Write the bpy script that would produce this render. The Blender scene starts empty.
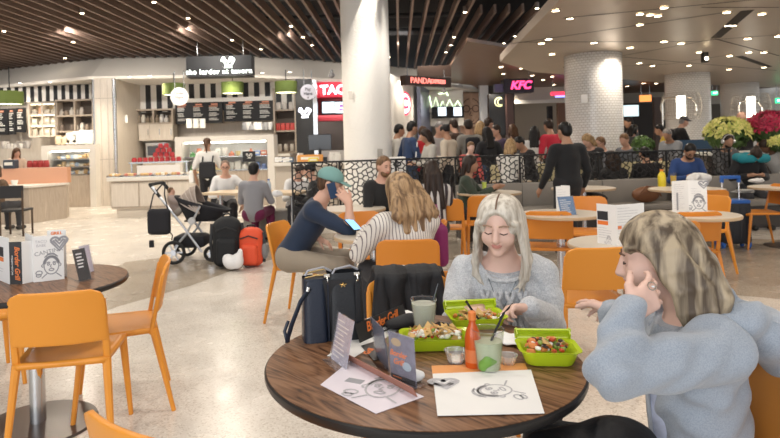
import bpy, bmesh, math, random
import numpy as np
from mathutils import Vector, Matrix, Euler, noise as mnoise
random.seed(7)
PI = math.pi
SC = bpy.context.scene
COL = SC.collection
# ------------------------------------------------------------------ camera
CAM_H = 1.4
FPX = 600.0
CX, CY = 350.0, 147.0
ROLL = math.radians(1.6)
cr, sr = math.cos(ROLL), math.sin(ROLL)
camd = bpy.data.cameras.new('camera')
cam = bpy.data.objects.new('camera', camd)
COL.objects.link(cam)
camd.sensor_width = 36.0
camd.lens = FPX / 780.0 * 36.0
camd.shift_x = (390 - CX) / 780.0
camd.shift_y = (CY - 219) / 780.0
camd.clip_start = 0.05
camd.clip_end = 200
camd.dof.use_dof = True
camd.dof.focus_distance = 2.25
camd.dof.aperture_fstop = 6.0
M3 = Matrix(((cr, sr, 0), (0, 0, -1), (-sr, cr, 0)))   # columns: right, up, back
cam.matrix_world = Matrix.Translation((0, 0, CAM_H)) @ M3.to_4x4()
SC.camera = cam
SC.view_settings.view_transform = 'Standard'
SC.view_settings.look = 'None'
SC.view_settings.gamma = 1
SC.view_settings.use_curve_mapping = False
SC.view_settings.exposure = 0.18
# ------------------------------------------------------------------ world
W = bpy.data.worlds.new('world'); SC.world = W; W.use_nodes = True
bg = W.node_tree.nodes['Background']
bg.inputs[0].default_value = (0.93, 0.96, 1.0, 1)
bg.inputs[1].default_value = 1.0

def area(name, loc, size, power, color=(1, 1, 1), rot=(0, 0, 0), size_y=None, spread=None):
    d = bpy.data.lights.new(name, 'AREA'); d.energy = power; d.color = color
    d.shape = 'RECTANGLE' if size_y else 'SQUARE'; d.size = size
    if size_y: d.size_y = size_y
    if spread: d.spread = spread
    o = bpy.data.objects.new(name, d); o.location = loc; o.rotation_euler = rot
    COL.objects.link(o)
    return o
def spot(name, loc, target, power, color=(1, .9, .78), ang=60, blend=.6, size=.05):
    d = bpy.data.lights.new(name, 'SPOT'); d.energy = power; d.color = color
    d.spot_size = math.radians(ang); d.spot_blend = blend; d.shadow_soft_size = size
    o = bpy.data.objects.new(name, d); o.location = loc
    o.rotation_euler = (Vector(target) - Vector(loc)).to_track_quat('-Z', 'Y').to_euler()
    COL.objects.link(o); return o
# window daylight behind and beside the photographer, lamps of the hall
area('window_light', (-3.0, -4.5, 2.6), 7, 230, (0.92, 0.96, 1.0), (math.radians(72), 0, math.radians(-15)), 3)
def down(x, y, z, power, color=(1, .92, .82), ang=150, size=.10):
    spot('ceiling_lamp', (x, y, z), (x, y, 0), power, color, ang, .5, size)
for (x, y) in [(-1.6, 1.2), (1.0, 1.0), (-.2, 3.4), (-2.9, 3.2), (1.9, 3.0), (-4.9, 5.6), (-2.6, 6.2), (0.3, 6.4)]:
    down(x, y, 4.15, 95)
for (x, y) in [(-7.2, 8.8), (-4.6, 9.6), (-2.0, 9.8), (-9.0, 12.5), (-6.0, 13.2), (-3.0, 13.6)]:
    down(x, y, 4.15, 250, (1, .90, .76))
for (x, y) in [(0.9, 9.6), (2.3, 12.6), (-.2, 13.6), (2.4, 16.6)]:
    down(x, y, 4.15, 120)
for (x, y) in [(3.4, 3.6), (5.6, 4.6), (4.0, 7.6), (7.2, 8.4), (5.2, 11.2), (8.6, 12.4), (11.0, 16.5), (6.4, 14.8)]:
    down(x, y, 3.04, 75, (1, .89, .76))

for (x, y) in [(-9.0, 14.0), (-6.2, 13.4), (-3.6, 13.6), (-1.4, 14.6), (1.4, 16.2), (4.0, 18.5)]:  # added fill spots that brighten the soffit, not fixtures of the hall
    spot('soffit_fill_spot', (x, y, 4.15), (x * 1.12, y + 3.0, 3.7), 250, (1, .94, .86), 100, .8, .08)
# ------------------------------------------------------------------ pixel helpers
def P(px, py, Y):
    u, v = px - CX, py - CY
    return Vector((Y / FPX * (u * cr - v * sr), Y, CAM_H - Y / FPX * (u * sr + v * cr)))
def G(px, py, z=0.0):
    u, v = px - CX, py - CY
    Y = (CAM_H - z) * FPX / (u * sr + v * cr)
    return P(px, py, Y)
def PX(w):
    a = w[0] / w[1] * FPX; b = -(w[2] - CAM_H) / w[1] * FPX
    return (CX + a * cr + b * sr, CY - a * sr + b * cr)
def sx(px, Y): return Y / FPX * (px - CX)

# ------------------------------------------------------------------ materials
_m = {}
def mat(name, col, rough=.5, metal=0, emit=None, es=1, trans=0, alpha=1, spec=.5, coat=0, ior=1.45, var=0, vscale=8,
        bump=0, bscale=60, sheen=0):
    if name in _m: return _m[name]
    m = bpy.data.materials.new(name); m.use_nodes = True
    nt = m.node_tree; b = nt.nodes['Principled BSDF']
    c = (col[0], col[1], col[2], 1)
    b.inputs['Base Color'].default_value = c
    b.inputs['Roughness'].default_value = rough
    b.inputs['Metallic'].default_value = metal
    b.inputs['IOR'].default_value = ior
    b.inputs['Specular IOR Level'].default_value = spec
    b.inputs['Transmission Weight'].default_value = trans
    b.inputs['Alpha'].default_value = alpha
    b.inputs['Coat Weight'].default_value = coat
    b.inputs['Sheen Weight'].default_value = sheen
    if emit:
        b.inputs['Emission Color'].default_value = (*emit, 1)
        b.inputs['Emission Strength'].default_value = es
    if var or bump:
        tc = nt.nodes.new('ShaderNodeTexCoord')
    if var:
        n = nt.nodes.new('ShaderNodeTexNoise'); n.inputs['Scale'].default_value = vscale
        n.inputs['Detail'].default_value = 4
        nt.links.new(tc.outputs['Object'], n.inputs['Vector'])
        r = nt.nodes.new('ShaderNodeMix'); r.data_type = 'RGBA'
        r.inputs[6].default_value = tuple(max(0, x * (1 - var)) for x in col) + (1,)
        r.inputs[7].default_value = tuple(min(1, x * (1 + var)) for x in col) + (1,)
        nt.links.new(n.outputs['Fac'], r.inputs[0]); nt.links.new(r.outputs[2], b.inputs['Base Color'])
    if bump:
        n2 = nt.nodes.new('ShaderNodeTexNoise'); n2.inputs['Scale'].default_value = bscale
        nt.links.new(tc.outputs['Object'], n2.inputs['Vector'])
        bp = nt.nodes.new('ShaderNodeBump'); bp.inputs['Strength'].default_value = bump
        bp.inputs['Distance'].default_value = .01
        nt.links.new(n2.outputs['Fac'], bp.inputs['Height']); nt.links.new(bp.outputs['Normal'], b.inputs['Normal'])
    _m[name] = m
    return m
def ramp(nt, pts):
    r = nt.nodes.new('ShaderNodeValToRGB'); e = r.color_ramp.elements
    while len(e) < len(pts): e.new(.5)
    for i, (p, c) in enumerate(pts): e[i].position = p; e[i].color = (*c, 1)
    return r
def N(nt, t, **k):
    n = nt.nodes.new(t)
    for a, v in k.items():
        if a.startswith('i_'): n.inputs[a[2:]].default_value = v
        else: setattr(n, a, v)
    return n
def wood_mat(name, c1, c2, scale=(1, 8, 1), rough=.4, nscale=3, bump=0.0, coord='Object', dist=1.5):
    if name in _m: return _m[name]
    m = mat(name, c1, rough); nt = m.node_tree; b = nt.nodes['Principled BSDF']
    tc = N(nt, 'ShaderNodeTexCoord'); mp = N(nt, 'ShaderNodeMapping'); mp.inputs['Scale'].default_value = scale
    nt.links.new(tc.outputs[coord], mp.inputs[0])
    n = N(nt, 'ShaderNodeTexNoise'); n.inputs['Scale'].default_value = nscale; n.inputs['Detail'].default_value = 6
    n.inputs['Distortion'].default_value = dist
    nt.links.new(mp.outputs[0], n.inputs['Vector'])
    r = ramp(nt, [(.3, c1), (.48, tuple((a + b_) / 2 for a, b_ in zip(c1, c2))), (.55, c1), (.72, c2)])
    nt.links.new(n.outputs['Fac'], r.inputs[0]); nt.links.new(r.outputs[0], b.inputs['Base Color'])
    return m
# ------------------------------------------------------------------ mesh builder
class MB:
    def __init__(s): s.bm = bmesh.new()
    def box(s, c, size, rz=0, bevel=0, R=None, mi=0):
        r = bmesh.ops.create_cube(s.bm, size=1.0); vs = r['verts']
        Mx = Matrix.Translation(c) @ (R.to_4x4() if R else Matrix.Rotation(rz, 4, 'Z')) @ Matrix.Diagonal((*size, 1))
        bmesh.ops.transform(s.bm, matrix=Mx, verts=vs)
        fs = set(f for v in vs for f in v.link_faces)
        for f in fs: f.material_index = mi
        if bevel:
            es = list(set(e for v in vs for e in v.link_edges))
            bmesh.ops.bevel(s.bm, geom=es, offset=bevel, segments=2, affect='EDGES', profile=.5)
        return s
    def cyl(s, a, b, r1, r2=None, seg=20, caps=True, mi=0):
        a, b = Vector(a), Vector(b); r2 = r1 if r2 is None else r2
        d = (b - a); L = d.length
        q = d.to_track_quat('Z', 'Y').to_matrix().to_4x4()
        n0 = len(s.bm.faces)
        r = bmesh.ops.create_cone(s.bm, cap_ends=caps, segments=seg, radius1=r1, radius2=r2, depth=L,
                                  matrix=Matrix.Translation((a + b) / 2) @ q)
        for v in r['verts']:
            for f in v.link_faces: f.material_index = mi
        return s
    def tube(s, pts, r, seg=8, closed=False, mi=0, radii=None, cap=True):
        pts = [Vector(p) for p in pts]; n = len(pts); rings = []
        up = None
        for i, p in enumerate(pts):
            if closed: t = pts[(i + 1) % n] - pts[i - 1]
            else: t = pts[min(i + 1, n - 1)] - pts[max(i - 1, 0)]
            t = t.normalized() if t.length > 1e-9 else Vector((0, 0, 1))
            if up is None:
                up = Vector((0, 0, 1)) if abs(t.z) < .9 else Vector((1, 0, 0))
            x = up - t * up.dot(t)
            if x.length < 1e-4:
                x = Vector((1, 0, 0)) - t * t.x
            x.normalize(); up = x; y = t.cross(x)
            rr = radii[i] if radii else r
            if isinstance(rr, tuple): ra, rb = rr
            else: ra = rb = rr
            rings.append([s.bm.verts.new(p + x * math.cos(2 * PI * k / seg) * ra + y * math.sin(2 * PI * k / seg) * rb) for k in range(seg)])
        m = n if closed else n - 1
        for i in range(m):
            A, B = rings[i], rings[(i + 1) % n]
            for k in range(seg):
                f = s.bm.faces.new((A[k], A[(k + 1) % seg], B[(k + 1) % seg], B[k])); f.material_index = mi
        if not closed and cap:
            f = s.bm.faces.new(rings[0][::-1]); f.material_index = mi
            f = s.bm.faces.new(rings[-1]); f.material_index = mi
        return s
    def lathe(s, prof, c=(0, 0, 0), seg=24, mi=0, caps=True, sq=None):
        c = Vector(c); rings = []
        for r, z in prof:
            ring = []
            for k in range(seg):
                a = 2 * PI * k / seg
                ring.append(s.bm.verts.new(c + Vector((r * math.cos(a), r * math.sin(a), z))))
            rings.append(ring)
        for A, B in zip(rings, rings[1:]):
            for k in range(seg):
                f = s.bm.faces.new((A[k], A[(k + 1) % seg], B[(k + 1) % seg], B[k])); f.material_index = mi
        if caps:
            for rg, rev in ((rings[0], True), (rings[-1], False)):
                f = s.bm.faces.new(rg[::-1] if rev else rg); f.material_index = mi
        return s
    def prism(s, poly, z0, z1, mi=0):
        a = [s.bm.verts.new((x, y, z0)) for x, y in poly]; b = [s.bm.verts.new((x, y, z1)) for x, y in poly]
        n = len(poly)
        s.bm.faces.new(a[::-1]).material_index = mi; s.bm.faces.new(b).material_index = mi
        for i in range(n):
            s.bm.faces.new((a[i], a[(i + 1) % n], b[(i + 1) % n], b[i])).material_index = mi
        return s
    def quad(s, a, b, c, d, mi=0):
        f = s.bm.faces.new([s.bm.verts.new(Vector(p)) for p in (a, b, c, d)]); f.material_index = mi; return s
    def grid(s, fn, nu, nv, mi=0, wrap=False):
        V = [[s.bm.verts.new(fn(i / nu, j / nv)) for j in range(nv + 1)] for i in range(nu + (0 if wrap else 1))]
        L = len(V)
        for i in range(nu):
            for j in range(nv):
                f = s.bm.faces.new((V[i][j], V[(i + 1) % L][j], V[(i + 1) % L][j + 1], V[i][j + 1])); f.material_index = mi
        return s
    def xf(s, M):
        bmesh.ops.transform(s.bm, matrix=M, verts=s.bm.verts); return s
    def build(s, name, mats, parent=None, smooth=False, loc=None, rz=0, fix=True):
        if fix: bmesh.ops.recalc_face_normals(s.bm, faces=s.bm.faces)
        me = bpy.data.meshes.new(name); s.bm.to_mesh(me); s.bm.free()
        if not isinstance(mats, (list, tuple)): mats = [mats]
        for m in mats: me.materials.append(m)
        o = bpy.data.objects.new(name, me); COL.objects.link(o)
        if parent: o.parent = parent
        if loc is not None: o.location = loc
        if rz: o.rotation_euler.z = rz
        if smooth: smooth_obj(o)
        return o
def smooth_obj(o, ang=40):
    me = o.data
    me.polygons.foreach_set('use_smooth', [True] * len(me.polygons))
    try: me.set_sharp_from_angle(angle=math.radians(ang))
    except Exception: pass
def mod_bevel(o, w, seg=2):
    m = o.modifiers.new('bevel', 'BEVEL'); m.width = w; m.segments = seg; m.limit_method = 'ANGLE'; return o
def thicken(o, t, off=0):
    m = o.modifiers.new('solid', 'SOLIDIFY'); m.thickness = t; m.offset = off; return o
def tag(o, label, cat=None, group=None, kind=None):
    if label: o['label'] = label
    if cat: o['category'] = cat
    if group: o['group'] = group
    if kind: o['kind'] = kind
    return o
def struct(o):
    o['kind'] = 'structure'; return o
def thing(name, label, cat, loc=(0, 0, 0), rz=0, group=None):
    o = bpy.data.objects.new(name, None); COL.objects.link(o)
    o.location = loc; o.rotation_euler = (0, 0, rz); o.empty_display_size = .1
    return tag(o, label, cat, group)
CH = {}
def copy_tree(o, parent=None, kids=None):
    c = o.copy(); COL.objects.link(c); c.parent = parent
    for ch in [x for x in bpy.data.objects if x.parent == o]:
        copy_tree(ch, c)
    return c
def text_mesh(txt, size, name, m, parent=None, M=None, ext=.002, align='CENTER', shear=0, bold=0, spacing=1.0):
    cu = bpy.data.curves.new('t', 'FONT'); cu.body = txt; cu.size = size; cu.extrude = ext
    cu.align_x = align; cu.align_y = 'CENTER'; cu.shear = shear; cu.offset = bold; cu.space_character = spacing
    cu.resolution_u = 3
    t = bpy.data.objects.new('t', cu); COL.objects.link(t)
    dg = bpy.context.evaluated_depsgraph_get(); dg.update()
    me = bpy.data.meshes.new_from_object(t.evaluated_get(dg))
    bpy.data.objects.remove(t); bpy.data.curves.remove(cu)
    me.materials.clear(); me.materials.append(m)
    if M is not None: me.transform(M)
    if name is None: return me
    o = bpy.data.objects.new(name, me); COL.objects.link(o)
    if parent: o.parent = parent
    return o
def frame(o, x, up=(0, 0, 1)):
    """matrix with origin o, local x along x, local y along up"""
    x = Vector(x).normalized(); u = Vector(up); z = x.cross(u).normalized(); y = z.cross(x)
    M = Matrix.Identity(4)
    for i in range(3): M[i][0] = x[i]; M[i][1] = y[i]; M[i][2] = z[i]; M[i][3] = Vector(o)[i]
    return M
def strokes(lines, w, M, name, m, parent=None, h=.0006, z=0):
    """ink lines drawn on a printed card: each polyline becomes a thin ribbon in the plane of M"""
    b = MB()
    for ln in lines:
        ln = [Vector((p[0], p[1], 0)) for p in ln]; ww = w
        L, R_ = [], []
        for i, p in enumerate(ln):
            t = (ln[min(i + 1, len(ln) - 1)] - ln[max(i - 1, 0)])
            if t.length < 1e-9: t = Vector((1, 0, 0))
            t.normalize(); n = Vector((-t.y, t.x, 0)) * ww / 2
            L.append(b.bm.verts.new(M @ (p + n + Vector((0, 0, z + h))))); R_.append(b.bm.verts.new(M @ (p - n + Vector((0, 0, z + h)))))
        for i in range(len(ln) - 1):
            b.bm.faces.new((L[i], R_[i], R_[i + 1], L[i + 1]))
    return b.build(name, m, parent, fix=False)
# ------------------------------------------------------------------ distance-field modelling
def _ell(p, c, r, R):
    q = p - np.array(c)
    if R is not None: q = q @ np.array(R)          # rows of q times R -> R^T q
    r = np.array(r)
    k0 = np.sqrt(((q / r) ** 2).sum(-1)); k1 = np.sqrt(((q / (r * r)) ** 2).sum(-1)) + 1e-9
    return k0 * (k0 - 1) / k1
def _cap(p, a, b, ra, rb):
    a = np.array(a); b = np.array(b); ba = b - a; L = (ba ** 2).sum() + 1e-12
    t = np.clip(((p - a) @ ba) / L, 0, 1)
    return np.sqrt(((p - a - t[..., None] * ba) ** 2).sum(-1)) - (ra + (rb - ra) * t)
def _box(p, c, r, R, rd):
    q = p - np.array(c)
    if R is not None: q = q @ np.array(R)
    q = np.abs(q) - np.array(r) + rd
    return np.sqrt((np.maximum(q, 0) ** 2).sum(-1)) + np.minimum(q.max(-1), 0) - rd
def cap(a, b, ra, rb=None, k=None): return ('c', tuple(a), tuple(b), ra, ra if rb is None else rb, k)
def ell(c, r, R=None, k=None): return ('e', tuple(c), (r, r, r) if isinstance(r, (int, float)) else tuple(r), R, k)
def rbox(c, r, R=None, rd=.01, k=None): return ('b', tuple(c), tuple(r), R, rd, k)
def chain(pts, rad, k=None):
    pts = [Vector(p) for p in pts]; n = len(pts)
    rs = rad if isinstance(rad, (list, tuple)) else [rad] * n
    return [cap(pts[i], pts[i + 1], rs[i], rs[i + 1], k) for i in range(n - 1)]
def _bb(p, inf):
    if p[0] == 'c':
        a, b = np.array(p[1]), np.array(p[2]); r = max(p[3], p[4]) + inf
        return np.minimum(a, b) - r, np.maximum(a, b) + r
    if p[0] == 'e':
        r = max(p[2]) if p[3] is not None else None
        rr = np.array([r] * 3 if r else p[2]) + inf
        return np.array(p[1]) - rr, np.array(p[1]) + rr
    r = np.linalg.norm(p[2]) if p[3] is not None else None
    rr = np.array([r] * 3 if r else p[2]) + inf
    return np.array(p[1]) - rr, np.array(p[1]) + rr
def _ev(p, X):
    if p[0] == 'c': return _cap(X, p[1], p[2], p[3], p[4])
    if p[0] == 'e': return _ell(X, p[1], p[2], p[3])
    return _box(X, p[1], p[2], p[3], p[4])
def sdf_mesh(prims, h, k=.02, subs=(), infl=0.0, clip=None, fn=None, sk=.008):
    lo = np.min([_bb(p, infl)[0] for p in prims], 0) - 3 * h
    hi = np.max([_bb(p, infl)[1] for p in prims], 0) + 3 * h
    n = np.ceil((hi - lo) / h).astype(int) + 1
    big = .2
    A = np.full(n, big, dtype=np.float32)
    ax = [lo[i] + h * np.arange(n[i]) for i in range(3)]
    def sub(p, mg):
        b0, b1 = _bb(p, infl + mg)
        i0 = np.clip(np.floor((b0 - lo) / h).astype(int), 0, n - 1); i1 = np.clip(np.ceil((b1 - lo) / h).astype(int) + 1, 1, n)
        if (i1 <= i0).any(): return None, None
        sl = tuple(slice(i0[j], i1[j]) for j in range(3))
        X = np.stack(np.meshgrid(*[ax[j][sl[j]] for j in range(3)], indexing='ij'), -1)
        return sl, X
    for p in prims:
        kk = p[-1] if p[-1] is not None else k
        sl, X = sub(p, max(kk, 2 * h) + h)
        if sl is None: continue
        d = _ev(p, X) - infl
        a = A[sl]
        hh = np.maximum(kk - np.abs(a - d), 0) / max(kk, 1e-6)
        A[sl] = np.minimum(a, d) - hh * hh * kk * .25
    for p in subs:
        kk = p[-1] if p[-1] is not None else sk
        sl, X = sub(p, max(kk, 2 * h) + h)
        if sl is None: continue
        d = -_ev(p, X); a = A[sl]
        hh = np.maximum(kk - np.abs(a - d), 0) / max(kk, 1e-6)
        A[sl] = np.maximum(a, d) + hh * hh * kk * .25
    if fn is not None or clip is not None:
        X = np.stack(np.meshgrid(*ax, indexing='ij'), -1)
        if fn is not None:
            A = A + fn(X) * (np.abs(A) < .05)
        if clip is not None:
            A = np.maximum(A, clip(X))
    A[0] = A[-1] = big; A[:, 0] = A[:, -1] = big; A[:, :, 0] = A[:, :, -1] = big
    S = A < 0
    # surface nets
    nx, ny, nz = [m - 1 for m in A.shape]
    cs = np.zeros((nx, ny, nz), dtype=np.int8)
    for dx in (0, 1):
        for dy in (0, 1):
            for dz in (0, 1): cs += S[dx:dx + nx, dy:dy + ny, dz:dz + nz]
    act = (cs > 0) & (cs < 8)
    idx = np.full(act.shape, -1, dtype=np.int64)
    I, J, K = np.nonzero(act); m = len(I)
    idx[I, J, K] = np.arange(m)
    pos = np.zeros((m, 3)); cnt = np.zeros(m)
    corners = [(a, b, c) for a in (0, 1) for b in (0, 1) for c in (0, 1)]
    for a in corners:
        for axn in range(3):
            if a[axn]: continue
            b = list(a); b[axn] = 1
            va = A[I + a[0], J + a[1], K + a[2]]; vb = A[I + b[0], J + b[1], K + b[2]]
            cr_ = (va < 0) != (vb < 0)
            t = np.where(cr_, va / np.where(cr_, va - vb, 1), 0)
            pt = np.tile(np.array(a, float), (m, 1)); pt[:, axn] += t
            pos[cr_] += pt[cr_]; cnt[cr_] += 1
    pos /= cnt[:, None]
    V = lo + h * (np.stack([I, J, K], 1) + pos)
    F = []
    for axn in range(3):
        sA = [slice(0, s_) for s_ in S.shape]; sB = list(sA)
        sA[axn] = slice(0, S.shape[axn] - 1); sB[axn] = slice(1, S.shape[axn])
        e = S[tuple(sA)] != S[tuple(sB)]
        i, j, k_ = np.nonzero(e)
        flip = S[i, j, k_]
        o1, o2 = [(1, 2), (2, 0), (0, 1)][axn]
        base = np.stack([i, j, k_], 1)
        def cell(d1, d2):
            c = base.copy(); c[:, o1] -= d1; c[:, o2] -= d2
            return idx[c[:, 0], c[:, 1], c[:, 2]]
        q = np.stack([cell(1, 1), cell(0, 1), cell(0, 0), cell(1, 0)], 1)
        q[~flip] = q[~flip][:, ::-1]
        F.append(q)
    F = np.concatenate(F)
    return V, F
def np_obj(name, V, F, mats, parent=None, smooth=True, relax=1, matfn=None):
    if relax:
        e = np.concatenate([F[:, [0, 1]], F[:, [1, 2]], F[:, [2, 3]], F[:, [3, 0]]])
        for _ in range(relax):
            acc = np.zeros_like(V); c = np.zeros(len(V))
            np.add.at(acc, e[:, 0], V[e[:, 1]]); np.add.at(c, e[:, 0], 1)
            np.add.at(acc, e[:, 1], V[e[:, 0]]); np.add.at(c, e[:, 1], 1)
            V = V * .5 + acc / c[:, None] * .5
    me = bpy.data.meshes.new(name)
    me.vertices.add(len(V)); me.vertices.foreach_set('co', V.astype(np.float32).ravel())
    me.loops.add(len(F) * 4); me.loops.foreach_set('vertex_index', F.astype(np.int32).ravel())
    me.polygons.add(len(F)); me.polygons.foreach_set('loop_start', np.arange(0, len(F) * 4, 4, dtype=np.int32))
    me.polygons.foreach_set('loop_total', np.full(len(F), 4, dtype=np.int32))
    me.polygons.foreach_set('use_smooth', np.full(len(F), smooth))
    if not isinstance(mats, (list, tuple)): mats = [mats]
    for m in mats: me.materials.append(m)
    if matfn is not None:
        ctr = V[F].mean(1); me.polygons.foreach_set('material_index', matfn(ctr).astype(np.int32))
    me.update(calc_edges=True); me.validate()
    o = bpy.data.objects.new(name, me); COL.objects.link(o)
    if parent: o.parent = parent
    return o
def sdf_obj(name, prims, h, mats, parent=None, matfn=None, relax=1, **kw):
    V, F = sdf_mesh(prims, h, **kw)
    return np_obj(name, V, F, mats, parent, True, relax, matfn)
# =================================================================== STRUCTURE
def terrazzo(name, base, dark, light):
    m = mat(name, base, .16, spec=.5); nt = m.node_tree; b = nt.nodes['Principled BSDF']
    tc = N(nt, 'ShaderNodeTexCoord')
    v = N(nt, 'ShaderNodeTexVoronoi'); v.inputs['Scale'].default_value = 110
    n = N(nt, 'ShaderNodeTexNoise'); n.inputs['Scale'].default_value = .9; n.inputs['Detail'].default_value = 3
    nt.links.new(tc.outputs['Object'], v.inputs['Vector']); nt.links.new(tc.outputs['Object'], n.inputs['Vector'])
    sp = N(nt, 'ShaderNodeSeparateColor'); nt.links.new(v.outputs['Color'], sp.inputs[0])
    r = ramp(nt, [(0, dark), (.12, dark), (.2, base), (.78, base), (.9, light), (1, light)])
    nt.links.new(sp.outputs[0], r.inputs[0])
    r2 = ramp(nt, [(.3, (.86, .86, .86)), (.7, (1.06, 1.05, 1.03))]); nt.links.new(n.outputs['Fac'], r2.inputs[0])
    mx = N(nt, 'ShaderNodeMix'); mx.data_type = 'RGBA'; mx.blend_type = 'MULTIPLY'; mx.inputs[0].default_value = 1
    nt.links.new(r.outputs[0], mx.inputs[6]); nt.links.new(r2.outputs[0], mx.inputs[7])
    nt.links.new(mx.outputs[2], b.inputs['Base Color'])
    n3 = N(nt, 'ShaderNodeTexNoise'); n3.inputs['Scale'].default_value = 3
    nt.links.new(tc.outputs['Object'], n3.inputs['Vector'])
    r3 = ramp(nt, [(.3, (.17,) * 3), (.7, (.30,) * 3)]); nt.links.new(n3.outputs['Fac'], r3.inputs[0]); nt.links.new(r3.outputs[0], b.inputs['Roughness'])
    return m
FL = terrazzo('floor_terrazzo', (.70, .65, .585), (.56, .50, .43), (.78, .735, .67))
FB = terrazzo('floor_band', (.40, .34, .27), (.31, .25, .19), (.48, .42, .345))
b = MB(); b.quad((-22, -6, 0), (22, -6, 0), (22, 40, 0), (-22, 40, 0)); struct(b.build('floor', FL))
def curve_band(pts, z, name, m):
    b = MB(); b.bm.faces.new([b.bm.verts.new((x, y, z)) for x, y in pts]); return struct(b.build(name, m))
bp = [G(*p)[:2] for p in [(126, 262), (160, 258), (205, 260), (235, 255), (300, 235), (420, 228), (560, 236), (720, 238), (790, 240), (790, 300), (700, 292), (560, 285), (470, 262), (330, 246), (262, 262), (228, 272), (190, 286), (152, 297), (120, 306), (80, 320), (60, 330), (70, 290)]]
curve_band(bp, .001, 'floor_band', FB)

FIN = wood_mat('ceiling_fin_wood', (.17, .115, .09), (.26, .18, .145), (6, .3, 6), .5)
PLEN = mat('plenum_black', (.012, .011, .011), .9)
SOF = mat('soffit_plaster', (.84, .78, .70), .7, bump=.05)
SOF2 = mat('soffit_underside', (.82, .80, .76), .6)
METC = mat('ceiling_metal_panel', (.60, .51, .42), .38, .35, var=.06, vscale=2)
SEAM = mat('ceiling_seam', (.05, .04, .035), .7)
BRC = wood_mat('ceiling_brown_wood', (.13, .075, .05), (.22, .13, .085), (.4, 5, 1), .4)
LAMP = mat('downlight_glow', (1, .9, .7), .5, emit=(1, .82, .55), es=14)
LAMPW = mat('downlight_white', (1, .97, .9), .5, emit=(1, .95, .85), es=9)
CAN = mat('lamp_can', (.25, .2, .17), .5, .3)
# soffit line in plan (X, Y)
SP = [(-20, 24), (-14, 19.6), (-10.2, 17.6), (-7.0, 16.2), (-3.0, 16.6), (-1.4, 17.6), (3.3, 21.4), (8.3, 27.0), (14, 36)]
def soffY(x):
    for (a, b_), (c, d) in zip(SP, SP[1:]):
        if a <= x <= c: return b_ + (d - b_) * (x - a) / (c - a)
    return 20
b = MB()
for (x0, y0), (x1, y1) in zip(SP, SP[1:]):
    b.quad((x0, y0, 3.42), (x1, y1, 3.42), (x1 * 1.02, y1 + 1.5, 4.24), (x0 * 1.02, y0 + 1.5, 4.24), 0)
    b.quad((x0, y0, 3.42), (x0, y0 + 5, 3.5), (x1, y1 + 5, 3.5), (x1, y1, 3.42), 1)
    b.quad((x0, y0, 3.42), (x1, y1, 3.42), (x1, y1, 3.50), (x0, y0, 3.50), 0)
struct(b.build('ceiling_soffit', [SOF, SOF2]))
b = MB(); b.quad((-22, -3, 5.0), (6.5, -3, 5.0), (6.5, 30, 5.0), (-22, 30, 5.0)); struct(b.build('ceiling_plenum', PLEN))
# metal edge in plan
def edgeX(y):
    pts = [(-3, 1.9), (7.2, 2.57), (12.6, 3.2), (14.6, 4.5), (18.5, 9.8), (24, 20)]
    for (a, c), (d, e) in zip(pts, pts[1:]):
        if a <= y <= d: return c + (e - c) * (y - a) / (d - a)
    return 20
b = MB(); k = 0
dirx = math.tan(math.radians(4.7))
x = -17.0
while x < 4.2:
    # fin line: X = x + dirx*(Y-8)
    pts = []
    Y = .4
    y0, y1 = .4, None
    yy = .4
    while yy < 30:
        X = x + dirx * (yy - 8)
        if yy >= soffY(X) + 1.45: break
        if yy < 13.2 and X > edgeX(yy) - .12: break
        yy += .1
    y1 = yy
    if x > 2.3:   # fins that start beyond the metal edge
        y0 = 12.9
        if y1 < 13: y1 = 22
    a = Vector((x + dirx * (y0 - 8), y0, 4.29)); c = Vector((x + dirx * (y1 - 8), y1, 4.29))
    if y1 - y0 > .5:
        ang = math.atan2(c.x - a.x, c.y - a.y)
        b.box((a + c) / 2, (.05, (c - a).length, .19), -ang)
    x += .30
struct(b.build('ceiling_fins', FIN))
# services above fins
b = MB()
for i in range(7):
    y = 4 + i * 2.1
    b.cyl((-14, y, 4.62), (3, y + .4, 4.62), .06 if i % 2 else .1, seg=8)
struct(b.build('ceiling_ducts', mat('duct_dark', (.05, .05, .055), .6)))
# metal panelled ceiling
mp = [(edgeX(y), y) for y in (-3, 2, 7.2, 10, 12.6, 13.4, 14.6, 16.5, 18.5, 21, 24)]
poly = mp + [(22, 24), (22, -3)]
b = MB(); b.prism(poly, 3.1, 3.25); struct(b.build('ceiling_metal', METC))
b = MB()
def seam(p, q, w=.035, z=3.097):
    a, c = G(*p, 3.1), G(*q, 3.1); d = (c - a).normalized(); n = Vector((-d.y, d.x, 0)) * w / 2
    b.quad((a + n).to_tuple()[:2] + (z,), (c + n).to_tuple()[:2] + (z,), (c - n).to_tuple()[:2] + (z,), (a - n).to_tuple()[:2] + (z,))
def z3(x, y): return (500 + x / 2.786, y / 2.786)
for p, q in [((175, 50), (775, -8)), ((30, 122), (640, 32)), ((20, 117), (560, 115)), ((340, 155), (600, 108)), ((560, 113), (778, 96)), ((600, 108), (778, 155)), ((190, 190), (470, 178)), ((340, 158), (770, 196)), ((560, 20), (778, 20)), ((470, 178), (640, 152))]:
    seam(z3(*p), z3(*q))
seam(z3(600, 106), z3(690, 28), .16); seam(z3(665, 156), z3(750, 186), .14)
struct(b.build('ceiling_seams', SEAM))
# brown wood ceiling beyond it, with dark void and beams on the right
b = MB(); b.prism([(2.6, 13.0), (4.6, 14.8), (9.9, 18.8), (20, 24.3), (22, 24.3), (22, 42), (14, 42), (8.6, 27.5), (3.6, 21.6), (3.0, 18)], 3.62, 3.7); struct(b.build('ceiling_brown', BRC))
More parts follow.
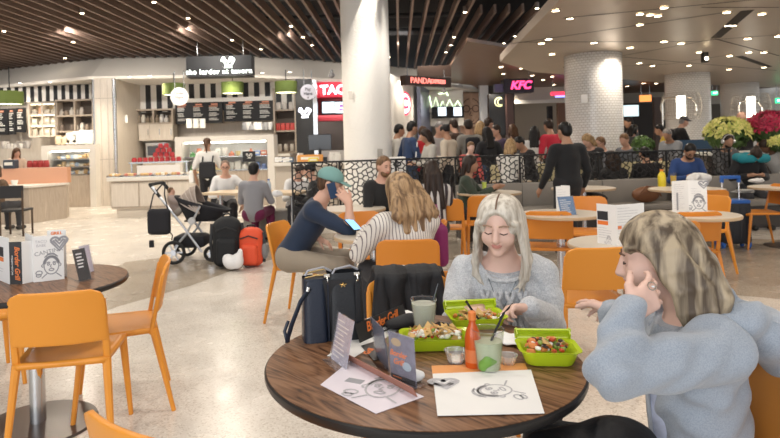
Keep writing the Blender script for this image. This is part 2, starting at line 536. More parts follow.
# downlights
lights = 0
def downlight(px, py, z, r=.055, m=LAMP, label=None, grp=None, can=False):
    p = G(px, py, z); r *= .8
    mb = MB()
    if can:
        mb.lathe([(r * 1.1, .12), (r * 1.15, 0), (r * 1.0, -.005)], (0, 0, 0), 14)
    else:
        mb.lathe([(r * 1.25, .0), (r * 1.25, -.012), (r * 1.0, -.014), (r * 1.0, -.004)], (0, 0, 0), 16, caps=False)
    t = thing('ceiling_light', label, 'ceiling light', p, 0, grp)
    mb.build('lamp_housing', CAN, t)
    mb = MB(); mb.lathe([(r * .98, -.006), (r * .9, -.012)], (0, 0, 0), 14); mb.build('lamp_lens', m, t)
    return p
for (x, y) in [(195, 50), (155, 28), (135, 108), (115, 120), (145, 150), (185, 186), (262, 118), (362, 132), (390, 68), (390, 38), (418, 40), (440, 43), (457, 20), (457, 115), (505, 120), (388, 175), (425, 183), (527, 182), (555, 145), (640, 155), (638, 193), (690, 107), (693, 145), (735, 145), (775, 100), (632, 33), (635, 70), (650, 70), (730, 38), (735, 187)]:
    p = z3(x, y)
    downlight(*p, 3.098, .062 if y < 80 else .075, LAMP, 'small round warm downlight set flush in the metallic panelled ceiling', 'downlights in the metal panel ceiling')
for (x, y) in [(3, 186), (60, 190), (90, 210), (145, 213), (120, 222), (350, 217), (395, 220), (435, 232), (400, 232), (150, 236), (75, 222), (10, 205), (355, 240), (640, 226)]:
    p = z3(x, y)
    downlight(*p, 3.615, .085, LAMP, 'small round downlight in the dark brown timber ceiling', 'downlights in the brown timber ceiling')
for (x, y) in [(4, 31), (82, 13), (154, 2), (73, 42), (188, 18), (232, 40), (261, 49), (65, 58), (291, 26), (303, 37), (312, 45), (389, 57), (465, 12), (454, 37), (446, 52), (451, 45), (537, 8), (529, 23), (515, 36), (504, 43), (497, 51), (490, 57)]:
    downlight(x, y, 4.2, .05, LAMP, 'small can spotlight shining between the brown ceiling fins', 'spotlights between the ceiling fins', True)
# columns
WHT = mat('column_plaster', (.88, .855, .81), .55, bump=.9, bscale=28)
_n = WHT.node_tree
def tile_mat():
    m = mat('column_mosaic', (.86, .84, .80), .22); nt = m.node_tree; bs = nt.nodes['Principled BSDF']
    tc = N(nt, 'ShaderNodeTexCoord'); br = N(nt, 'ShaderNodeTexBrick')
    br.inputs['Color1'].default_value = (.88, .86, .82, 1); br.inputs['Color2'].default_value = (.80, .79, .76, 1); br.inputs['Mortar'].default_value = (.60, .56, .52, 1)
    br.inputs['Scale'].default_value = 1; br.inputs['Brick Width'].default_value = .075; br.inputs['Row Height'].default_value = .05; br.inputs['Mortar Size'].default_value = .006
    nt.links.new(tc.outputs['UV'], br.inputs['Vector']); nt.links.new(br.outputs[0], bs.inputs['Base Color'])
    return m
TILE = tile_mat()
def column(name, px, Y, r, z1, m, uv=False):
    p = P(px, 150, Y)
    b = MB(); seg = 64; H = z1
    uvl = b.bm.loops.layers.uv.new('UVMap')
    lv = 12
    V = [[b.bm.verts.new((r * math.cos(2 * PI * k / seg), r * math.sin(2 * PI * k / seg), H * j / lv)) for k in range(seg)] for j in range(lv + 1)]
    for j in range(lv):
        for k in range(seg):
            f = b.bm.faces.new((V[j][k], V[j][(k + 1) % seg], V[j + 1][(k + 1) % seg], V[j + 1][k])); f.smooth = True
            for l, (kk, jj) in zip(f.loops, ((k, j), (k + 1, j), (k + 1, j + 1), (k, j + 1))):
                l[uvl].uv = (kk / seg * 2 * PI * r, jj / lv * H)
    b.bm.faces.new(V[-1]); b.bm.faces.new(V[0][::-1])
    o = b.build(name, m); o.location = (p.x, Y, 0); struct(o)
    return o
column('column_plaster', 368, 11.25, .45, 5.0, WHT)
column('column_mosaic', 595, 12.0, .54, 3.12, TILE)
column('column_mosaic', 689, 16.1, .54, 3.12, TILE)
column('column_mosaic', 741, 19.5, .54, 3.12, TILE)
column('column_mosaic', 772, 22.3, .60, 3.12, TILE)
# socket plates on columns
def plate(px, py, Y, w, h, m, label, cat='socket'):
    p = P(px, py, Y); b = MB(); b.box((0, 0, 0), (w, .02, h), bevel=.004); o = b.build('socket_plate', m, loc=p); tag(o, label, cat)
plate(380, 153, 10.78, .09, .15, mat('plate_grey', (.35, .33, .30), .5), 'grey socket plate low on the rough plaster column')
plate(350.5, 95, 10.84, .07, .15, mat('plate_pale', (.7, .66, .6), .5), 'pale narrow plate high on the rough plaster column')
plate(584, 99, 11.47, .13, .16, mat('plate_mosaic', (.62, .61, .6), .5), 'pale grey square plate on the nearest mosaic column')

# pilaster with wood panels (left)
WP = wood_mat('pale_wood_panel', (.60, .53, .45), (.70, .63, .55), (3, 3, .35), .45, 4, dist=.4)
WPD = wood_mat('grey_wood_panel', (.40, .33, .265), (.52, .44, .36), (3, 3, .35), .5, 5, dist=.4)
STEEL = mat('steel_trim', (.62, .63, .64), .25, .9)
b = MB()
xa, xb = P(95, 150, 16.2).x, P(116, 150, 16.2).x; xc = P(134, 150, 17.6).x
b.prism([(xa, 16.2), (xb, 16.2), (xc, 17.6), (xc, 18.4), (xa, 18.4)], 0, 3.45, 0)
for z in (1.25, 2.9): b.box(((xa + xb) / 2, 16.2, z), (xb - xa + .01, .01, .015), mi=1)
for t in (.33, .66): b.box((xa + (xb - xa) * t, 16.2, 1.7), (.008, .01, 3.4), mi=1)
b.cyl((xb, 16.18, 0), (xb, 16.18, 3.42), .05, mi=2); b.cyl((xa, 16.19, 1.2), (xa, 16.19, 3.42), .025, mi=2)
struct(b.build('wall_pilaster', [WP, mat('panel_joint', (.38, .33, .28), .6), STEEL]))
plate(125.5, 119, 16.93, .12, .22, mat('plate_white', (.85, .85, .83), .4), 'white wall speaker plate on the side of the wood pilaster', 'wall plate')

# back walls of the hall
WB = mat('wall_warm_grey', (.42, .37, .31), .7, var=.08)
WL = mat('wall_light', (.72, .69, .65), .6)
WDK = mat('wall_dark', (.055, .045, .04), .6)
def wall(name, p0, p1, z0, z1, m, th=.12):
    (x0, y0), (x1, y1) = p0, p1
    d = Vector((x1 - x0, y1 - y0, 0)); L = d.length
    b = MB(); b.box((0, 0, 0), (L, th, z1 - z0))
    o = b.build(name, m); o.location = ((x0 + x1) / 2, (y0 + y1) / 2, (z0 + z1) / 2); o.rotation_euler.z = math.atan2(d.y, d.x)
    return struct(o)
def XY(px, Y): return (P(px, 147, Y).x, Y)
wall('wall_left', (-18, 19.5), (-10.9, 18.9), 0, 3.6, WPD)
wall('wall_left_shop', (-10.9, 17.95), XY(96, 17.55), 0, 3.45, WP)
wall('wall_shop', XY(96, 18.9), XY(318, 18.9), 0, 3.6, WP)
wall('wall_taco', XY(312, 19.6), XY(392, 20.4), 0, 3.7, WDK)
wall('wall_white', XY(389, 16.9), XY(421, 21.4), 0, 3.45, WL)
wall('wall_panel', XY(420, 20.0), XY(431, 23.0), 0, 3.7, mat('wall_blue_grey', (.10, .11, .17), .4))
wall('wall_green_shop', XY(429, 22.6), XY(464, 22.8), 2.1, 3.7, WL)
wall('wall_mural', XY(460, 23.5), XY(482, 23.7), 0, 3.7, wood_mat('mural_sepia', (.42, .27, .20), (.22, .13, .10), (1, 1, 1), .6, 2))
wall('wall_white_pier', XY(481, 23.0), XY(489, 23.1), 0, 3.7, mat('pier_white', (.85, .87, .9), .4))
wall('wall_dark_pier', XY(489, 23.2), XY(515, 23.4), 0, 3.9, WDK)
wall('wall_far', XY(380, 30), XY(560, 30), 0, 3.8, WB)
wall('wall_far_beige', XY(515, 26), XY(572, 26.5), 0, 3.75, mat('wall_beige', (.50, .43, .34), .6))
wall('wall_far_header', XY(513, 24.4), XY(572, 24.6), 3.0, 3.75, mat('header_pale', (.66, .60, .55), .45))
wall('wall_far_right', XY(560, 29), XY(900, 29), 0, 3.8, WB)
wall('wall_far_dark', XY(545, 28.5), XY(672, 28.5), 0, 3.1, WDK)
wall('wall_far_opening', XY(708, 27.5), XY(727, 27.5), 0, 2.9, mat('opening_brown', (.10, .08, .06), .6))
wall('wall_rear_left', (-18, -5.8), (-18, 19.6), 0, 3.4, WB)
# =================================================================== SHOPS
BLK = mat('black_board', (.018, .018, .02), .5)
BLKG = mat('black_gloss', (.02, .02, .022), .15)
WHP = mat('white_paint', (.82, .80, .77), .45)
STONE = mat('counter_stone', (.70, .66, .60), .4, var=.07, vscale=3)
GLASS = mat('display_glass', (.92, .96, .96), .04, trans=.95, ior=1.1, alpha=.35)
GREEN = mat('lamp_green_fabric', (.10, .14, .03), .8)
DSH = mat('shelf_dark', (.13, .10, .08), .6)
NEON = mat('neon_white', (1, 1, 1), .5, emit=(.9, 1, .9), es=3.5)
WARM = mat('led_strip_warm', (1, .9, .7), .5, emit=(1, .85, .6), es=6)
INKW = mat('chalk_white', (.75, .74, .70), .7)
INKR = mat('chalk_red', (.75, .33, .22), .7)
def boxpx(b, x0, x1, ya, yb, Y, th, mi=0, bevel=0):
    """box whose front face stands at depth Y and fills those pixels, th deep behind it"""
    xm, ym = (x0 + x1) / 2, (ya + yb) / 2
    c = P(xm, ym, Y)
    w = (x1 - x0) * Y / FPX; h = (yb - ya) * Y / FPX
    b.box((c.x, Y + th / 2, c.z), (w, th, h), mi=mi, bevel=bevel); return c, w, h
# ---- stripes: painted bulkhead above the shop
b = MB()
def stripes(xa, ya, xb, yb, z0, z1, pitch):
    d = Vector((xb - xa, yb - ya, 0)); L = d.length; d.normalize(); n = int(L / pitch)
    rz = math.atan2(d.y, d.x)
    mid = Vector((xa, ya, (z0 + z1) / 2)) + d * L / 2
    b.box(mid, (L, .10, z1 - z0), rz, mi=0)
    for i in range(n):
        p = Vector((xa, ya, (z0 + z1) / 2)) + d * (i + .5) * pitch + Vector((d.y, -d.x, 0)) * .055
        b.box(p, (pitch * .48, .012, z1 - z0 - .002), rz, mi=1)
stripes(*XY(134, 18.3), *XY(300, 18.3), 2.62, 3.6, .33)
stripes(*XY(-30, 17.75), *XY(94, 17.35), 2.97, 3.42, .24)
struct(b.build('wall_stripes', [mat('stripe_white', (.78, .75, .70), .6), BLK]))
# ---- menu boards on the back wall
def menu_board(x0, x1, ya, yb, Y, label, cols, slope=-.028):
    xm, ym = (x0 + x1) / 2, (ya + yb) / 2; c = P(xm, ym, Y); w = (x1 - x0) * Y / FPX; h = (yb - ya) * Y / FPX
    t = thing('menu_board', label, 'menu board', (c.x, Y, c.z))
    mb = MB(); mb.box((0, 0, 0), (w, .05, h), bevel=.006); mb.build('panel', BLK, t)
    a, r_ = MB(), MB(); rnd = random.Random(x0)
    for q in range(cols):
        cx = -w / 2 + w * (q + .5) / cols; cw = w / cols * .7
        r_.box((cx, -.027, h * .40), (cw * .6, .004, .05))
        nl = 11
        for i in range(nl):
            if i in (4, 8): continue
            l = cw * rnd.uniform(.5, .95)
            (r_ if i % 4 == 0 and cols == 3 and w > 1.2 else a).box((cx - cw / 2 + l / 2, -.027, h * .31 - i * h * .065), (l, .004, .022))
    a.build('menu_lines', INKW, t); r_.build('menu_headings', INKR, t)
menu_board(175.5, 222.5, 102.5, 123.5, 18.2, 'long black menu board with red headings behind the pastry kiosk', 3)
menu_board(224, 274, 100, 121, 18.2, 'black menu board with white price lists under the striped band', 3)
menu_board(-4, 8, 109, 135, 17.4, 'black wall menu leftmost above the coffee bar at the photo edge', 1)
menu_board(8.7, 15.5, 108.5, 134.5, 17.4, 'narrow black wall menu, second from left above the coffee bar', 1)
menu_board(16.2, 26, 108, 132.5, 17.4, 'black wall menu nearest the lit alcove shelves above the coffee bar', 1)
# fascia strip above menus
b = MB(); boxpx(b, 176, 274, 97.5, 101.5, 18.12, .1); tag(b.build('menu_header_strip', WHP), 'thin pale strip above the two long black menu boards', 'panel')
# ---- shop sign
def box_sign(name, label, x0, x1, ya, yb, Y, depth, m):
    xm, ym = (x0 + x1) / 2, (ya + yb) / 2; c = P(xm, ym, Y); w = (x1 - x0) * Y / FPX; h = (yb - ya) * Y / FPX
    t = thing(name, label, 'sign', (c.x, Y, c.z))
    mb = MB(); mb.box((0, depth / 2, 0), (w, depth, h), bevel=.01); mb.build('sign_case', m, t)
    if name not in ('shop_sign', 'bird_banner', 'far_screen', 'red_panel', 'black_sign') and c.z < 3.6:
        for s in (-.4, .4):
            mb = MB(); mb.cyl((s * w, depth / 2, h / 2), (s * w, depth / 2, 3.64 - c.z), .012, seg=6); mb.build('hanging_rod', STEEL, t)
    return t, w, h
def arc(cx, cy, r, a0, a1, n=10, ry=None):
    ry = r if ry is None else ry
    return [(cx + r * math.cos(math.radians(a0 + (a1 - a0) * i / n)), cy + ry * math.sin(math.radians(a0 + (a1 - a0) * i / n))) for i in range(n + 1)]
def bird(M, s, m, parent, w=.03):
    L = [arc(-.55, .55, .16, 60, 250, 8) + [(-.8, .42), (-.5, .38), (-.35, .15), (-.3, -.05), (-.1, -.22), (.35, -.25), (.6, -.1), (.75, .2), (.95, .5)],
         [(-.47, .69), (-.3, .6), (-.2, .35), (.1, .3), (.25, .45), (.35, .75), (.5, .85)] , [(.95, .5), (.7, .75), (.5, .85), (.55, .55), (.3, .3), (.0, .1)],
         [(-.4, -.45), (.6, -.45)], [(.0, -.24), (-.05, -.44)], [(.2, -.25), (.25, -.44)], [(-.62, .72), (-.6, .85), (-.5, .76), (-.42, .86), (-.38, .7)]]
    return strokes([[(x * s, y * s) for x, y in l] for l in L], w, M, 'bird_emblem', m, parent, .004)
t, w, h = box_sign('shop_sign', 'black hanging box sign with white bird emblem above the pastry shop', 186, 252, 55.5, 76.5, 15.6, .45, BLK)
fr = lambda x=0, z=0, y=-.004: frame((x, y, z), (1, 0, 0))
text_mesh('the larder at tavern', .175, 'lettering', NEON, t, fr(0, -h * .27, -.006), .004, bold=.0025, spacing=1.2)
bird(fr(.22, h * .1), .2, NEON, t, .035)
mb = MB()
for s in (-.5, .5): mb.cyl((s * w * .7, .2, h / 2), (s * w * .7, .2, h / 2 + .5), .015)
mb.build('hanging_rods', STEEL, t)
def disc_sign(px, py, Y, r, lines, label, m, ms):
    c = P(px, py, Y); t = thing('round_sign', label, 'sign', c)
    mb = MB(); mb.lathe([(r, -.02), (r, .02)], seg=40); mb.xf(Matrix.Rotation(PI / 2, 4, 'X')); mb.build('disc', m, t)
    mb = MB()
    for s in (-.5, .5): mb.cyl((s * r, 0, r * .8), (s * r, 0, 3.45 - c.z), .01, seg=6)
    mb.build('hanging_rods', STEEL, t)
    for i, (l, s_) in enumerate(lines):
        text_mesh(l, s_, 'lettering', ms, t, fr(0, r * .35 - i * s_ * 1.05, -.025), .003, bold=.002)
    return t
disc_sign(179.5, 96.5, 15.2, .23, [('Order', .10), ('Here', .10), ('v', .08)], 'round white hanging sign in front of the long menu board', mat('disc_white', (.80, .79, .76), .5), mat('ink_grey', (.35, .33, .32), .6))
disc_sign(308, 92, 15.6, .20, [('Pay', .11), ('Here', .11), ('v', .1)], 'round pale lilac hanging pay here sign beside the black bird panel', mat('disc_lilac', (.74, .74, .84), .5), mat('ink_dark', (.08, .08, .1), .6))
for px, py, Y, lab in [(9.5, 98, 14.0, 'green drum lamp shade hanging at the far left above the coffee bar'), (174, 89.5, 16, 'green drum lamp shade partly behind the round white hanging sign'), (232.5, 88, 16, 'green drum lamp shade hanging over the middle of the menu boards'), (286, 87.2, 16, 'green drum lamp shade hanging at the right end by the black panel')]:
    c = P(px, py, Y); t = thing('pendant_lamp', lab, 'lamp', c, 0)
    r = .29; mb = MB(); mb.lathe([(r, -.15), (r, .15)], seg=32, caps=False); o = mb.build('lamp_shade', GREEN, t); thicken(o, .012)
    mb = MB(); mb.lathe([(r * .96, -.135), (r * .96, -.13)], seg=32); mb.build('diffuser', mat('shade_diffuser', (1, .95, .8), .5, emit=(1, .9, .65), es=3), t)
    mb = MB(); mb.cyl((0, 0, -.1), (0, 0, 3.5 - c.z), .012, seg=6); mb.build('cord', BLK, t)
# ---- generic stocked items
RN = random.Random(3)
_cm = {}
def cmat(c, rough=.45): 
    k = 'item_%02d_%02d_%02d' % tuple(int(v * 99) for v in c)
    return mat(k, c, rough)
_proto = {}
def item(kind, c, s, col, label, group=None, cat=None, rz=0):
    """small stocked thing standing on its base at c"""
    key = (kind, tuple(round(v, 3) for v in s), col)
    if key in _proto:
        o = _proto[key].copy(); COL.objects.link(o)
    else:
        mb = MB(); w, d, h = s
        if kind in ('jar', 'mug'):
            r = w / 2
            mb.lathe([(r * .9, 0), (r, h * .05), (r, h * .72), (r * .72, h * .82), (r * .72, h * .86), (r * .8, h * .86), (r * .8, h), (0.001, h)], seg=12)
        elif kind == 'bottle':
            r = w / 2
            mb.lathe([(r * .9, 0), (r, h * .04), (r, h * .6), (r * .35, h * .78), (r * .35, h * .92), (r * .42, h * .93), (r * .42, h), (.001, h)], seg=12)
        elif kind == 'bag':
            mb.box((0, 0, h * .42), (w, d, h * .84), bevel=min(w, d) * .2); mb.box((0, 0, h * .92), (w * .9, d * .25, h * .16))
        elif kind == 'bowl':
            r = w / 2; mb.lathe([(r * .45, 0), (r * .8, h * .4), (r, h), (r * .92, h), (r * .7, h * .4), (.001, h * .15)], seg=16)
        elif kind == 'pastry':
            mb.lathe([(w * .3, 0), (w * .5, h * .3), (w * .45, h * .75), (w * .2, h), (.001, h * .98)], seg=9)
        elif kind == 'plate_stack':
            for i in range(4): mb.lathe([(w * .3, h * i / 4), (w * .5, h * (i + .7) / 4), (w * .5, h * (i + .85) / 4), (.001, h * (i + .5) / 4)], seg=16)
        elif kind == 'roll':
            mb.lathe([(w / 2, 0), (w / 2, h), (w * .15, h), (w * .15, h * .9)], seg=16)
        else:
            mb.box((0, 0, h / 2), (w, d, h), bevel=min(w, d, h) * .12)
            mb.box((0, -d / 2 - .001, h * .55), (w * .7, .004, h * .35), mi=1)
        o = mb.build(kind, [cmat(col), cmat((.8, .78, .72))], smooth=kind != 'box')
        _proto[key] = o
    o.name = kind if kind != 'box' else 'package'
    o.location = c; o.rotation_euler.z = rz
    tag(o, label, cat or {'jar': 'jar', 'bottle': 'bottle', 'bag': 'bag', 'bowl': 'bowl', 'pastry': 'pastry', 'plate_stack': 'plates', 'roll': 'paper roll'}.get(kind, 'package'), group)
    return o
def row(kinds, px0, px1, pyb, Y, n, cols, wr, hr, label, group, d=.12, jit=.0):
    for i in range(n):
        px = px0 + (px1 - px0) * (i + .5) / n
        c = P(px, pyb, Y); h = RN.choice(hr); w = RN.choice(wr)
        item(RN.choice(kinds), (c.x, Y + RN.uniform(-jit, jit), c.z), (w, min(w, d), h), RN.choice(cols), label, group)
# ---- shelf units
def shelf_unit(label, px0, px1, zt, zb, Y, depth, rows, cols_, m, back, name='shelf_unit', doors=0, led=False, y2=None):
    a = P(px0, 147, Y).x; c = P(px1, 147, Y).x; w = c - a; h = zt - zb
    t = thing(name, label, 'shelf', ((a + c) / 2, Y, zb))
    mb = MB()
    for i in range(cols_ + 1): mb.box((-w / 2 + w * i / cols_, depth / 2, h / 2), (.05, depth, h + (.05 if i in (0, cols_) else 0)))
    mb.build('uprights', m, t)
    for j in range(rows + 1):
        mb = MB(); mb.box((0, depth / 2, h * j / rows), (w - .05, depth - .01, .045)); mb.build('shelf', m, t)
    mb = MB(); mb.box((0, depth - .01, h / 2), (w, .03, h)); mb.build('back_panel', back, t)
    if led:
        mb = MB()
        for j in range(1, rows + 1): mb.box((0, .05, h * j / rows - .03), (w - .1, .02, .012))
        mb.build('led_strip', WARM, t)
    return t, (a + c) / 2, w, h
CREAM = mat('alcove_cream', (.80, .70, .50), .6)
Ya = 17.0
t, cx, w, h = shelf_unit('lit cream alcove shelves with white packages beside the coffee bar', 29.5, 56, 2.88, 1.95, Ya, .4, 3, 2, WP, CREAM, led=True)
for j in range(3):
    for i in range(4):
        item(RN.choice(['jar', 'box', 'bag']), (cx - w / 2 + w * (i + .6) / 4.2, Ya + .15, 1.975 + h * j / 3), (.15, .12, RN.choice([.12, .17, .2])), RN.choice([(.8, .76, .68), (.75, .45, .3), (.55, .5, .42)]), 'small pale jar or package on the lit cream alcove shelves', 'goods on the lit alcove shelves')
t, cx, w, h = shelf_unit('dark brown wall shelves of jars left of the wood pilaster', 57, 93.5, 2.95, 1.62, Ya, .4, 3, 2, WPD, DSH)
for j in range(3):
    for i in range(7):
        if RN.random() < .85: item(RN.choice(['jar', 'bottle', 'jar']), (cx - w / 2 + w * (i + .6) / 7.2, Ya + .15, 1.642 + h * j / 3), (.12, .1, RN.choice([.14, .18, .22])), RN.choice([(.55, .5, .45), (.2, .16, .13), (.7, .66, .6), (.35, .28, .22)]), 'small jar on the dark wall shelves left of the pilaster', 'jars on the dark wall shelves')
t, cx, w, h = shelf_unit('dark wall shelf over pale doors between pilaster and menu boards', 135, 173, 2.68, 2.27, 17.9, .45, 1, 2, WPD, DSH)
for i in range(8): item(RN.choice(['jar', 'bottle']), (cx - w / 2 + w * (i + .6) / 8.2, 18.05, 2.30), (.13, .1, RN.choice([.14, .2, .24])), RN.choice([(.65, .6, .52), (.3, .24, .18), (.75, .72, .7)]), 'small jar on the high shelf right of the pilaster', 'jars on the shelf right of the pilaster')
# pale doors below + oven
def cabinet(label, px0, px1, z0, z1, Y, depth, nd, m, name='cabinet', handle=True, cat='cabinet'):
    a = P(px0, 147, Y).x; c = P(px1, 147, Y).x; w = c - a
    t = thing(name, label, cat, ((a + c) / 2, Y, z0)); h = z1 - z0
    mb = MB(); mb.box((0, depth / 2, h / 2), (w, depth, h)); mb.build('body', m, t)
    for i in range(nd):
        mb = MB(); mb.box((-w / 2 + w * (i + .5) / nd, -.012, h / 2), (w / nd - .02, .022, h - .04), bevel=.004); d = mb.build('door', m, t)
        if handle:
            mb = MB(); mb.box((-w / 2 + w * (i + .85) / nd, -.035, h * .5), (.02, .02, .18)); mb.build('handle', STEEL, d)
    return t
cabinet('pale wood wall cupboard with three doors under the jar shelf', 139, 173.5, 1.75, 2.26, 17.95, .45, 3, WP)
OV = mat('oven_glass', (.06, .065, .08), .12)
t = thing('wall_oven', 'steel built-in oven between pilaster and the glass counter', 'oven', (P(156, 147, 17.9).x, 17.9, 1.25))
mb = MB(); mb.box((0, .25, .22), (.62, .5, .44), bevel=.01); mb.build('oven_body', STEEL, t); mb = MB(); mb.box((0, -.01, .2), (.5, .02, .28)); mb.build('oven_door', OV, t)
mb = MB(); mb.tube([(-.22, -.02, .37), (-.22, -.06, .37), (.22, -.06, .37), (.22, -.02, .37)], .012); mb.build('handle', STEEL, t)
cabinet('tall wood cupboard right of the pilaster behind the kiosk', 142, 178, 0, 1.24, 17.95, .5, 3, WPD)
t, cx, w, h = shelf_unit('tall wood shelves with red packages right of the menu boards', 275, 296, 3.2, 1.3, 18.0, .5, 3, 1, WPD, DSH)
for j, n in ((1, 4), (2, 3), (0, 3)):
    for i in range(n): item('bag' if j else 'jar', (cx - w / 2 + w * (i + .7) / (n + .4), 18.15, 1.325 + h * j / 3), (.13, .1, .22), (.62, .08, .07) if j == 1 else (.6, .55, .5), 'small %s on the tall shelves right of the menu boards' % ('red packet' if j == 1 else 'pale package'), 'packages on the tall wood shelves ' + ('middle' if j == 1 else 'other rows'))
# ---- back bar with machines
Yb = 16.9
b = MB(); xa, xc = P(172, 147, Yb).x, P(290, 147, Yb).x
b.box(((xa + xc) / 2, Yb + .3, .6), (xc - xa, .6, 1.2)); b.box(((xa + xc) / 2, Yb + .28, 1.23), (xc - xa, .68, .06), mi=1); o = b.build('back_counter', [WPD, STONE]); tag(o, 'long back counter below the menu boards carrying the machines', 'counter')
def machine(px, Y, w, h, m, label, dome=False, z=1.26):
    x = P(px, 147, Y).x; t = thing('coffee_machine', label, 'machine', (x, Y, z))
    mb = MB(); mb.box((0, 0, h * .12), (w, .4, h * .24), bevel=.01); mb.box((0, .12, h * .5), (w, .18, h * .6), bevel=.01); mb.box((0, 0, h * .86), (w, .42, h * .28), bevel=.02); mb.build('machine_body', m, t)
    mb = MB(); mb.cyl((-w * .2, -.1, h * .72), (-w * .2, -.1, h * .6), .03); mb.cyl((w * .2, -.1, h * .72), (w * .2, -.1, h * .6), .03); mb.build('spouts', BLKG, t)
machine(222, Yb + .05, .75, .48, STEEL, 'steel espresso machine under the price list board')
machine(238, Yb + .05, .30, .50, BLKG, 'narrow black grinder machine right of the espresso machine')
machine(203, Yb + .05, .34, .34, STEEL, 'small steel machine left on the back counter')
row(['plate_stack', 'bowl', 'jar'], 243, 272, 130, Yb, 8, [(.7, .7, .7), (.35, .35, .36), (.8, .78, .75)], [.2, .16], [.16, .22], 'steel or white ware stacked on the back counter right end', 'ware on the back counter', .2)
row(['roll'], 186, 206, 128, Yb - .1, 3, [(.85, .84, .8)], [.16], [.26], 'tall white paper roll leaning on the back counter', 'paper rolls on the back counter', .2)
# ---- stone framed glass display counter
def display_counter(label, px0, px1, ztop, Y, depth, fr_w, body_z, rows, logo=False, lean=0):
    a = P(px0, 147, Y).x; c = P(px1, 147, Y).x; w = c - a
    t = thing('display_counter', label, 'display counter', ((a + c) / 2, Y, 0))
    mb = MB()
    mb.box((-w / 2 + fr_w / 2, depth / 2, ztop / 2 - .07), (fr_w, depth, ztop - .14)); mb.box((w / 2 - fr_w / 2, depth / 2, ztop / 2 - .07), (fr_w, depth, ztop - .14))
    mb.box((0, depth / 2, ztop - .07), (w, depth, .14)); mb.build('stone_frame', STONE, t)
    mb = MB(); mb.box((0, depth / 2 + .03, body_z / 2), (w - 2 * fr_w, depth - .06, body_z)); mb.build('wood_front', WPD, t)
    n = rows
    for j in range(n):
        z = body_z + .02 + (ztop - .2 - body_z) * j / n
        mb = MB(); mb.box((0, depth / 2 + .05, z), (w - 2 * fr_w - .02, depth - .2, .02)); mb.build('shelf', STEEL, t)
    mb = MB(); mb.box((0, depth - .02, (ztop + body_z) / 2), (w - 2 * fr_w, .03, ztop - body_z - .14)); mb.build('back_panel', mat('case_white', (.75, .74, .70), .4), t)
    mb = MB(); mb.box((0, .04, (ztop + body_z) / 2 - .07), (w - 2 * fr_w, .012, ztop - body_z - .14)); mb.build('glass_front', GLASS, t)
    mb = MB(); mb.box((0, .12, ztop - .16), (w - 2 * fr_w - .1, .05, .03)); mb.build('led_strip', LAMPW, t)
    return t, (a + c) / 2, w
t, cx, w = display_counter('wide stone framed glass food case with the standing customer before it', 175, 274, 1.77, 15.0, .8, .17, .88, 2)
for j in range(2):
    z = .91 + .68 * j / 2 * 1.0
    for i in range(12):
        item(RN.choice(['box', 'bottle', 'bowl', 'jar']), (cx - w / 2 + .28 + (w - .5) * (i + .5) / 12, 15.3, z), (.15, .12, RN.choice([.13, .18, .22])), RN.choice([(.15, .45, .15), (.75, .6, .3), (.8, .78, .72), (.2, .3, .6), (.7, .25, .15), (.7, .7, .65)]), 'small wrapped food or drink inside the wide glass food case', 'food and drinks in the wide glass case')
t = thing('chalkboard', 'small black chalkboard with bird emblem inside the wide food case', 'sign', P(249, 156.5, 14.98))
mb = MB(); mb.box((0, 0, 0), (.32, .02, .26)); mb.build('board', BLK, t); bird(fr(0, 0, -.012), .09, INKW, t, .014)
o = t
t, cx, w = display_counter('pastry case in a white stone frame left of the pilaster', 41, 95, 1.66, 15.9, .8, .16, .85, 3)
# make the front solid left and right of the window
for j in range(3):
    for i in range(8):
        item(RN.choice(['pastry', 'box', 'bowl']), (cx - w / 2 + .28 + (w - .5) * (i + .5) / 8, 16.2, .88 + .61 * j / 3), (.13, .1, RN.choice([.08, .11, .14])), RN.choice([(.62, .4, .18), (.8, .76, .65), (.4, .5, .65), (.75, .55, .3)]), 'small pastry or tub inside the case left of the pilaster', 'goods in the pastry case')
row(['bag', 'box'], 58, 76, 144.5, 16.2, 3, [(.82, .78, .7), (.75, .6, .42)], [.24, .3], [.24, .32], 'upright paper package on top of the pastry case', 'packages on the pastry case', .2)
row(['bag'], 74, 93, 144, 16.2, 3, [(.84, .83, .8)], [.22], [.34, .38], 'white paper bag on top of the pastry case near the pilaster', 'white bags on the pastry case', .2)
# ---- pastry kiosk
t = thing('pastry_kiosk', 'low wood kiosk counter loaded with pastry trays in the walkway', 'counter', (P(151.5, 147, 13).x, 13.0, 0))
kw = 90 / 600 * 13
mb = MB(); mb.box((0, .5, .5), (kw - .1, .9, .6)); mb.build('cabinet_body', WPD, t)
for i in range(3):
    mb = MB(); mb.box((-kw / 2 + .05 + (kw - .1) * (i + .5) / 3, .04, .5), ((kw - .1) / 3 - .03, .02, .52), bevel=.005); mb.build('front_panel', WP, t)
mb = MB(); mb.box((0, .5, .1), (kw - .3, .8, .2)); mb.build('plinth', mat('plinth_stone', (.62, .55, .46), .5), t)
mb = MB(); mb.box((0, .5, .84), (kw, 1.1, .08), bevel=.008); mb.build('counter_top', STONE, t)
mb = MB(); mb.box((.06, .25, 1.02), (.95, .02, .2)); mb.build('white_price_panel', WHP, t)
mb = MB()
for s in (-.55, .67): mb.box((s, .3, 1.03), (.03, .03, .3))
mb.box((.06, .5, 1.18), (1.32, .5, .03)); mb.build('upper_shelf', STEEL, t)
kx = P(151.5, 147, 13).x
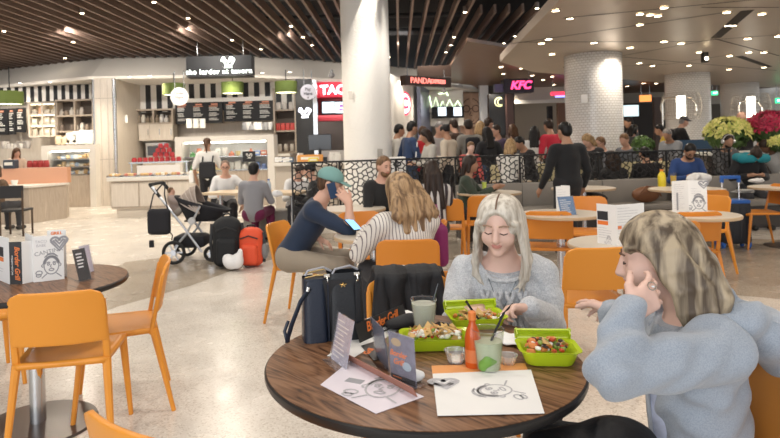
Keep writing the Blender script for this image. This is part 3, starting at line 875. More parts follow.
for i in range(6):
    x = kx - .85 + i * .34; o = thing('tray', 'shallow steel tray of pastries on the kiosk counter', 'tray', (x, 13.14, .881), 0, 'pastry trays on the kiosk')
    mb = MB(); mb.box((0, 0, .01), (.30, .26, .018)); 
    for s in (-1, 1): mb.box((s * .145, 0, .025), (.01, .26, .04))
    mb.build('tray_base', STEEL, o)
    for q in range(4): item('pastry', (x - .09 + .06 * q, 13.1 + .03 * (q % 2), .9), (.09, .09, .06), RN.choice([(.60, .38, .17), (.72, .5, .25), (.8, .72, .6), (.55, .2, .14)]), 'small baked pastry on a tray of the kiosk', 'pastries on the kiosk trays')
RED = (.45, .04, .045)
for (n, z, x0) in ((9, 1.196, -.56), (4, 1.30, -.08), (3, 1.40, -.02), (2, 1.50, .04)):
    for i in range(n):
        item('jar', (kx + x0 + i * .125, 13.5, z), (.11, .11, .098), RED, 'small red jar with pale lid in the pyramid on the kiosk shelf', 'red jars stacked on the kiosk')
# ---- coffee bar at far left
CU = mat('copper_panel', (.72, .38, .24), .35, .35)
t = thing('coffee_bar', 'wood coffee bar with copper upper panel at the left edge', 'counter', (0, 0, 0))
x1 = P(56, 147, 12.9).x; x0 = -9.8; xm = P(27.5, 147, 12.4).x
mb = MB(); mb.prism([(xm, 12.4), (x1, 13.3), (x1 - .15, 13.75), (-9.8, 13.75), (-9.8, 12.4)], 0.0, .74); mb.build('wood_cabinet', WPD, t)
mb = MB(); mb.prism([(-9.8, 12.36), (xm + .02, 12.36), (x1 + .03, 13.28), (x1 + .03, 13.4), (-9.8, 13.4)], .74, .78); mb.build('bar_top', STONE, t)
mb = MB(); mb.prism([(-9.8, 13.0), (x1 - .02, 13.42), (x1 - .02, 13.6), (-9.8, 13.2)], .78, 1.13); mb.build('copper_panel', CU, t)
item('bowl', (P(13, 147, 12.6).x, 12.62, .78), (.14, .14, .12), (.85, .84, .8), 'small white cup on the coffee bar beside the copper panel')
# back bar ware left
b = MB(); xa, xc = -10.5, P(34, 147, 16.6).x; b.box(((xa + xc) / 2, 16.9, .55), (xc - xa, .6, 1.1)); b.box(((xa + xc) / 2, 16.87, 1.13), (xc - xa, .66, .06), mi=1); tag(b.build('back_counter', [WPD, STONE]), 'back counter with cups behind the waitress at far left', 'counter')
row(['plate_stack', 'jar', 'bowl'], 2, 30, 148.5, 16.8, 9, [(.8, .78, .74), (.45, .42, .4)], [.16], [.2, .14], 'pale cups or plates on the back counter behind the waitress', 'cups behind the waitress', .2)
item('box', (P(10, 147, 13.3).x, 13.32, 1.13), (.26, .2, .2), (.04, .05, .07), 'small black till box on the copper coffee bar')
for i in range(7): item('jar', (P(31 + 2.7 * i, 147, 14.0).x, 14.0 + (.07 if i % 2 else -.07), 1.13), (.13, .13, .16), (.42, .06, .06), 'red lidded jar in the row by the coffee bar', 'red jars by the coffee bar')
b = MB(); b.box((P(39, 147, 14.0).x, 14.0, .56), (.8, .3, 1.13)); tag(b.build('stand', WPD), 'narrow wood stand behind the copper panel carrying red jars', 'stand')
# ---- black panel with bird emblem
t, w, h = box_sign('bird_banner', 'tall black wall panel with white bird emblem beside the red sign', 296, 313, 79, 165, 17.0, .3, BLK)
bird(fr(0, h / 2 - (114 - 79) * 17 / 600, -.004), .2, mat('emblem_white', (.9, .9, 1), .5, emit=(.8, .85, 1), es=1.2), t, .05)
b = MB(); boxpx(b, 313.5, 317.5, 80, 165, 16.9, .3); tag(b.build('steel_pillar', STEEL), 'slim steel pillar between black panel and red sign', 'pillar')
# ---- front counter by column
t = thing('stone_counter', 'long speckled stone counter running behind the plaster column', 'counter', (0, 0, 0))
xa, xc = P(274, 147, 12.5).x, P(386, 147, 12.5).x
mb = MB(); mb.box(((xa + xc) / 2, 12.9, .52), (xc - xa, .6, 1.04)); mb.build('counter_body', mat('granite_speckle', (.50, .44, .37), .5, var=.2, vscale=60), t)
mb = MB(); mb.box(((xa + xc) / 2, 12.85, 1.07), (xc - xa + .06, .75, .06), bevel=.006); mb.build('counter_top', STONE, t)
Z = 1.1
row(['box'], 277, 292, 162, 12.7, 4, [(.1, .14, .2), (.8, .8, .8)], [.16], [.1], 'small dark caddy on the stone counter', 'caddies on the stone counter')
item('box', (P(310, 147, 12.8).x, 12.8, Z), (.55, .2, .16), (.72, .33, .08), 'long orange box on the stone counter below the pay sign')
item('box', (P(313, 147, 12.6).x, 12.55, Z), (.2, .1, .1), (.8, .65, .1), 'small yellow box on the stone counter')
for px in (300, 332, 337): item('jar', (P(px, 147, 12.8).x, 12.8, Z), (.16, .16, .2), (.75, .73, .7), 'pale tub on the stone counter by the till', 'tubs on the stone counter')
t = thing('till', 'black till with back of screen on the stone counter', 'till', (P(320, 147, 12.9).x, 12.9, Z))
mb = MB(); mb.box((0, 0, .05), (.3, .3, .1), bevel=.01); mb.build('till_base', BLKG, t); mb = MB(); mb.cyl((0, 0, .1), (0, 0, .3), .03); mb.build('stand', BLKG, t)
mb = MB(); mb.box((0, 0, .42), (.5, .05, .34), bevel=.01); mb.build('screen', BLKG, t)
t = thing('podium', 'white podium box with dark emblem right of the column', 'podium', (P(396, 147, 10.6).x, 10.6, 0))
mb = MB(); mb.box((0, 0, .60), (.30, .3, 1.2), bevel=.01); mb.build('podium_body', WHP, t); strokes([arc(0, 0, .06, 0, 360, 14, .035)], .03, fr(0, 1.08, -.151), 'emblem', BLK, t, .003)
# ---- TACO shop
REDM = mat('sign_red', (.50, .02, .04), .4, emit=(.7, .02, .05), es=.5)
PINK = mat('letter_glow', (1, .9, .95), .5, emit=(1, .82, .9), es=4)
t, w, h = box_sign('taco_sign', 'red fascia sign with glowing white letters left of the plaster column', 317, 352, 82, 97, 18.4, .4, REDM)
text_mesh('TACO', .38, 'lettering', PINK, t, fr(.10, -.02, -.03), .02, bold=.012)
t, w, h = box_sign('red_panel', 'dark red trim band framing the menu screens left of the column', 318, 352, 97.5, 121, 18.6, .2, mat('trim_dark_red', (.22, .012, .02), .4))
SCR = mat('menu_screen', (.8, .9, 1), .3, emit=(.75, .88, 1), es=1.3)
for i, px in enumerate((328.5, 341.5)):
    c = P(px, 107.5, 18.565); o = thing('menu_screen', ['bright menu screen at left under the red taco sign', 'bright menu screen showing a burger picture beside the column'][i], 'screen', c)
    mb = MB(); mb.box((0, 0, 0), (.44, .06, .40)); mb.build('screen_frame', BLKG, o); mb = MB(); mb.box((0, -.033, 0), (.38, .01, .34)); mb.build('display', SCR, o)
    if i:
        mb = MB(); mb.box((.02, -.04, .05), (.16, .005, .09)); mb.box((.02, -.04, -.07), (.2, .005, .06)); mb.build('picture', mat('picture_purple', (.4, .2, .5), .5, emit=(.4, .15, .5), es=.6), o)
b = MB(); boxpx(b, 318, 384, 150, 168, 17.2, .6); tag(b.build('kitchen_counter', mat('kitchen_steel', (.45, .42, .4), .4, .5)), 'steel kitchen counter under the taco menu screens', 'counter')
area('shop_lamp', (P(335, 147, 19).x, 18.9, 2.4), 1.0, 30, (1, .92, .85))
# ---- C logo wall, panda, etc.
c = P(404, 103.5, 18.75); t = thing('round_logo_sign', 'round red ringed letter sign on the white wall right of the column', 'sign', c)
CR = mat('logo_red', (.8, .03, .08), .5, emit=(.9, .03, .08), es=1.5)
mb = MB(); mb.lathe([(.37, -.03), (.37, .03)], seg=40); mb.xf(Matrix.Rotation(PI / 2, 4, 'X')); mb.build('ring', CR, t); t.rotation_euler.z = math.radians(52)
mb = MB(); mb.lathe([(.31, -.035), (.31, .035)], seg=40); mb.xf(Matrix.Rotation(PI / 2, 4, 'X')); mb.build('disc', mat('logo_white', (1, 1, 1), .5, emit=(1, .97, .97), es=1.2), t)
text_mesh('C', .48, 'lettering', CR, t, fr(0, 0, -.045), .01, bold=.022)
# panda sign, hung obliquely
def oblique_sign(name, label, a, c_, ya0, ya1, Ya_, Yc, depth, m, txts):
    A = P(a, ya0, Ya_); Bt = P(a, ya1, Ya_); C_ = P(c_, ya0, Yc)
    ctr = (A + C_) / 2; h = abs(A.z - Bt.z); d = C_ - A; d.z = 0; w = d.length; rz = math.atan2(d.y, d.x)
    t = thing(name, label, 'sign', (ctr.x, ctr.y, A.z - h / 2), rz)
    mb = MB(); mb.box((0, depth / 2, 0), (w, depth, h), bevel=.01); mb.build('sign_case', m, t)
    for s in (-.4, .4):
        mb = MB(); mb.cyl((s * w, depth / 2, h / 2), (s * w, depth / 2, 3.46 - (A.z - h / 2)), .012, seg=6); mb.build('hanging_rod', STEEL, t)
    for tx, s, x, mm, bd in txts:
        text_mesh(tx, s, 'lettering', mm, t, fr(x, 0, -.012), .008, bold=bd)
    return t, w, h
PR = mat('panda_red', (.9, .25, .2), .5, emit=(1, .25, .2), es=1.6)
SGB = mat('sign_bronze', (.07, .045, .035), .4, .3)
t, w, h = oblique_sign('panda_sign', 'bronze hanging sign with red panda lettering over the queue', 405, 451, 75, 85, 15.6, 16.6, .2, SGB, [('PANDA', .22, -.3, PR, .001), ('EXPRESS', .15, .33, PR, .004)])
b = MB(); boxpx(b, 418, 451, 65.5, 77, 16.9, .3); tag(b.build('bronze_bulkhead', SGB), 'dark bronze bulkhead box just above the panda sign', 'panel')
NG = mat('neon_green', (.8, 1, .7), .5, emit=(.75, 1, .62), es=3)
c = P(444, 104, 22.4); t = thing('neon_sign', 'green white neon script sign on the wall above the queue', 'sign', c)
strokes([[(-.55, .3), (-.45, -.2), (-.3, .25), (-.2, -.2), (-.05, .1), (.05, -.15), (.2, .15), (.35, -.15), (.5, .1), (.62, -.1)], [(-.4, -.4), (0, -.32), (.5, -.4)], [(-.2, .38), (.1, .42), (.15, .3)]], .035, fr(0, 0, -.05), 'neon_script', NG, t, .01)
mb = MB(); mb.box((0, 0, 0.1), (1.4, .04, .8)); mb.build('backing', WL, t)
b = MB(); boxpx(b, 432, 464, 106.5, 118, 22.3, .2); tag(b.build('screen_bulkhead', BLKG), 'black bulkhead holding the two queue menu screens', 'panel')
for px, lab in ((442, 'white menu screen left in the black bulkhead over the queue'), (457.5, 'white menu screen right in the black bulkhead over the queue')):
    c = P(px, 111.5, 22.2); o = thing('menu_screen', lab, 'screen', c)
    mb = MB(); mb.box((0, 0, 0), (.36, .05, .38)); mb.build('screen_frame', BLKG, o); mb = MB(); mb.box((0, -.03, 0), (.3, .01, .32)); mb.build('display', SCR, o)
c = P(471, 110, 23.4); t = thing('wall_mural', 'sepia mural of a face in glasses on the brown wall', 'mural', c)
mb = MB(); mb.box((0, 0, 0), (.8, .03, 1.3)); mb.build('mural_board', wood_mat('mural_board', (.52, .36, .27), (.40, .25, .18), (1, 1, 1), .6, 2), t)
strokes([arc(-.18, .05, .13, 0, 360, 14), arc(.18, .05, .13, 0, 360, 14), [(-.05, .05), (.05, .05)], arc(0, -.05, .38, 100, 440, 24, .5), [(0, -.05), (-.06, -.2), (.04, -.22)], arc(0, -.35, .1, 200, 340, 8)], .035, fr(0, 0, -.018), 'face_drawing', mat('mural_ink', (.12, .07, .06), .7), t, .004)
# KFC
t, w, h = box_sign('kfc_sign', 'dark hanging box sign with glowing red KFC letters', 504, 534, 78.5, 92.5, 18.5, .4, mat('kfc_case', (.02, .015, .03), .4))
KR = mat('kfc_red', (1, .05, .15), .5, emit=(1, .05, .18), es=3)
text_mesh('KFC', .34, 'lettering', KR, t, fr(.04, 0, -.02), .01, shear=.25, bold=.012)
b = MB(); boxpx(b, 495, 505, 84, 92, 18.6, .2); tag(b.build('sign_bracket', mat('bracket_violet', (.12, .1, .22), .4)), 'dark violet bracket left of the red KFC sign', 'bracket')
t, w, h = box_sign('black_sign', 'black gloss panel with small yellow crescent emblem near the KFC sign', 489.5, 507, 94, 135, 21.5, .3, BLKG)
strokes([arc(0, .45, .16, 60, 300, 12), arc(.06, .45, .12, 70, 290, 12)], .03, fr(.05, 0, -.004), 'emblem', mat('emblem_yellow', (.9, .9, .5), .5, emit=(.8, .85, .4), es=1), t, .004)
b = MB(); boxpx(b, 507.5, 514, 93, 168, 21.3, .3); tag(b.build('brown_pillar', mat('pillar_brown', (.10, .055, .05), .3)), 'dark brown gloss pillar right of the crescent panel', 'pillar')
t, w, h = box_sign('distant_sign', 'small distant sign with red and blue light by the mosaic column', 552, 567, 91.5, 95, 22, .2, mat('far_red', (.5, .02, .05), .4, emit=(.9, .05, .1), es=1.5))
b = MB(); boxpx(b, 556, 572, 95.5, 97, 22, .1); tag(b.build('blue_light_strip', mat('far_blue', (.3, .3, 1), .4, emit=(.3, .35, 1), es=2)), 'thin blue light strip under the distant red sign', 'light')
b = MB(); boxpx(b, 489, 568, 100, 103.5, 24.2, .1); struct(b.build('trim_1', mat('header_trim_pale', (.8, .78, .74), .5)))  # plain pale trim strip in one even colour
b = MB(); boxpx(b, 549, 553.5, 106, 175, 24, .2); tag(b.build('dark_post', BLK), 'dark post on the beige far wall', 'post')
b = MB(); boxpx(b, 559, 566, 103, 175, 23.6, .2); tag(b.build('wood_post', mat('post_brown', (.2, .1, .06), .4)), 'brown post beside the nearest mosaic column', 'post')
# right far: screens, orange sign, exit sign
for px0, px1, ya, yb, lab in ((622, 639, 104.5, 117, 'bright pale blue screen right of the nearest mosaic column'),):
    t, w, h = box_sign('far_screen', lab, px0, px1, ya, yb, 26, .1, BLKG); t['category'] = 'screen'
    mb = MB(); mb.box((0, -.02, 0), (w - .06, .02, h - .06)); mb.build('display', mat('screen_blue', (.7, .85, .9), .4, emit=(.65, .85, .9), es=1.1), t)
t, w, h = box_sign('orange_sign', 'small glowing orange sign between the first two mosaic columns', 641, 651.5, 95, 101.5, 25, .15, mat('orange_sign', (.9, .3, .08), .5, emit=(1, .32, .08), es=1.4))
GRN = mat('exit_green', (.05, .8, .25), .5, emit=(.05, .9, .3), es=2)
t, w, h = box_sign('exit_sign', 'small green exit sign between second and third mosaic columns', 712.5, 718, 91, 95, 25, .1, GRN)
text_mesh('EXIT', .09, 'lettering', NEON, t, fr(0, 0, -.004), .003)
t, w, h = box_sign('exit_sign', 'small green exit sign at the right edge of the photo', 777, 783, 98, 103, 20, .1, GRN); text_mesh('EXIT', .09, 'lettering', NEON, t, fr(0, 0, -.004), .003)
b = MB(); boxpx(b, 655, 663, 97, 150, 20.5, .15); tag(b.build('partition', mat('panel_brown', (.09, .06, .05), .4)), 'dark brown panel left of the second mosaic column', 'panel')
# ceiling camera box
c = G(704.5, 48.5, 3.1); t = thing('ceiling_camera', 'black box fixture hanging from the metal panel ceiling', 'fixture', (c.x, c.y, 2.9))
mb = MB(); mb.box((0, 0, .03), (.10, .10, .20), bevel=.01); mb.build('housing', BLK, t); mb = MB(); mb.cyl((0, -.05, .0), (0, -.075, -.0), .03); mb.build('lens', LAMP, t)
for px, py, Y, lab in ((331.5, 75.5, 16.5, 'small dark dome camera under the soffit left of the column'),(444, 91, 19, 'small twin spotlight under the soffit by the panda sign')):
    c = P(px, py, Y); o = sdf_obj('dome_camera', [ell((0, 0, 0), (.09, .09, .07)), cap((0, 0, 0), (0, 0, 3.5 - c.z - .0), .03, .05)], .015, mat('camera_grey', (.25, .24, .24), .4)); o.location = c; tag(o, lab, 'camera')
# exit door flash lamps: perforated glowing lamp panels hung from steel hoops (right)
def hoop_lamp(px, py, Y, x0, x1, ytop, ybot, lab):
    c = P(px, py, Y); a = P(x0, ytop, Y); d = P(x1, ytop, Y)
    t = thing('hoop_lamp', lab, 'lamp', (c.x, Y, 0))
    mb = MB(); hz = a.z; L = a.x - c.x; R_ = d.x - c.x
    mb.tube([(L, 0, .0), (L, 0, hz - .12), (L + .04, 0, hz - .03), (L + .13, 0, hz), (R_ - .1, 0, hz - .02), (R_, 0, hz - .15), (R_ + .02, 0, hz - .3)], .022); mb.build('hoop_frame', mat('hoop_steel', (.7, .66, .6), .25, .9), t)
    mb = MB(); mb.cyl((0, 0, c.z - .24), (0, 0, c.z + .24), .09, seg=16); mb.build('light_tube', mat('tube_glow', (1, 1, 1), .5, emit=(1, .95, .8), es=5), t)
    mb = MB(); mb.grid(lambda u, v: Vector(((.34 + .06 * math.sin(v * PI)) * math.cos(2 * PI * u), (.34 + .06 * math.sin(v * PI)) * math.sin(2 * PI * u), c.z - .26 + .55 * v)), 22, 7, wrap=True)
    o = mb.build('wire_shade', mat('shade_wire', (.35, .3, .25), .4, .6), t); w_ = o.modifiers.new('wire', 'WIREFRAME'); w_.thickness = .007
hoop_lamp(681, 107, 13.0, 662, 696, 98, 160, 'steel hoop lamp with glowing tube before the second mosaic column')
hoop_lamp(751, 107, 14.0, 738, 762, 101, 160, 'steel hoop lamp with glowing tube behind the poinsettias')
# shop lights
for (x, y, p) in [(-7.8, 15.6, 150), (-5.2, 15.8, 150), (-3.0, 15.2, 130), (-1.6, 16.2, 90), (-9.4, 15.8, 110), (-9.6, 17.0, 60), (1.7, 18.0, 150), (3.0, 20.0, 150), (5.0, 21.3, 130), (2.2, 14.5, 110), (6.5, 24, 90)]:
    spot('shop_downlight', (x, y, 3.4), (x, y, 0), p, (1, .88, .70), 140, .6, .06)
for px in (150, 190, 222, 262, 290, 20, 50, 70, 130, 205, 245):
    Yy = 15.9 if px > 93 else 16.6
    downlight(px, 147 - (3.44 - 1.4) * 600 / Yy - (px - 350) * .028, 3.44, .07, LAMPW, 'small white downlight in the soffit over the shop counters', 'soffit downlights')
spot('column_spotlight', (.62, 10.2, 4.9), (.3, 11.0, 2.4), 170, (1, .93, .8), 50, .7, .04)
# =================================================================== FURNITURE
ORG = mat('orange_plastic', (.64, .225, .026), .42, var=.03, vscale=3)
ORG_LIT = mat('orange_plastic_lit', (.76, .295, .035), .40, var=.03, vscale=3)  # same orange plastic, with brighter light put into the colour
def chair_proto(m):
    t = thing('cafe_chair', None, None)
    # seat
    b = MB()
    def seat(u, v):
        y = -.20 + .42 * v; hw = .20 + .025 * v
        e = min(1, (1 - v) / .12); hw -= .05 * (1 - math.sqrt(max(0, 1 - (1 - e) ** 2)))
        x = (u * 2 - 1) * hw
        z = .452 - .018 * math.cos((u * 2 - 1) * PI / 2) * math.sin(v * PI) - (.02 * ((v - .85) / .15) ** 2 if v > .85 else 0)
        return Vector((x, y, z))
    b.grid(seat, 12, 14); o = b.build('seat', m, t, smooth=True); thicken(o, .026, -1)
    # backrest panel with side posts
    b = MB()
    def back(u, v):
        z = .535 + .252 * v; hw = .205; r = .055
        if z > .787 - r: hw -= r - math.sqrt(max(0, r * r - (z - (.787 - r)) ** 2))
        if z < .545 + .03: hw -= .0
        x = (u * 2 - 1) * hw
        y = -.215 - (z - .45) * .20 + .035 * (x / .205) ** 2 - .04 * max(0, z - .70)
        return Vector((x, y, z))
    b.grid(back, 14, 14)
    o = b.build('backrest', m, t, smooth=True); thicken(o, .016, 0); mod_bevel(o, .004)
    for s in (-1, 1):
        b = MB(); pts = []
        for k in range(6):
            z = .42 + (.735 - .42) * k / 5; pts.append((s * .197, -.205 + .028 - (z - .45) * .20, z))
        b.tube(pts, .012, 8, radii=[(.018, .013), (.018, .013), (.017, .012), (.015, .011), (.014, .010), (.012, .008)])
        b.build('side_post', m, t, smooth=True)
    for sx_, sy in ((-1, 1), (1, 1), (-1, -1), (1, -1)):
        b = MB()
        top = Vector((sx_ * (.205 if sy > 0 else .195), .17 if sy > 0 else -.18, .445)); bot = Vector((sx_ * .228, .225 if sy > 0 else -.275, 0))
        b.tube([top, top.lerp(bot, .5), bot], .013, 8, radii=[(.021, .019), (.017, .015), (.012, .012)])
        b.build('leg', m, t, smooth=True)
    return t
CHP = {'o': chair_proto(ORG), 'y': chair_proto(ORG_LIT)}
_cu = set()
def chair(px, py, heading, label, kind='o', z=.787, dz=None):
    """px,py: pixel of the middle of the backrest's top edge; heading: degrees, 90 faces away from the camera"""
    p = G(px, py, z)
    if dz: p = P(px, py, dz)
    a = math.radians(heading - 90)
    off = Vector((-math.sin(a), math.cos(a), 0)) * .29       # from back top to seat centre
    o = CHP[kind] if kind not in _cu else copy_tree(CHP[kind])
    _cu.add(kind)
    o.location = (p.x + off.x, p.y + off.y, 0); o.rotation_euler = (0, 0, a)
    tag(o, label, 'chair', 'orange cafe chairs')
    return o
chair(53, 293, 101, 'orange cafe chair in the left foreground seen from behind', 'y', z=.787)
chair(170, 252, 200, 'orange cafe chair side on at the right of the left dark table', 'y', dz=3.47)
o = chair(20, 262, -50, 'orange cafe chair cut by the left edge behind the dark table', 'y', dz=3.9); o.location = (-2.36, 3.72, 0)
chair(119, 430, 55, 'orange cafe chair whose backrest tip shows at the bottom edge', 'y')
C_CAP = chair(273, 222, -20, 'orange cafe chair carrying the man in the green cap', 'y')
chair(408, 240, 88, 'orange cafe chair behind the woman in striped cardigan', 'o')
C_JKT = chair(409, 276, -86, 'orange cafe chair with the black jacket over it', 'y')
chair(447, 221, 172, 'orange cafe chair side on with a purple bag on it', 'o')
chair(444, 199, 75, 'orange cafe chair empty left of the drinks table', 'o')
chair(486, 191, 88, 'orange cafe chair facing the drinks table behind the white haired woman', 'o', dz=7.0)
chair(548, 211.5, 74, 'orange cafe chair just right of the white haired woman head', 'o')
chair(586, 196, -105, 'orange cafe chair beyond the small blue table card', 'o')
chair(604, 248, 91, 'orange cafe chair between the two women in front', 'y')
chair(700, 212, 88, 'orange cafe chair in front of the tall drawing menu', 'o')
chair(678, 222, 96, 'orange cafe chair partly behind the hooded woman hair', 'o')
chair(716, 195, 200, 'orange cafe chair side on right of the drawing menu table', 'y')
chair(712, 185, 84, 'orange cafe chair farthest right, before the blue suitcase handle', 'o', dz=6.9)
chair(783, 184, 170, 'orange cafe chair cut by the right edge of the photo', 'o')
chair(358, 208, -80, 'orange cafe chair at the small table of the bearded man', 'o', dz=5.7)
# hooded woman's chair and white haired woman's chair
CW = mat('brown_orange_plastic', (.60, .24, .045), .35)
CHP['h'] = chair_proto(CW)
C_HOOD = chair(700, 330, 165, 'brown orange cafe chair under the woman in the grey hoodie', 'h', dz=1.9); C_HOOD.location = (.85, 1.60, 0); C_HOOD.rotation_euler.z = math.radians(170 - 90)
C_WHT = chair(520, 250, -95, 'orange cafe chair under the white haired woman', 'o', dz=2.9); C_WHT.location = (.50, 2.62, 0); C_WHT.rotation_euler.z = math.radians(172)

# ---- tables
def walnut():
    m = mat('walnut_laminate', (.18, .10, .06), .36, spec=.35); nt = m.node_tree; b = nt.nodes['Principled BSDF']
    tc = N(nt, 'ShaderNodeTexCoord'); mr = N(nt, 'ShaderNodeMapping'); mr.inputs['Rotation'].default_value = (0, 0, math.radians(48)); nt.links.new(tc.outputs['Object'], mr.inputs[0])
    mp = N(nt, 'ShaderNodeMapping'); mp.inputs['Scale'].default_value = (1.0, 6.5, 1)
    nt.links.new(mr.outputs[0], mp.inputs[0])
    n = N(nt, 'ShaderNodeTexNoise'); n.inputs['Scale'].default_value = 2.0; n.inputs['Detail'].default_value = 3; n.inputs['Distortion'].default_value = .6
    nt.links.new(mp.outputs[0], n.inputs['Vector'])
    k = N(nt, 'ShaderNodeMath'); k.operation = 'MULTIPLY'; k.inputs[1].default_value = 9.0; nt.links.new(n.outputs['Fac'], k.inputs[0])
    fr_ = N(nt, 'ShaderNodeMath'); fr_.operation = 'PINGPONG'; fr_.inputs[1].default_value = .5; nt.links.new(k.outputs[0], fr_.inputs[0])
    mp2 = N(nt, 'ShaderNodeMapping'); mp2.inputs['Scale'].default_value = (3, 70, 1)
    nt.links.new(mr.outputs[0], mp2.inputs[0])
    n2 = N(nt, 'ShaderNodeTexNoise'); n2.inputs['Scale'].default_value = 2; n2.inputs['Detail'].default_value = 4; nt.links.new(mp2.outputs[0], n2.inputs['Vector'])
    a = N(nt, 'ShaderNodeMath'); a.operation = 'MULTIPLY_ADD'; a.inputs[1].default_value = .9; nt.links.new(fr_.outputs[0], a.inputs[0]); nt.links.new(n2.outputs['Fac'], a.inputs[2])
    r = ramp(nt, [(.38, (.05, .022, .011)), (.55, (.135, .062, .030)), (.75, (.20, .098, .048)), (.95, (.25, .13, .068))])
    nt.links.new(a.outputs[0], r.inputs[0]); nt.links.new(r.outputs[0], b.inputs['Base Color'])
    return m
WAL = walnut()
EDGE = mat('table_edge_black', (.015, .014, .014), .35)
BASE = mat('base_dark_steel', (.12, .10, .09), .34, .6)
CRM = mat('table_cream', (.62, .55, .46), .35, var=.03)
CRE = mat('table_edge_wood', (.52, .38, .24), .5)
TZ = .75
def round_table(c, R, label, top=WAL, edge=EDGE, base=True, grp=None):
    t = thing('round_table', label, 'table', (c[0], c[1], 0), 0, grp)
    b = MB(); b.lathe([(R - .004, TZ - .002), (R - .006, TZ)], seg=96); b.lathe([(.001, TZ - .0005), (R - .006, TZ)], seg=96, caps=False); b.build('tabletop', top, t)
    b = MB(); b.lathe([(R - .03, TZ - .03), (R - .004, TZ - .028), (R, TZ - .02), (R, TZ - .006), (R - .005, TZ - .001)], seg=96); o = b.build('table_edge', edge, t, smooth=True)
    b = MB(); b.cyl((0, 0, .02), (0, 0, TZ - .03), .038, seg=24); o = b.build('pedestal', STEEL, t, smooth=True)
    b = MB(); b.lathe([(.001, .022), (.10, .02), (R * .62, .012), (R * .63, .0), (.001, 0)][::-1], seg=64, caps=False); o = b.build('base_plate', BASE, t, smooth=True)
    return t
T1 = (.20, 1.83); T2 = (-1.66, 3.12)
round_table(T1, .475, 'large round walnut table in front with food and handbag')
round_table(T2, .46, 'round walnut table at left carrying the folded menus')
round_table((.16, 4.42), .30, 'small round cream table between the capped man and the phone woman', CRM, CRE)
round_table(G(352, 208, TZ), .36, 'small round cream table before the bearded man', CRM, CRE)
round_table(G(489, 192, TZ), .42, 'round cream table with the two drinks behind the white haired woman', CRM, CRE)
round_table(G(560, 213.0, TZ), .36, 'round cream table with white card and small blue card', CRM, CRE)
round_table(G(628, 243, TZ), .36, 'round cream table with the trifold menu right of centre', CRM, CRE)
round_table(G(686, 188.5, TZ), .44, 'round cream table with juice bottle and beer glass', CRM, CRE)
round_table(G(697, 214, TZ), .33, 'round cream table under the tall drawing menu', CRM, CRE)
round_table(G(787, 186.5, TZ), .42, 'round cream table at the right edge with a white napkin', CRM, CRE)
round_table(G(583, 187.5, TZ), .42, 'round cream table just behind the standing man in black', CRM, CRE)
# long light wood table of the bald man
a = P(212, 190, 9.6); c = P(302, 192, 9.0)
t = thing('long_table', 'long light wood table of the bald man and grey shirt person', 'table', ((a.x + c.x) / 2, 9.3, 0), math.atan2(-.6, c.x - a.x))
LW = wood_mat('light_wood_top', (.58, .44, .29), (.68, .54, .38), (1, 6, 1), .4)
L = c.x - a.x + .1
b = MB(); b.box((0, 0, .735), (L, .62, .04), bevel=.008); b.build('tabletop', LW, t)
for s in (-.40, .40):
    b = MB(); b.cyl((s * L, 0, .02), (s * L, 0, .72), .035); b.build('leg', STEEL, t)
    b = MB(); b.lathe([(.2, 0), (.2, .015), (.05, .02)], (s * L, 0, 0), 24); b.build('foot_plate', BASE, t)
# grey block seats
GB = mat('grey_block', (.30, .28, .25), .6, var=.06)
for px, py, w, lab in ((268, 240, .75, 'grey upholstered block seat beside the orange backpack'), (305, 232, .6, 'grey upholstered block seat behind the capped man')):
    p = G(px, py); t = thing('block_seat', lab, 'seat', (p.x, p.y + .25, 0)); b = MB(); b.box((0, 0, .24), (w, .5, .40), bevel=.02); b.build('upholstery', GB, t, smooth=True)
    b = MB(); b.box((0, 0, .02), (w - .08, .42, .04)); b.build('plinth', BLK, t)
# ---- banquette
BQ = mat('bench_taupe', (.25, .23, .205), .55, var=.08)
path = [(455, 8.75), (520, 8.9), (600, 9.0), (700, 9.2), (800, 9.4)]
def railpt(px, Y): return P(px, 147, Y).to_2d()
for i in range(4):
    a = railpt(*path[i]); c = railpt(*path[i + 1]); d = c - a; L = d.length; rz = math.atan2(d.y, d.x); m_ = (a + c) / 2
    labs = ['taupe upholstered bench section leftmost behind the drinks table', 'taupe upholstered bench section behind the standing man in black', 'taupe upholstered bench section below the man in blue sweater', 'taupe upholstered bench section at right behind the suitcase']
    t = thing('bench', labs[i], 'bench', (m_.x, m_.y, 0), rz, 'bench sections')
    b = MB(); b.box((0, .0, .62), (L - .004, .09, .36), bevel=.015); b.build('bench_back', BQ, t, smooth=True)
    b = MB(); b.box((0, -.27, .415), (L - .004, .45, .09), bevel=.02); b.build('seat_cushion', BQ, t, smooth=True)
    b = MB(); b.box((0, -.2, .20), (L - .004, .42, .33)); b.build('bench_base', mat('bench_base', (.07, .06, .055), .6), t)
    b = MB(); b.box((0, -.18, .018), (L - .004, .42, .036)); b.build('kick_plate', mat('kick_plate', (.4, .36, .32), .4), t)
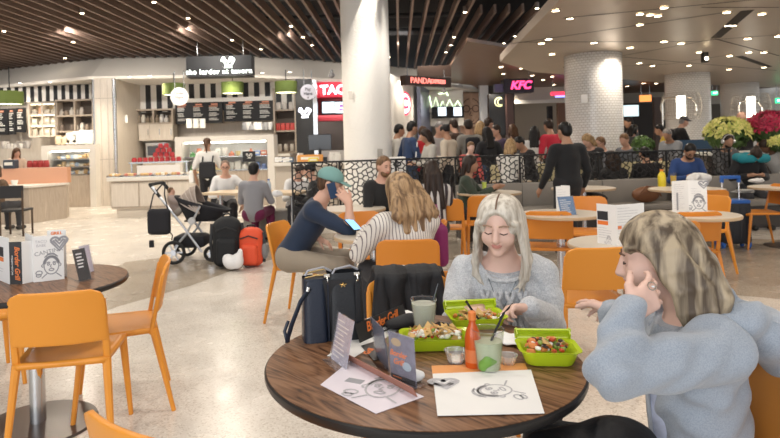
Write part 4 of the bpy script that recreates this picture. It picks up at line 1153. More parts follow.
# ---- voronoi-like iron railing
IRON = mat('railing_iron', (.012, .012, .013), .4)
def lattice_bm(L, H, cell=.078, th=.0085, seed=1):
    rnd = random.Random(seed); b = MB(); s = cell * .62
    verts = {}; edges = set()
    def key(x, y): return (round(x / s * 4), round(y / s * 4))
    nx = int(L / (s * 1.5)) + 3; ny = int(H / (s * math.sqrt(3))) + 3
    for i in range(-1, nx):
        for j in range(-1, ny):
            cx = i * 1.5 * s; cy = (j + .5 * (i % 2)) * math.sqrt(3) * s
            ks = []
            for k in range(6):
                x = cx + s * math.cos(k * PI / 3); y = cy + s * math.sin(k * PI / 3); kk = key(x, y)
                if kk not in verts: verts[kk] = (x + rnd.uniform(-.36, .36) * s, y + rnd.uniform(-.36, .36) * s)
                ks.append(kk)
            for k in range(6): edges.add(tuple(sorted((ks[k], ks[(k + 1) % 6]))))
    for e in edges:
        p, q = verts[e[0]], verts[e[1]]
        if rnd.random() < .06: continue
        pts = []
        for (x, y) in (p, q): pts.append((min(max(x, 0), L), min(max(y, 0), H)))
        if (Vector(pts[0]) - Vector(pts[1])).length < .01: continue
        if pts[0][0] == pts[1][0] or pts[0][1] == pts[1][1]: continue
        b.cyl((pts[0][0], 0, pts[0][1]), (pts[1][0], 0, pts[1][1]), th, seg=5, caps=False)
    return b
rp = [(290, 8.0, .40), (338, 8.1, .40), (395, 8.4, .40), (455, 8.8, .40), (520, 8.93, .79), (600, 9.05, .79), (668, 9.2, .79), (733, 9.33, .79)]
rl = ['leftmost iron lattice railing panel by the stone counter', 'iron lattice railing panel left of the bearded man', 'iron lattice railing panel behind the long haired woman', 'iron lattice railing panel behind the woman in dark green', 'iron lattice railing panel left of the standing man in black', 'iron lattice railing panel right of the standing man in black', 'rightmost iron lattice railing panel behind the man in blue']
for i in range(7):
    a = railpt(*rp[i][:2]); c = railpt(*rp[i + 1][:2]); d = c - a; L = d.length; z0 = rp[i + 1][2]; H = 1.20 - z0
    t = thing('railing_panel', rl[i], 'railing', (a.x, a.y + .08, 0), math.atan2(d.y, d.x), 'iron lattice railing')
    lb = lattice_bm(L - .04, H - .02, seed=i); lb.xf(Matrix.Translation((.02, 0, z0 + .01))); lb.build('lattice', IRON, t)
    b = MB(); b.box((L / 2, 0, 1.205), (L, .045, .025), bevel=.004); b.box((L / 2, 0, z0), (L, .03, .02)); b.build('top_rail', IRON, t)
    b = MB(); b.box((.012, 0, .6), (.025, .025, 1.2)); b.build('post', IRON, t)
    if i == 6: b = MB(); b.box((L - .012, 0, .6), (.025, .025, 1.2)); b.build('post', IRON, t)
# yellowish booth backs and low tables beyond the railing
YB = mat('booth_cream_yellow', (.62, .55, .33), .6)
for px, Y, w, lab in ((640, 10.6, 1.0, 'cream yellow booth back beyond the railing left of the green plant'), (512, 10.9, .8, 'cream yellow booth back beyond the railing by the blonde in white'), (560, 10.8, .8, 'cream yellow booth back behind the standing man in black')):
    p = P(px, 147, Y); b = MB(); b.box((p.x, Y, .5), (w, .1, 1.0), bevel=.02); tag(b.build('booth_back', YB), lab, 'booth')
for px, py, lab in ((612, 171, 'small cream table beyond the railing by the curly haired woman'), (650, 165, 'small cream table beyond the railing with glasses'), (510, 176, 'small cream table beyond the railing behind green top woman')):
    p = P(px, py, 10.2 if px != 650 else 10.7); round_table(p, .35, lab, CRM, CRE)
# planters with poinsettias
PLW = mat('planter_white', (.70, .68, .63), .5)
LEAF = mat('leaf_green', (.07, .13, .03), .5, var=.4, vscale=12)
def poinsettia(px, py, Y, R, H, col, col2, label, n=90, seed=1):
    c = P(px, py, Y); rnd = random.Random(seed)
    t = thing('poinsettia', label, 'plant', (c.x, Y, c.z - H * .5))
    def leafs(n, rr, m, name, up, sz):
        b = MB()
        for i in range(n):
            a = rnd.uniform(0, 2 * PI); th = math.acos(rnd.uniform(up, 1)); 
            d = Vector((math.sin(th) * math.cos(a), math.sin(th) * math.sin(a), math.cos(th)))
            p = Vector((d.x * R * rr, d.y * R * rr * .8, H * .45 + d.z * H * .5 * rr))
            for k in range(5):
                aa = 2 * PI * k / 5 + rnd.uniform(-.3, .3); q = d.to_track_quat('Z', 'Y')
                dr = q @ Vector((math.cos(aa), math.sin(aa), .25)); sd = dr.cross(d).normalized(); s = sz * rnd.uniform(.7, 1.2)
                v0 = p; v1 = p + dr * s * .5 + sd * s * .25; v2 = p + dr * s; v3 = p + dr * s * .5 - sd * s * .25
                mid = p + dr * s * .5 + d * s * .08
                vs = [b.bm.verts.new(v) for v in (v0, v1, v2, v3, mid)]
                for q_ in ((0, 1, 4), (1, 2, 4), (2, 3, 4), (3, 0, 4)): f = b.bm.faces.new([vs[j] for j in q_]); f.material_index = rnd.choice([0, 0, 1])
        return b.build(name, m, t, fix=False)
    leafs(n, 1.0, [col, col2], 'bracts', .0, R * .30)
    leafs(int(n * 1.2), .85, [LEAF, LEAF], 'leaves', -.8, R * .32)
    b = MB(); b.lathe([(R * .25, -.12), (R * .36, .10)], seg=20); b.build('pot', PLW, t)
    b = MB()
    for k in range(7): b.tube([(0, 0, 0), (R * .3 * math.cos(k), R * .3 * math.sin(k), H * .4)], .008, 5)
    b.build('stems', LEAF, t)
    return t
YEL = mat('bract_cream', (.72, .68, .22), .5); YEL2 = mat('bract_lime', (.50, .55, .12), .5)
RDB = mat('bract_red', (.42, .015, .06), .5); RDB2 = mat('bract_dark_red', (.25, .01, .04), .5)
poinsettia(728, 133, 10.3, .37, .55, YEL, YEL2, 'cream yellow poinsettia plant on the white planter ledge', 110, 3)
poinsettia(770, 127, 10.2, .36, .55, RDB, RDB2, 'red poinsettia plant at the right edge on the planter ledge', 110, 4)
poinsettia(783, 143, 9.7, .22, .28, YEL, YEL2, 'small cream poinsettia low at the right edge', 50, 5)
b = MB(); a = P(694, 150, 10.4); c = P(800, 150, 10.4); b.box(((a.x + c.x) / 2, 10.35, .55), (c.x - a.x, .7, 1.10)); o = b.build('planter', mat('planter_dark', (.12, .10, .09), .6)); tag(o, 'dark planter wall with pale ledge under the poinsettias', 'planter')
b = MB(); b.box(((a.x + c.x) / 2, 10.3, 1.115), (c.x - a.x + .05, .85, .05), bevel=.006); bo = b.build('planter_ledge', PLW); tag(bo, 'pale ledge running under the yellow and red poinsettias', 'ledge')
b = MB(); a = P(676, 150, 12.6); c = P(711, 150, 12.6); b.box(((a.x + c.x) / 2, 12.6, .7), (c.x - a.x, .12, 1.3)); o = b.build('blue_partition', mat('partition_blue', (.04, .09, .17), .5)); tag(o, 'blue lattice partition right of the man in black cap', 'partition')
# green plant between people
poinsettia(643, 145, 10.2, .18, .34, LEAF, mat('leaf_light', (.12, .25, .04), .5), 'small leafy green plant beyond the railing right of the mosaic column', 60, 6)

# ---- suitcase
p = G(738, 249); t = thing('suitcase', 'black and blue trolley suitcase standing by the right bench', 'suitcase', (p.x, p.y + .1, 0), -.1)
SB = mat('suitcase_black', (.018, .02, .026), .5); BLU = mat('suitcase_blue', (.02, .11, .42), .4)
b = MB(); b.box((0, 0, .32), (.36, .24, .52), bevel=.04); b.build('shell', SB, t, smooth=True)
b = MB(); b.box((0, -.005, .585), (.34, .235, .05), bevel=.02); b.build('top_trim', BLU, t, smooth=True)
b = MB(); b.tube([(-.1, .02, .58), (-.1, .02, .88), (.1, .02, .88), (.1, .02, .58)], .012); b.build('pull_tube', STEEL, t)
b = MB(); b.box((0, .02, .885), (.24, .04, .045), bevel=.012); b.box((-.1, .02, .85), (.03, .04, .06)); b.box((.1, .02, .85), (.03, .04, .06)); b.build('handle', BLU, t, smooth=True)
for s in (-1, 1):
    for q in (-1, 1):
        b = MB(); b.cyl((s * .15 - .012, q * .08, .03), (s * .15 + .012, q * .08, .03), .03, seg=16); b.box((s * .15, q * .08, .06), (.05, .05, .05), bevel=.01); b.build('wheel', BLU, t)
for i in range(4):
    b = MB(); b.box((-.12 + .08 * i, -.121, .32), (.02, .006, .4)); b.build('rib', SB, t)
# ---- stroller
SBK = mat('stroller_fabric', (.018, .018, .022), .85, bump=.2, bscale=80); ALU = mat('aluminium', (.6, .62, .66), .3, .9); RUB = mat('rubber', (.015, .015, .015), .7)
p0 = G(184, 262, 0); Ys = p0.y
def SPx(px, py, dy=0): q = P(px, py, Ys); return Vector((q.x - p0.x, dy, q.z))
t = thing('stroller', 'black baby stroller with hanging bag beside the bald man', 'stroller', (p0.x, p0.y + .1, 0))
for s, lab in ((-.26, 0), (.26, 1)):
    b = MB(); b.tube([SPx(156, 186, s), SPx(186, 224, s), SPx(205, 250, s)], .016); b.build('frame_tube', ALU, t, smooth=True)
    b = MB(); b.tube([SPx(203, 205, s), SPx(190, 232, s), SPx(178, 246, s)], .014); b.build('frame_tube', ALU, t, smooth=True)
b = MB(); b.tube([SPx(164, 196, -.26), SPx(154, 184, -.25), SPx(154, 184, .25), SPx(164, 196, .26)], .022); b.build('push_bar', RUB, t, smooth=True)
def wheel(px, py, r, dy):
    c = SPx(px, py, dy); c.z = r + .002
    b = MB(); pts = [(c.x + (r - .022) * math.cos(2 * PI * k / 28), c.y, c.z + (r - .022) * math.sin(2 * PI * k / 28)) for k in range(28)]
    b.tube(pts, .022, 8, closed=True); w = b.build('wheel', RUB, t, smooth=True)
    b = MB(); b.cyl((c.x, c.y - .03, c.z), (c.x, c.y + .03, c.z), .035, seg=16)
    for k in range(6): b.cyl(c, (c.x + (r - .03) * math.cos(k * PI / 3), c.y, c.z + (r - .03) * math.sin(k * PI / 3)), .010, seg=6)
    b.build('wheel_hub', ALU, w, smooth=True)
for s in (-.28, .28): wheel(178, 252, .15, s)
for s in (-.14, .14): wheel(212, 252, .10, s)
# bassinet basket (soft hull), seat and hood ribs
h0 = SPx(200, 214)
b = MB()
def hull(u, v):
    a = 2 * PI * u; c = SPx(203, 222 - 0 * v); 
    ww = .36 * (.55 + .45 * v); x = math.cos(a) * ww + .02; y = math.sin(a) * .22 * (.6 + .4 * v)
    return Vector((c.x + x - .04, y, .52 + .22 * v + .10 * -math.cos(a) * v))
b.grid(hull, 28, 6, wrap=True); o = b.build('carrycot', SBK, t, smooth=True); thicken(o, .02)
b = MB(); b.box((SPx(203, 222).x - .03, 0, .52), (.4, .26, .02)); b.build('cot_floor', SBK, t)
b = MB()
for k in range(5):
    ang = math.radians(105 + 12 * k); rr = .36
    cc = SPx(203, 210)
    pts = [Vector((cc.x - .02 + math.cos(ang) * rr * math.sin(PI * j / 10) , math.cos(PI * j / 10) * .22, .62 + math.sin(ang) * rr * math.sin(PI * j / 10))) for j in range(11)]
    b.tube(pts, .008, 6)
def hood(u, v):
    ang = math.radians(105 + 48 * u); cc = SPx(203, 210); rr = .35
    return Vector((cc.x - .02 + math.cos(ang) * rr * math.sin(PI * v), math.cos(PI * v) * .21, .62 + math.sin(ang) * rr * math.sin(PI * v)))
b.build('hood_ribs', mat('hood_rib', (.45, .38, .33), .5), t, smooth=True)
b = MB(); b.grid(hood, 8, 14); o = b.build('hood_net', mat('hood_net', (.33, .27, .23), .7, var=.3, vscale=30), t, smooth=True)
b = MB(); b.box((SPx(190, 246).x, 0, .26), (.42, .36, .16), bevel=.06); b.build('under_basket', SBK, t, smooth=True)
b = MB(); c = SPx(196, 219, -.29); b.cyl((c.x, c.y, c.z), (c.x, c.y - .03, c.z), .045, seg=20); b.build('joint_cap', mat('cap_grey', (.5, .5, .5), .4), t)
tb = sdf_obj('diaper_bag', [rbox((0, 0, .17), (.14, .06, .16), None, .05)], .012, SBK, relax=2); q = P(165, 233, Ys); tb.location = (q.x, Ys - .22, q.z); tag(tb, 'black shoulder bag hanging from the stroller push bar', 'bag')
b = MB(); b.tube([(-.11, 0, .32), (-.08, .05, .50), (.0, .22, .64)], .009); b.tube([(.11, 0, .32), (.06, .05, .50), (.02, .22, .64)], .009); b.build('strap', SBK, tb)
b = MB(); b.tube([(.12, 0, .05), (.16, 0, .0), (.15, 0, -.06)], .008); b.box((-.1, 0, -.10), (.06, .03, .09), bevel=.01); b.build('buckle_strap', SBK, tb)
# ---- backpacks
def backpack(px, py, w, h, d, m, label, lean=0, pocket=None, s=1):
    p = G(px, py); t = thing('backpack', label, 'backpack', (p.x, p.y + d, 0), lean)
    sdf_obj('pack_body', [rbox((0, 0, h * .46), (w / 2, d / 2, h * .44), None, .09), ell((0, 0, h * .82), (w * .42, d * .45, h * .17))], .012, m, t, relax=2, k=.06)
    sdf_obj('front_pocket', [rbox((0, -d * .5, h * .33), (w * .36, d * .2, h * .26), None, .05)], .012, pocket or m, t, relax=2)
    b = MB(); b.tube([(-w * .36, -d * .52, h * .72), (0, -d * .60, h * .80), (w * .36, -d * .52, h * .72)], .008); b.build('zip', BLK, t)
    b = MB(); b.tube([(-.05, 0, h * .95), (-.04, 0, h * 1.03), (.04, 0, h * 1.03), (.05, 0, h * .95)], .012); b.build('grab_loop', BLK, t)
    for q in (-1, 1):
        b = MB(); b.tube([(q * w * .52, -.02, h * .85), (q * w * .56, -.05, h * .5), (q * w * .52, -.03, h * .12)], .014, radii=[(.02, .008)] * 3); b.build('strap', BLK, t)
    return t
backpack(224, 271, .34, .62, .24, mat('pack_black', (.014, .015, .017), .75, bump=.3, bscale=30), 'black backpack leaning beside the stroller wheel', .1)
tt = backpack(249, 270, .30, .48, .22, mat('pack_orange', (.72, .085, .03), .6, bump=.2, bscale=40), 'orange red backpack on the floor by the block seat', -.1)
sdf_obj('bottle_pocket', [ell((.17, -.03, .19), (.045, .05, .10))], .01, mat('pack_grey', (.2, .2, .2), .7), tt)
p = G(227, 271); o = sdf_obj('plastic_bag', [ell((0, 0, .09), (.10, .08, .08)), ell((.07, -.02, .11), (.07, .07, .09)), ell((-.05, .01, .13), (.06, .05, .06)), ell((.1, 0, .2), (.03, .03, .05))], .008, mat('bag_white', (.80, .80, .80), .4, bump=.4, bscale=30), k=.03); o.location = (p.x + .06, p.y, 0.008); tag(o, 'white knotted plastic bag on the floor between the backpacks', 'bag')
# ---- black wood chair at left edge
t = thing('wood_chair', 'black wooden chair at the coffee bar at the left edge', 'chair', (G(14, 236).x, G(14, 236).y + .1, 0), .1)
b = MB(); b.box((0, .0, .45), (.42, .40, .04), bevel=.01); b.build('seat', BLK, t)
b = MB(); b.box((0, -.2, .78), (.42, .025, .22), bevel=.008); b.build('backrest', BLK, t)
for x, y in ((-.19, -.2), (.19, -.2), (-.19, .18), (.19, .18)):
    b = MB(); b.cyl((x, y, .0), (x, y, .80 if y < 0 else .44), .018, seg=8); b.build('leg', mat('chair_dark_wood', (.06, .035, .02), .4), t)
# =================================================================== PEOPLE
SKIN = {'pale': mat('skin_pale', (.70, .46, .375), .5), 'fair': mat('skin_fair', (.58, .34, .25), .5), 'tan': mat('skin_tan', (.40, .22, .14), .5), 'brown': mat('skin_brown', (.20, .10, .06), .5)}
HAIRC = {'black': (.012, .010, .010), 'dark': (.035, .020, .014), 'brown': (.11, .055, .03), 'blonde': (.42, .27, .13), 'lightbrown': (.22, .12, .06), 'grey': (.32, .30, .29)}
def hair_mat(name, c1, c2, scale=60, stretch=.12, rough=.45):
    if name in _m: return _m[name]
    m = mat(name, c1, rough, spec=.35); nt = m.node_tree; b = nt.nodes['Principled BSDF']
    tc = N(nt, 'ShaderNodeTexCoord'); mp = N(nt, 'ShaderNodeMapping'); mp.inputs['Scale'].default_value = (1, 1, stretch)
    nt.links.new(tc.outputs['Object'], mp.inputs[0])
    n = N(nt, 'ShaderNodeTexNoise'); n.inputs['Scale'].default_value = scale; n.inputs['Detail'].default_value = 4; n.inputs['Distortion'].default_value = .4
    nt.links.new(mp.outputs[0], n.inputs['Vector'])
    r = ramp(nt, [(.36, c2), (.6, c1)]); nt.links.new(n.outputs['Fac'], r.inputs[0]); nt.links.new(r.outputs[0], b.inputs['Base Color'])
    bp = N(nt, 'ShaderNodeBump'); bp.inputs['Strength'].default_value = .5; bp.inputs['Distance'].default_value = .006
    nt.links.new(n.outputs['Fac'], bp.inputs['Height']); nt.links.new(bp.outputs['Normal'], b.inputs['Normal'])
    return m
def HM(c): 
    v = HAIRC[c]; return hair_mat('hair_' + c, v, tuple(x * .45 for x in v))
def CL(name, c, rough=.85, bump=.15): return mat('cloth_' + name, c, rough, bump=bump, bscale=45, sheen=.1)
V3 = lambda *a: Vector(a)
def ik(a, b, l1, l2, pole):
    a, b = Vector(a), Vector(b); d = b - a; L = d.length
    if L > (l1 + l2) * .995: b = a + d * ((l1 + l2) * .995 / L); d = b - a; L = d.length
    x = (l1 * l1 - l2 * l2 + L * L) / (2 * L); h = math.sqrt(max(0, l1 * l1 - x * x))
    dn = d.normalized(); p = Vector(pole) - dn * Vector(pole).dot(dn)
    p = p.normalized() if p.length > 1e-5 else Vector((0, 0, -1))
    return a + dn * x + p * h, b
def hand_prims(w, d, n, side, s=1.0, curl=(.35, .45, .5, .55), thumb=.5, k=.006, rad=.0085, lens=(.92, 1.0, .94, .76), spread=.12):
    """w wrist, d direction of the fingers, n where the palm looks, side +1 puts the thumb along d x n"""
    d = Vector(d).normalized(); n = Vector(n); n = (n - d * n.dot(d)).normalized(); t = d.cross(n) * side
    w = Vector(w); pr = []
    pl = .088 * s
    kn = []
    for i in range(4):
        off = (1.5 - i) * .0195 * s
        kpt = w + d * pl * (1 - .05 * abs(i - 1)) + t * off
        pr.append(cap(w + t * off * .55, kpt, .0155 * s, .0125 * s, .014)); kn.append(kpt)
    for i in range(4):
        p = kn[i]; L = .078 * s * lens[i]; segs = (.45, .30, .25); a = 0
        dd = (d + t * (1.5 - i) * spread).normalized(); nn = n
        for j, f in enumerate(segs):
            a = curl[i] * (.7 if j == 0 else 1.0)
            ax = dd.cross(nn).normalized()
            R_ = Matrix.Rotation(a, 3, ax); dd = (R_ @ dd).normalized(); nn = (R_ @ nn).normalized()
            q = p + dd * L * f
            pr.append(cap(p, q, rad * s * (1.02 - .1 * j), rad * s * (.92 - .1 * j), k)); p = q
    b0 = w + d * .022 * s + t * .018 * s
    td = (d * .55 + t * .75 + n * .25).normalized(); p1 = b0 + td * .042 * s
    td2 = (d * .9 + t * .25 + n * thumb).normalized(); p2 = p1 + td2 * .032 * s; p3 = p2 + (td2 + n * thumb * .4).normalized() * .026 * s
    pr += [cap(b0, p1, .0155 * s, .0115 * s, .012), cap(p1, p2, .0105 * s, .0095 * s, k), cap(p2, p3, .0095 * s, .0078 * s, k)]
    return pr
def rotm(yaw=0, pitch=0, roll=0):
    return Matrix.Rotation(math.radians(yaw), 3, 'Z') @ Matrix.Rotation(math.radians(-pitch), 3, 'X') @ Matrix.Rotation(math.radians(roll), 3, 'Y')
def person(label, loc, heading, sit=True, s=1.0, lean=5, sidelean=0, head=(0, 10, 0), skin='fair', hair=('short', 'dark'), top=('grey', (.3, .3, .3), 'long'),
           pants=('dark', (.03, .03, .035)), lh=None, rh=None, h=.018, pel=None, feet=None, build=1.0, legs=True, cat='person', name='person', beard=None, grp=None,
           shoes=(.02, .02, .02), extra_hair=None, topinf=.012, lpole=None, rpole=None, face=True, hand_dirs=None, topm=None, headat=None, lhw=None, rhw=None, lelw=None, relw=None, minpel=.44, neckfwd=0, folds=0):
    """adult figure, local frame faces +Y"""
    pz = pel if pel is not None else (.545 if sit else .93 * s)
    if headat is not None:
        R0 = Matrix.Rotation(math.radians(-lean), 3, 'X') @ Matrix.Rotation(math.radians(sidelean), 3, 'Y')
        H0 = (R0 if not sit else Matrix.Rotation(math.radians(-lean * .4), 3, 'X')) @ rotm(*head)
        hc_ = V3(0, 0, pz) + R0 @ (V3(0, .012 + neckfwd, .53) * s) + H0 @ (V3(0, .02, .115) * s)
        tg = Vector(headat); Z_ = Matrix.Rotation(math.radians(heading - 90), 3, 'Z'); w_ = Z_ @ hc_
        loc = (tg.x - w_.x, tg.y - w_.y, 0); npz = pz + tg.z - w_.z
        print('PEL', round(npz, 3), label[:40]); pz = max(minpel, npz)
    root = thing(name, label, cat, loc, math.radians(heading - 90), grp)
    MI = (Matrix.Translation(Vector(loc)) @ Matrix.Rotation(math.radians(heading - 90), 4, 'Z')).inverted()
    if lhw is not None: lh = MI @ Vector(lhw)
    if rhw is not None: rh = MI @ Vector(rhw)
    lel = MI @ Vector(lelw) if lelw is not None else None
    rel = MI @ Vector(relw) if relw is not None else None
    R = Matrix.Rotation(math.radians(-lean), 3, 'X') @ Matrix.Rotation(math.radians(sidelean), 3, 'Y')
    Pv = V3(0, 0, pz); T = lambda x, y, z: Pv + R @ (V3(x, y, z) * s)
    bw = build
    torso = [ell(T(0, 0, .0), (.155 * s * bw, .115 * s * bw, .12 * s), R, .05), ell(T(0, .0, .14), (.135 * s * bw, .10 * s * bw, .14 * s), R, .05),
             ell(T(0, .01, .30), (.155 * s * bw, .108 * s * bw, .16 * s), R, .05), cap(T(-.13 * bw, -.01, .425), T(.13 * bw, -.01, .425), .055 * s, None, .06),
             cap(T(0, -.01, .42), T(0, 0, .50), .062 * s, .054 * s, .04)]
    Nk = T(0, .0, .48); Hr = R @ rotm(*head) if not sit else Matrix.Rotation(math.radians(-lean * .4), 3, 'X') @ rotm(*head)
    Hc = Nk + R @ V3(0, .012 + neckfwd, .05) * s + Hr @ V3(0, .02, .115) * s
    HT = lambda x, y, z: Hc + Hr @ (V3(x, y, z) * s)
    headp = [cap(Nk, HT(0, -.015, -.04), .052 * s, .05 * s, .03), ell(HT(0, -.012, .025), (.074 * s, .093 * s, .088 * s), Hr, .03), ell(HT(0, .028, -.035), (.056 * s, .060 * s, .072 * s), Hr, .03),
             ell(HT(0, .062, -.082), (.024 * s, .022 * s, .02 * s), Hr, .02), cap(HT(0, .082, .012), HT(0, .103, -.026), .008 * s, .0125 * s, .014)]
    if h < .007: headp += [cap(HT(0, .084, .02), HT(0, .110, -.024), .0065 * s, .0105 * s, .010), ell(HT(0, .093, -.047), (.021 * s, .011 * s, .0065 * s), Hr, .006), ell(HT(0, .090, -.059), (.018 * s, .011 * s, .007 * s), Hr, .006), ell(HT(0, .078, -.088), (.020 * s, .019 * s, .018 * s), Hr, .015)] + [ell(HT(q * .036, .058, -.030), (.030 * s, .028 * s, .030 * s), Hr, .02) for q in (-1, 1)] + [ell(HT(q * .012, .094, -.030), (.008 * s, .009 * s, .007 * s), Hr, .006) for q in (-1, 1)]
    for q in (-1, 1): headp.append(ell(HT(q * .075, -.008, -.005), (.012 * s, .02 * s, .032 * s), Hr, .01))
    subs = [ell(HT(q * .031, .092, .012), (.016 * s, .014 * s, .011 * s), Hr, .012) for q in (-1, 1)] if h < .013 else []
    arms = []; forearm = []; hands = []
    for q, tgt, pole in ((1, rh, rpole), (-1, lh, lpole)):
        sh = T(q * .165 * bw, -.01, .41)
        if tgt is None:
            tgt = V3(q * .23, .06, .72) if not sit else V3(q * .12, .34, .66)
            if not sit: tgt = V3(q * .24, .06, .86 * s)
        el, wr = ik(sh, V3(*tgt), .275 * s, .25 * s, pole or (q * .55, -.5, -.6))
        ee = rel if q > 0 else lel
        if ee is not None: el = Vector(ee); wr = V3(*tgt)
        arms += [cap(sh, sh.lerp(el, .5), .054 * s * bw, .046 * s * bw, .03), cap(sh.lerp(el, .5), el, .046 * s * bw, .038 * s, .02)]
        forearm += [cap(el, el.lerp(wr, .4), .038 * s, .037 * s, .02), cap(el.lerp(wr, .4), wr, .037 * s, .026 * s, .02)]
        fd = (wr - el).normalized(); nn = V3(-q, .0, -.4)
        if hand_dirs and hand_dirs.get(q): fd, nn, cu = hand_dirs[q]; fd = MI.to_3x3() @ fd; nn = MI.to_3x3() @ nn
        else: cu = (.35, .4, .45, .5)
        hands += hand_prims(wr, fd, nn, q if (V3(*fd).cross(V3(*nn))).dot(V3(-q, 0, .2)) * q > 0 else -q, s, cu) if h < .013 else [cap(wr, wr + Vector(fd) * .09 * s, .028 * s, .03 * s, .02), cap(wr + Vector(fd) * .09 * s, wr + Vector(fd) * .16 * s + Vector(nn) * .02, .026 * s, .015 * s, .02)]
    thighs = []; shins = []; shoe = []
    for i, q in enumerate((1, -1)):
        hip = T(q * .085, 0, -.02)
        if feet: ft = V3(*feet[i])
        else: ft = V3(q * .12, .42 * s, .09) if sit else V3(q * .10, (.06 if q > 0 else -.04), .09)
        kn, an = ik(hip, ft, .43 * s, .41 * s, (q * .1, 1, 1.2) if sit else (0, 1, 0))
        thighs += [cap(hip, kn, .083 * s * bw, .058 * s, .04)]
        shins += [cap(kn, kn.lerp(an, .35), .056 * s, .054 * s, .03), cap(kn.lerp(an, .35), an, .054 * s, .035 * s, .03)]
        toe = an + V3(0, .14 * s, -.05); toe.z = max(.035, toe.z)
        shoe.append(cap(an + V3(0, -.03, -.045), toe, .036 * s, .033 * s, .02))
    body = torso + headp + arms + forearm + hands + (thighs + shins + shoe if legs else [])
    fcen = None
    mats_b = [SKIN[skin], mat('lip_' + skin, tuple(a * b_ for a, b_ in zip(SKIN[skin].node_tree.nodes['Principled BSDF'].inputs[0].default_value[:3], (.85, .55, .58))), .5)]
    HRi = np.array(Hr.inverted()); Hcn = np.array(Hc)
    def lips(c):
        l = (c - Hcn) @ HRi.T / s
        return ((np.abs(l[:, 0]) < .024 - np.abs(l[:, 2] + .052) * 1.2) & (np.abs(l[:, 2] + .052) < .0085) & (l[:, 1] > .06)).astype(int)
    sdf_obj('body', body, h, mats_b, root, k=.02, subs=subs, matfn=lips if h < .013 else None, relax=1)
    tn, tc_, sl = top
    tm = topm or CL(tn, tc_)
    tp = torso + arms + (forearm if sl == 'long' else [])
    tinf = topinf
    NkA, up = np.array(T(0, 0, .468)), np.array(R @ V3(0, .25, 1).normalized())
    def foldfn(X):
        a_ = X[..., 0] * 38 + 5 * np.sin(X[..., 2] * 17 + X[..., 1] * 9); b_ = X[..., 2] * 46 + 4 * np.sin(X[..., 0] * 21) + X[..., 1] * 20
        return folds * (np.sin(a_) * .5 + np.sin(b_) * .8)
    def neckcut(X):
        Q_ = X - NkA; h_ = Q_ @ up; rad_ = np.sqrt(np.maximum((Q_ ** 2).sum(-1) - h_ * h_, 0))
        return np.minimum(h_, .098 * s - rad_)
    sdf_obj({'long': 'sweater', 'short': 'shirt', 'vest': 'shirt'}[sl], [p for p in torso + arms[:] + (forearm if sl == 'long' else [])], h, tm, root, k=.02, infl=tinf, clip=neckcut, fn=foldfn if folds else None)
    if legs:
        sdf_obj('trousers', [torso[0]] + thighs + shins, h, CL(*pants), root, k=.03, infl=.010 if tinf < .02 else .014)
        for sp_ in shoe: sdf_obj('shoe', [sp_], h, mat('shoe_%d' % int(shoes[0] * 99), shoes, .5), root, k=.01, infl=.008)
    st, hc = hair; hm = HM(hc) if hc in HAIRC else hc
    facecut = [ell(HT(0, .105, -.03), (.064 * s, .062 * s, .092 * s), Hr, .012)]
    hp = []
    if st == 'short': hp = [ell(HT(0, -.022, .038), (.081 * s, .093 * s, .088 * s), Hr, .02), ell(HT(0, -.05, -.01), (.070 * s, .06 * s, .07 * s), Hr, .02)]
    elif st == 'curly': hp = [ell(HT(0, -.022, .045), (.10 * s, .10 * s, .10 * s), Hr, .03), ell(HT(.05, -.06, -.06), (.09 * s, .07 * s, .12 * s), Hr, .03), ell(HT(-.05, -.06, -.06), (.09 * s, .07 * s, .12 * s), Hr, .03), ell(HT(0, -.08, -.17), (.11 * s, .06 * s, .10 * s), Hr, .03)]
    elif st in ('long', 'mid'):
        L = .30 if st == 'long' else .16
        hp = [ell(HT(0, -.015, .035), (.084 * s, .10 * s, .092 * s), Hr, .02)]
        for q in (-1, 1): hp.append(cap(HT(q * .070, -.01, .0), HT(q * .085, -.02, -L * .62), .028 * s, .028 * s, .02))
        for q in (-.045, 0, .045): hp.append(cap(HT(q, -.075, .0), HT(q * 1.3, -.095, -L), .042 * s, .028 * s, .02))
    elif st == 'tail': hp = [ell(HT(0, -.018, .035), (.081 * s, .096 * s, .089 * s), Hr, .02)] + chain([HT(0, -.10, .02), HT(0, -.135, -.04), HT(0, -.125, -.20)], [.03, .032, .014], .01)
    elif st == 'bun': hp = [ell(HT(0, -.018, .035), (.081 * s, .096 * s, .089 * s), Hr, .02), ell(HT(0, -.10, .075), (.035 * s,) * 3, None, .01)]
    if extra_hair: hp += extra_hair(HT, Hr)
    if hp: sdf_obj('hair', hp, h * .8, hm, root, subs=facecut, k=.02)
    if beard: sdf_obj('beard', [ell(HT(0, .035, -.062), (.058 * s, .060 * s, .055 * s), Hr, .01)], h * .7, HM(beard), root, subs=[ell(HT(0, .09, -.012), (.07 * s, .05 * s, .045 * s), Hr, .01)])
    if face and h < .017 and st != 'x':
        for q in (-1, 1):
            b = MB(); b.box(HT(q * .031, .0865, .013), (.022 * s, .006, .005), R=Hr); b.build('eye', mat('eye_dark', (.03, .02, .02), .3), root)
            b = MB(); b.box(HT(q * .031, .088, .032), (.032 * s, .008, .005), R=Hr); b.build('eyebrow', hm if hc != 'grey' else HM('grey'), root)
    root['_'] = 0; del root['_']
    return root, T, HT, Hr
def glasses(root, HT, Hr, s=1):
    b = MB()
    for q in (-1, 1):
        c = HT(q * .032, .103, .010); b.tube([c + Hr @ V3(.022 * math.cos(a), 0, .017 * math.sin(a)) for a in [2 * PI * k / 12 for k in range(12)]], .0022, 5, closed=True)
        b.tube([HT(q * .055, .10, .012), HT(q * .078, .0, .012)], .002, 5)
    b.tube([HT(-.010, .104, .012), HT(.010, .104, .012)], .002, 5)
    b.build('glasses', BLKG, root)
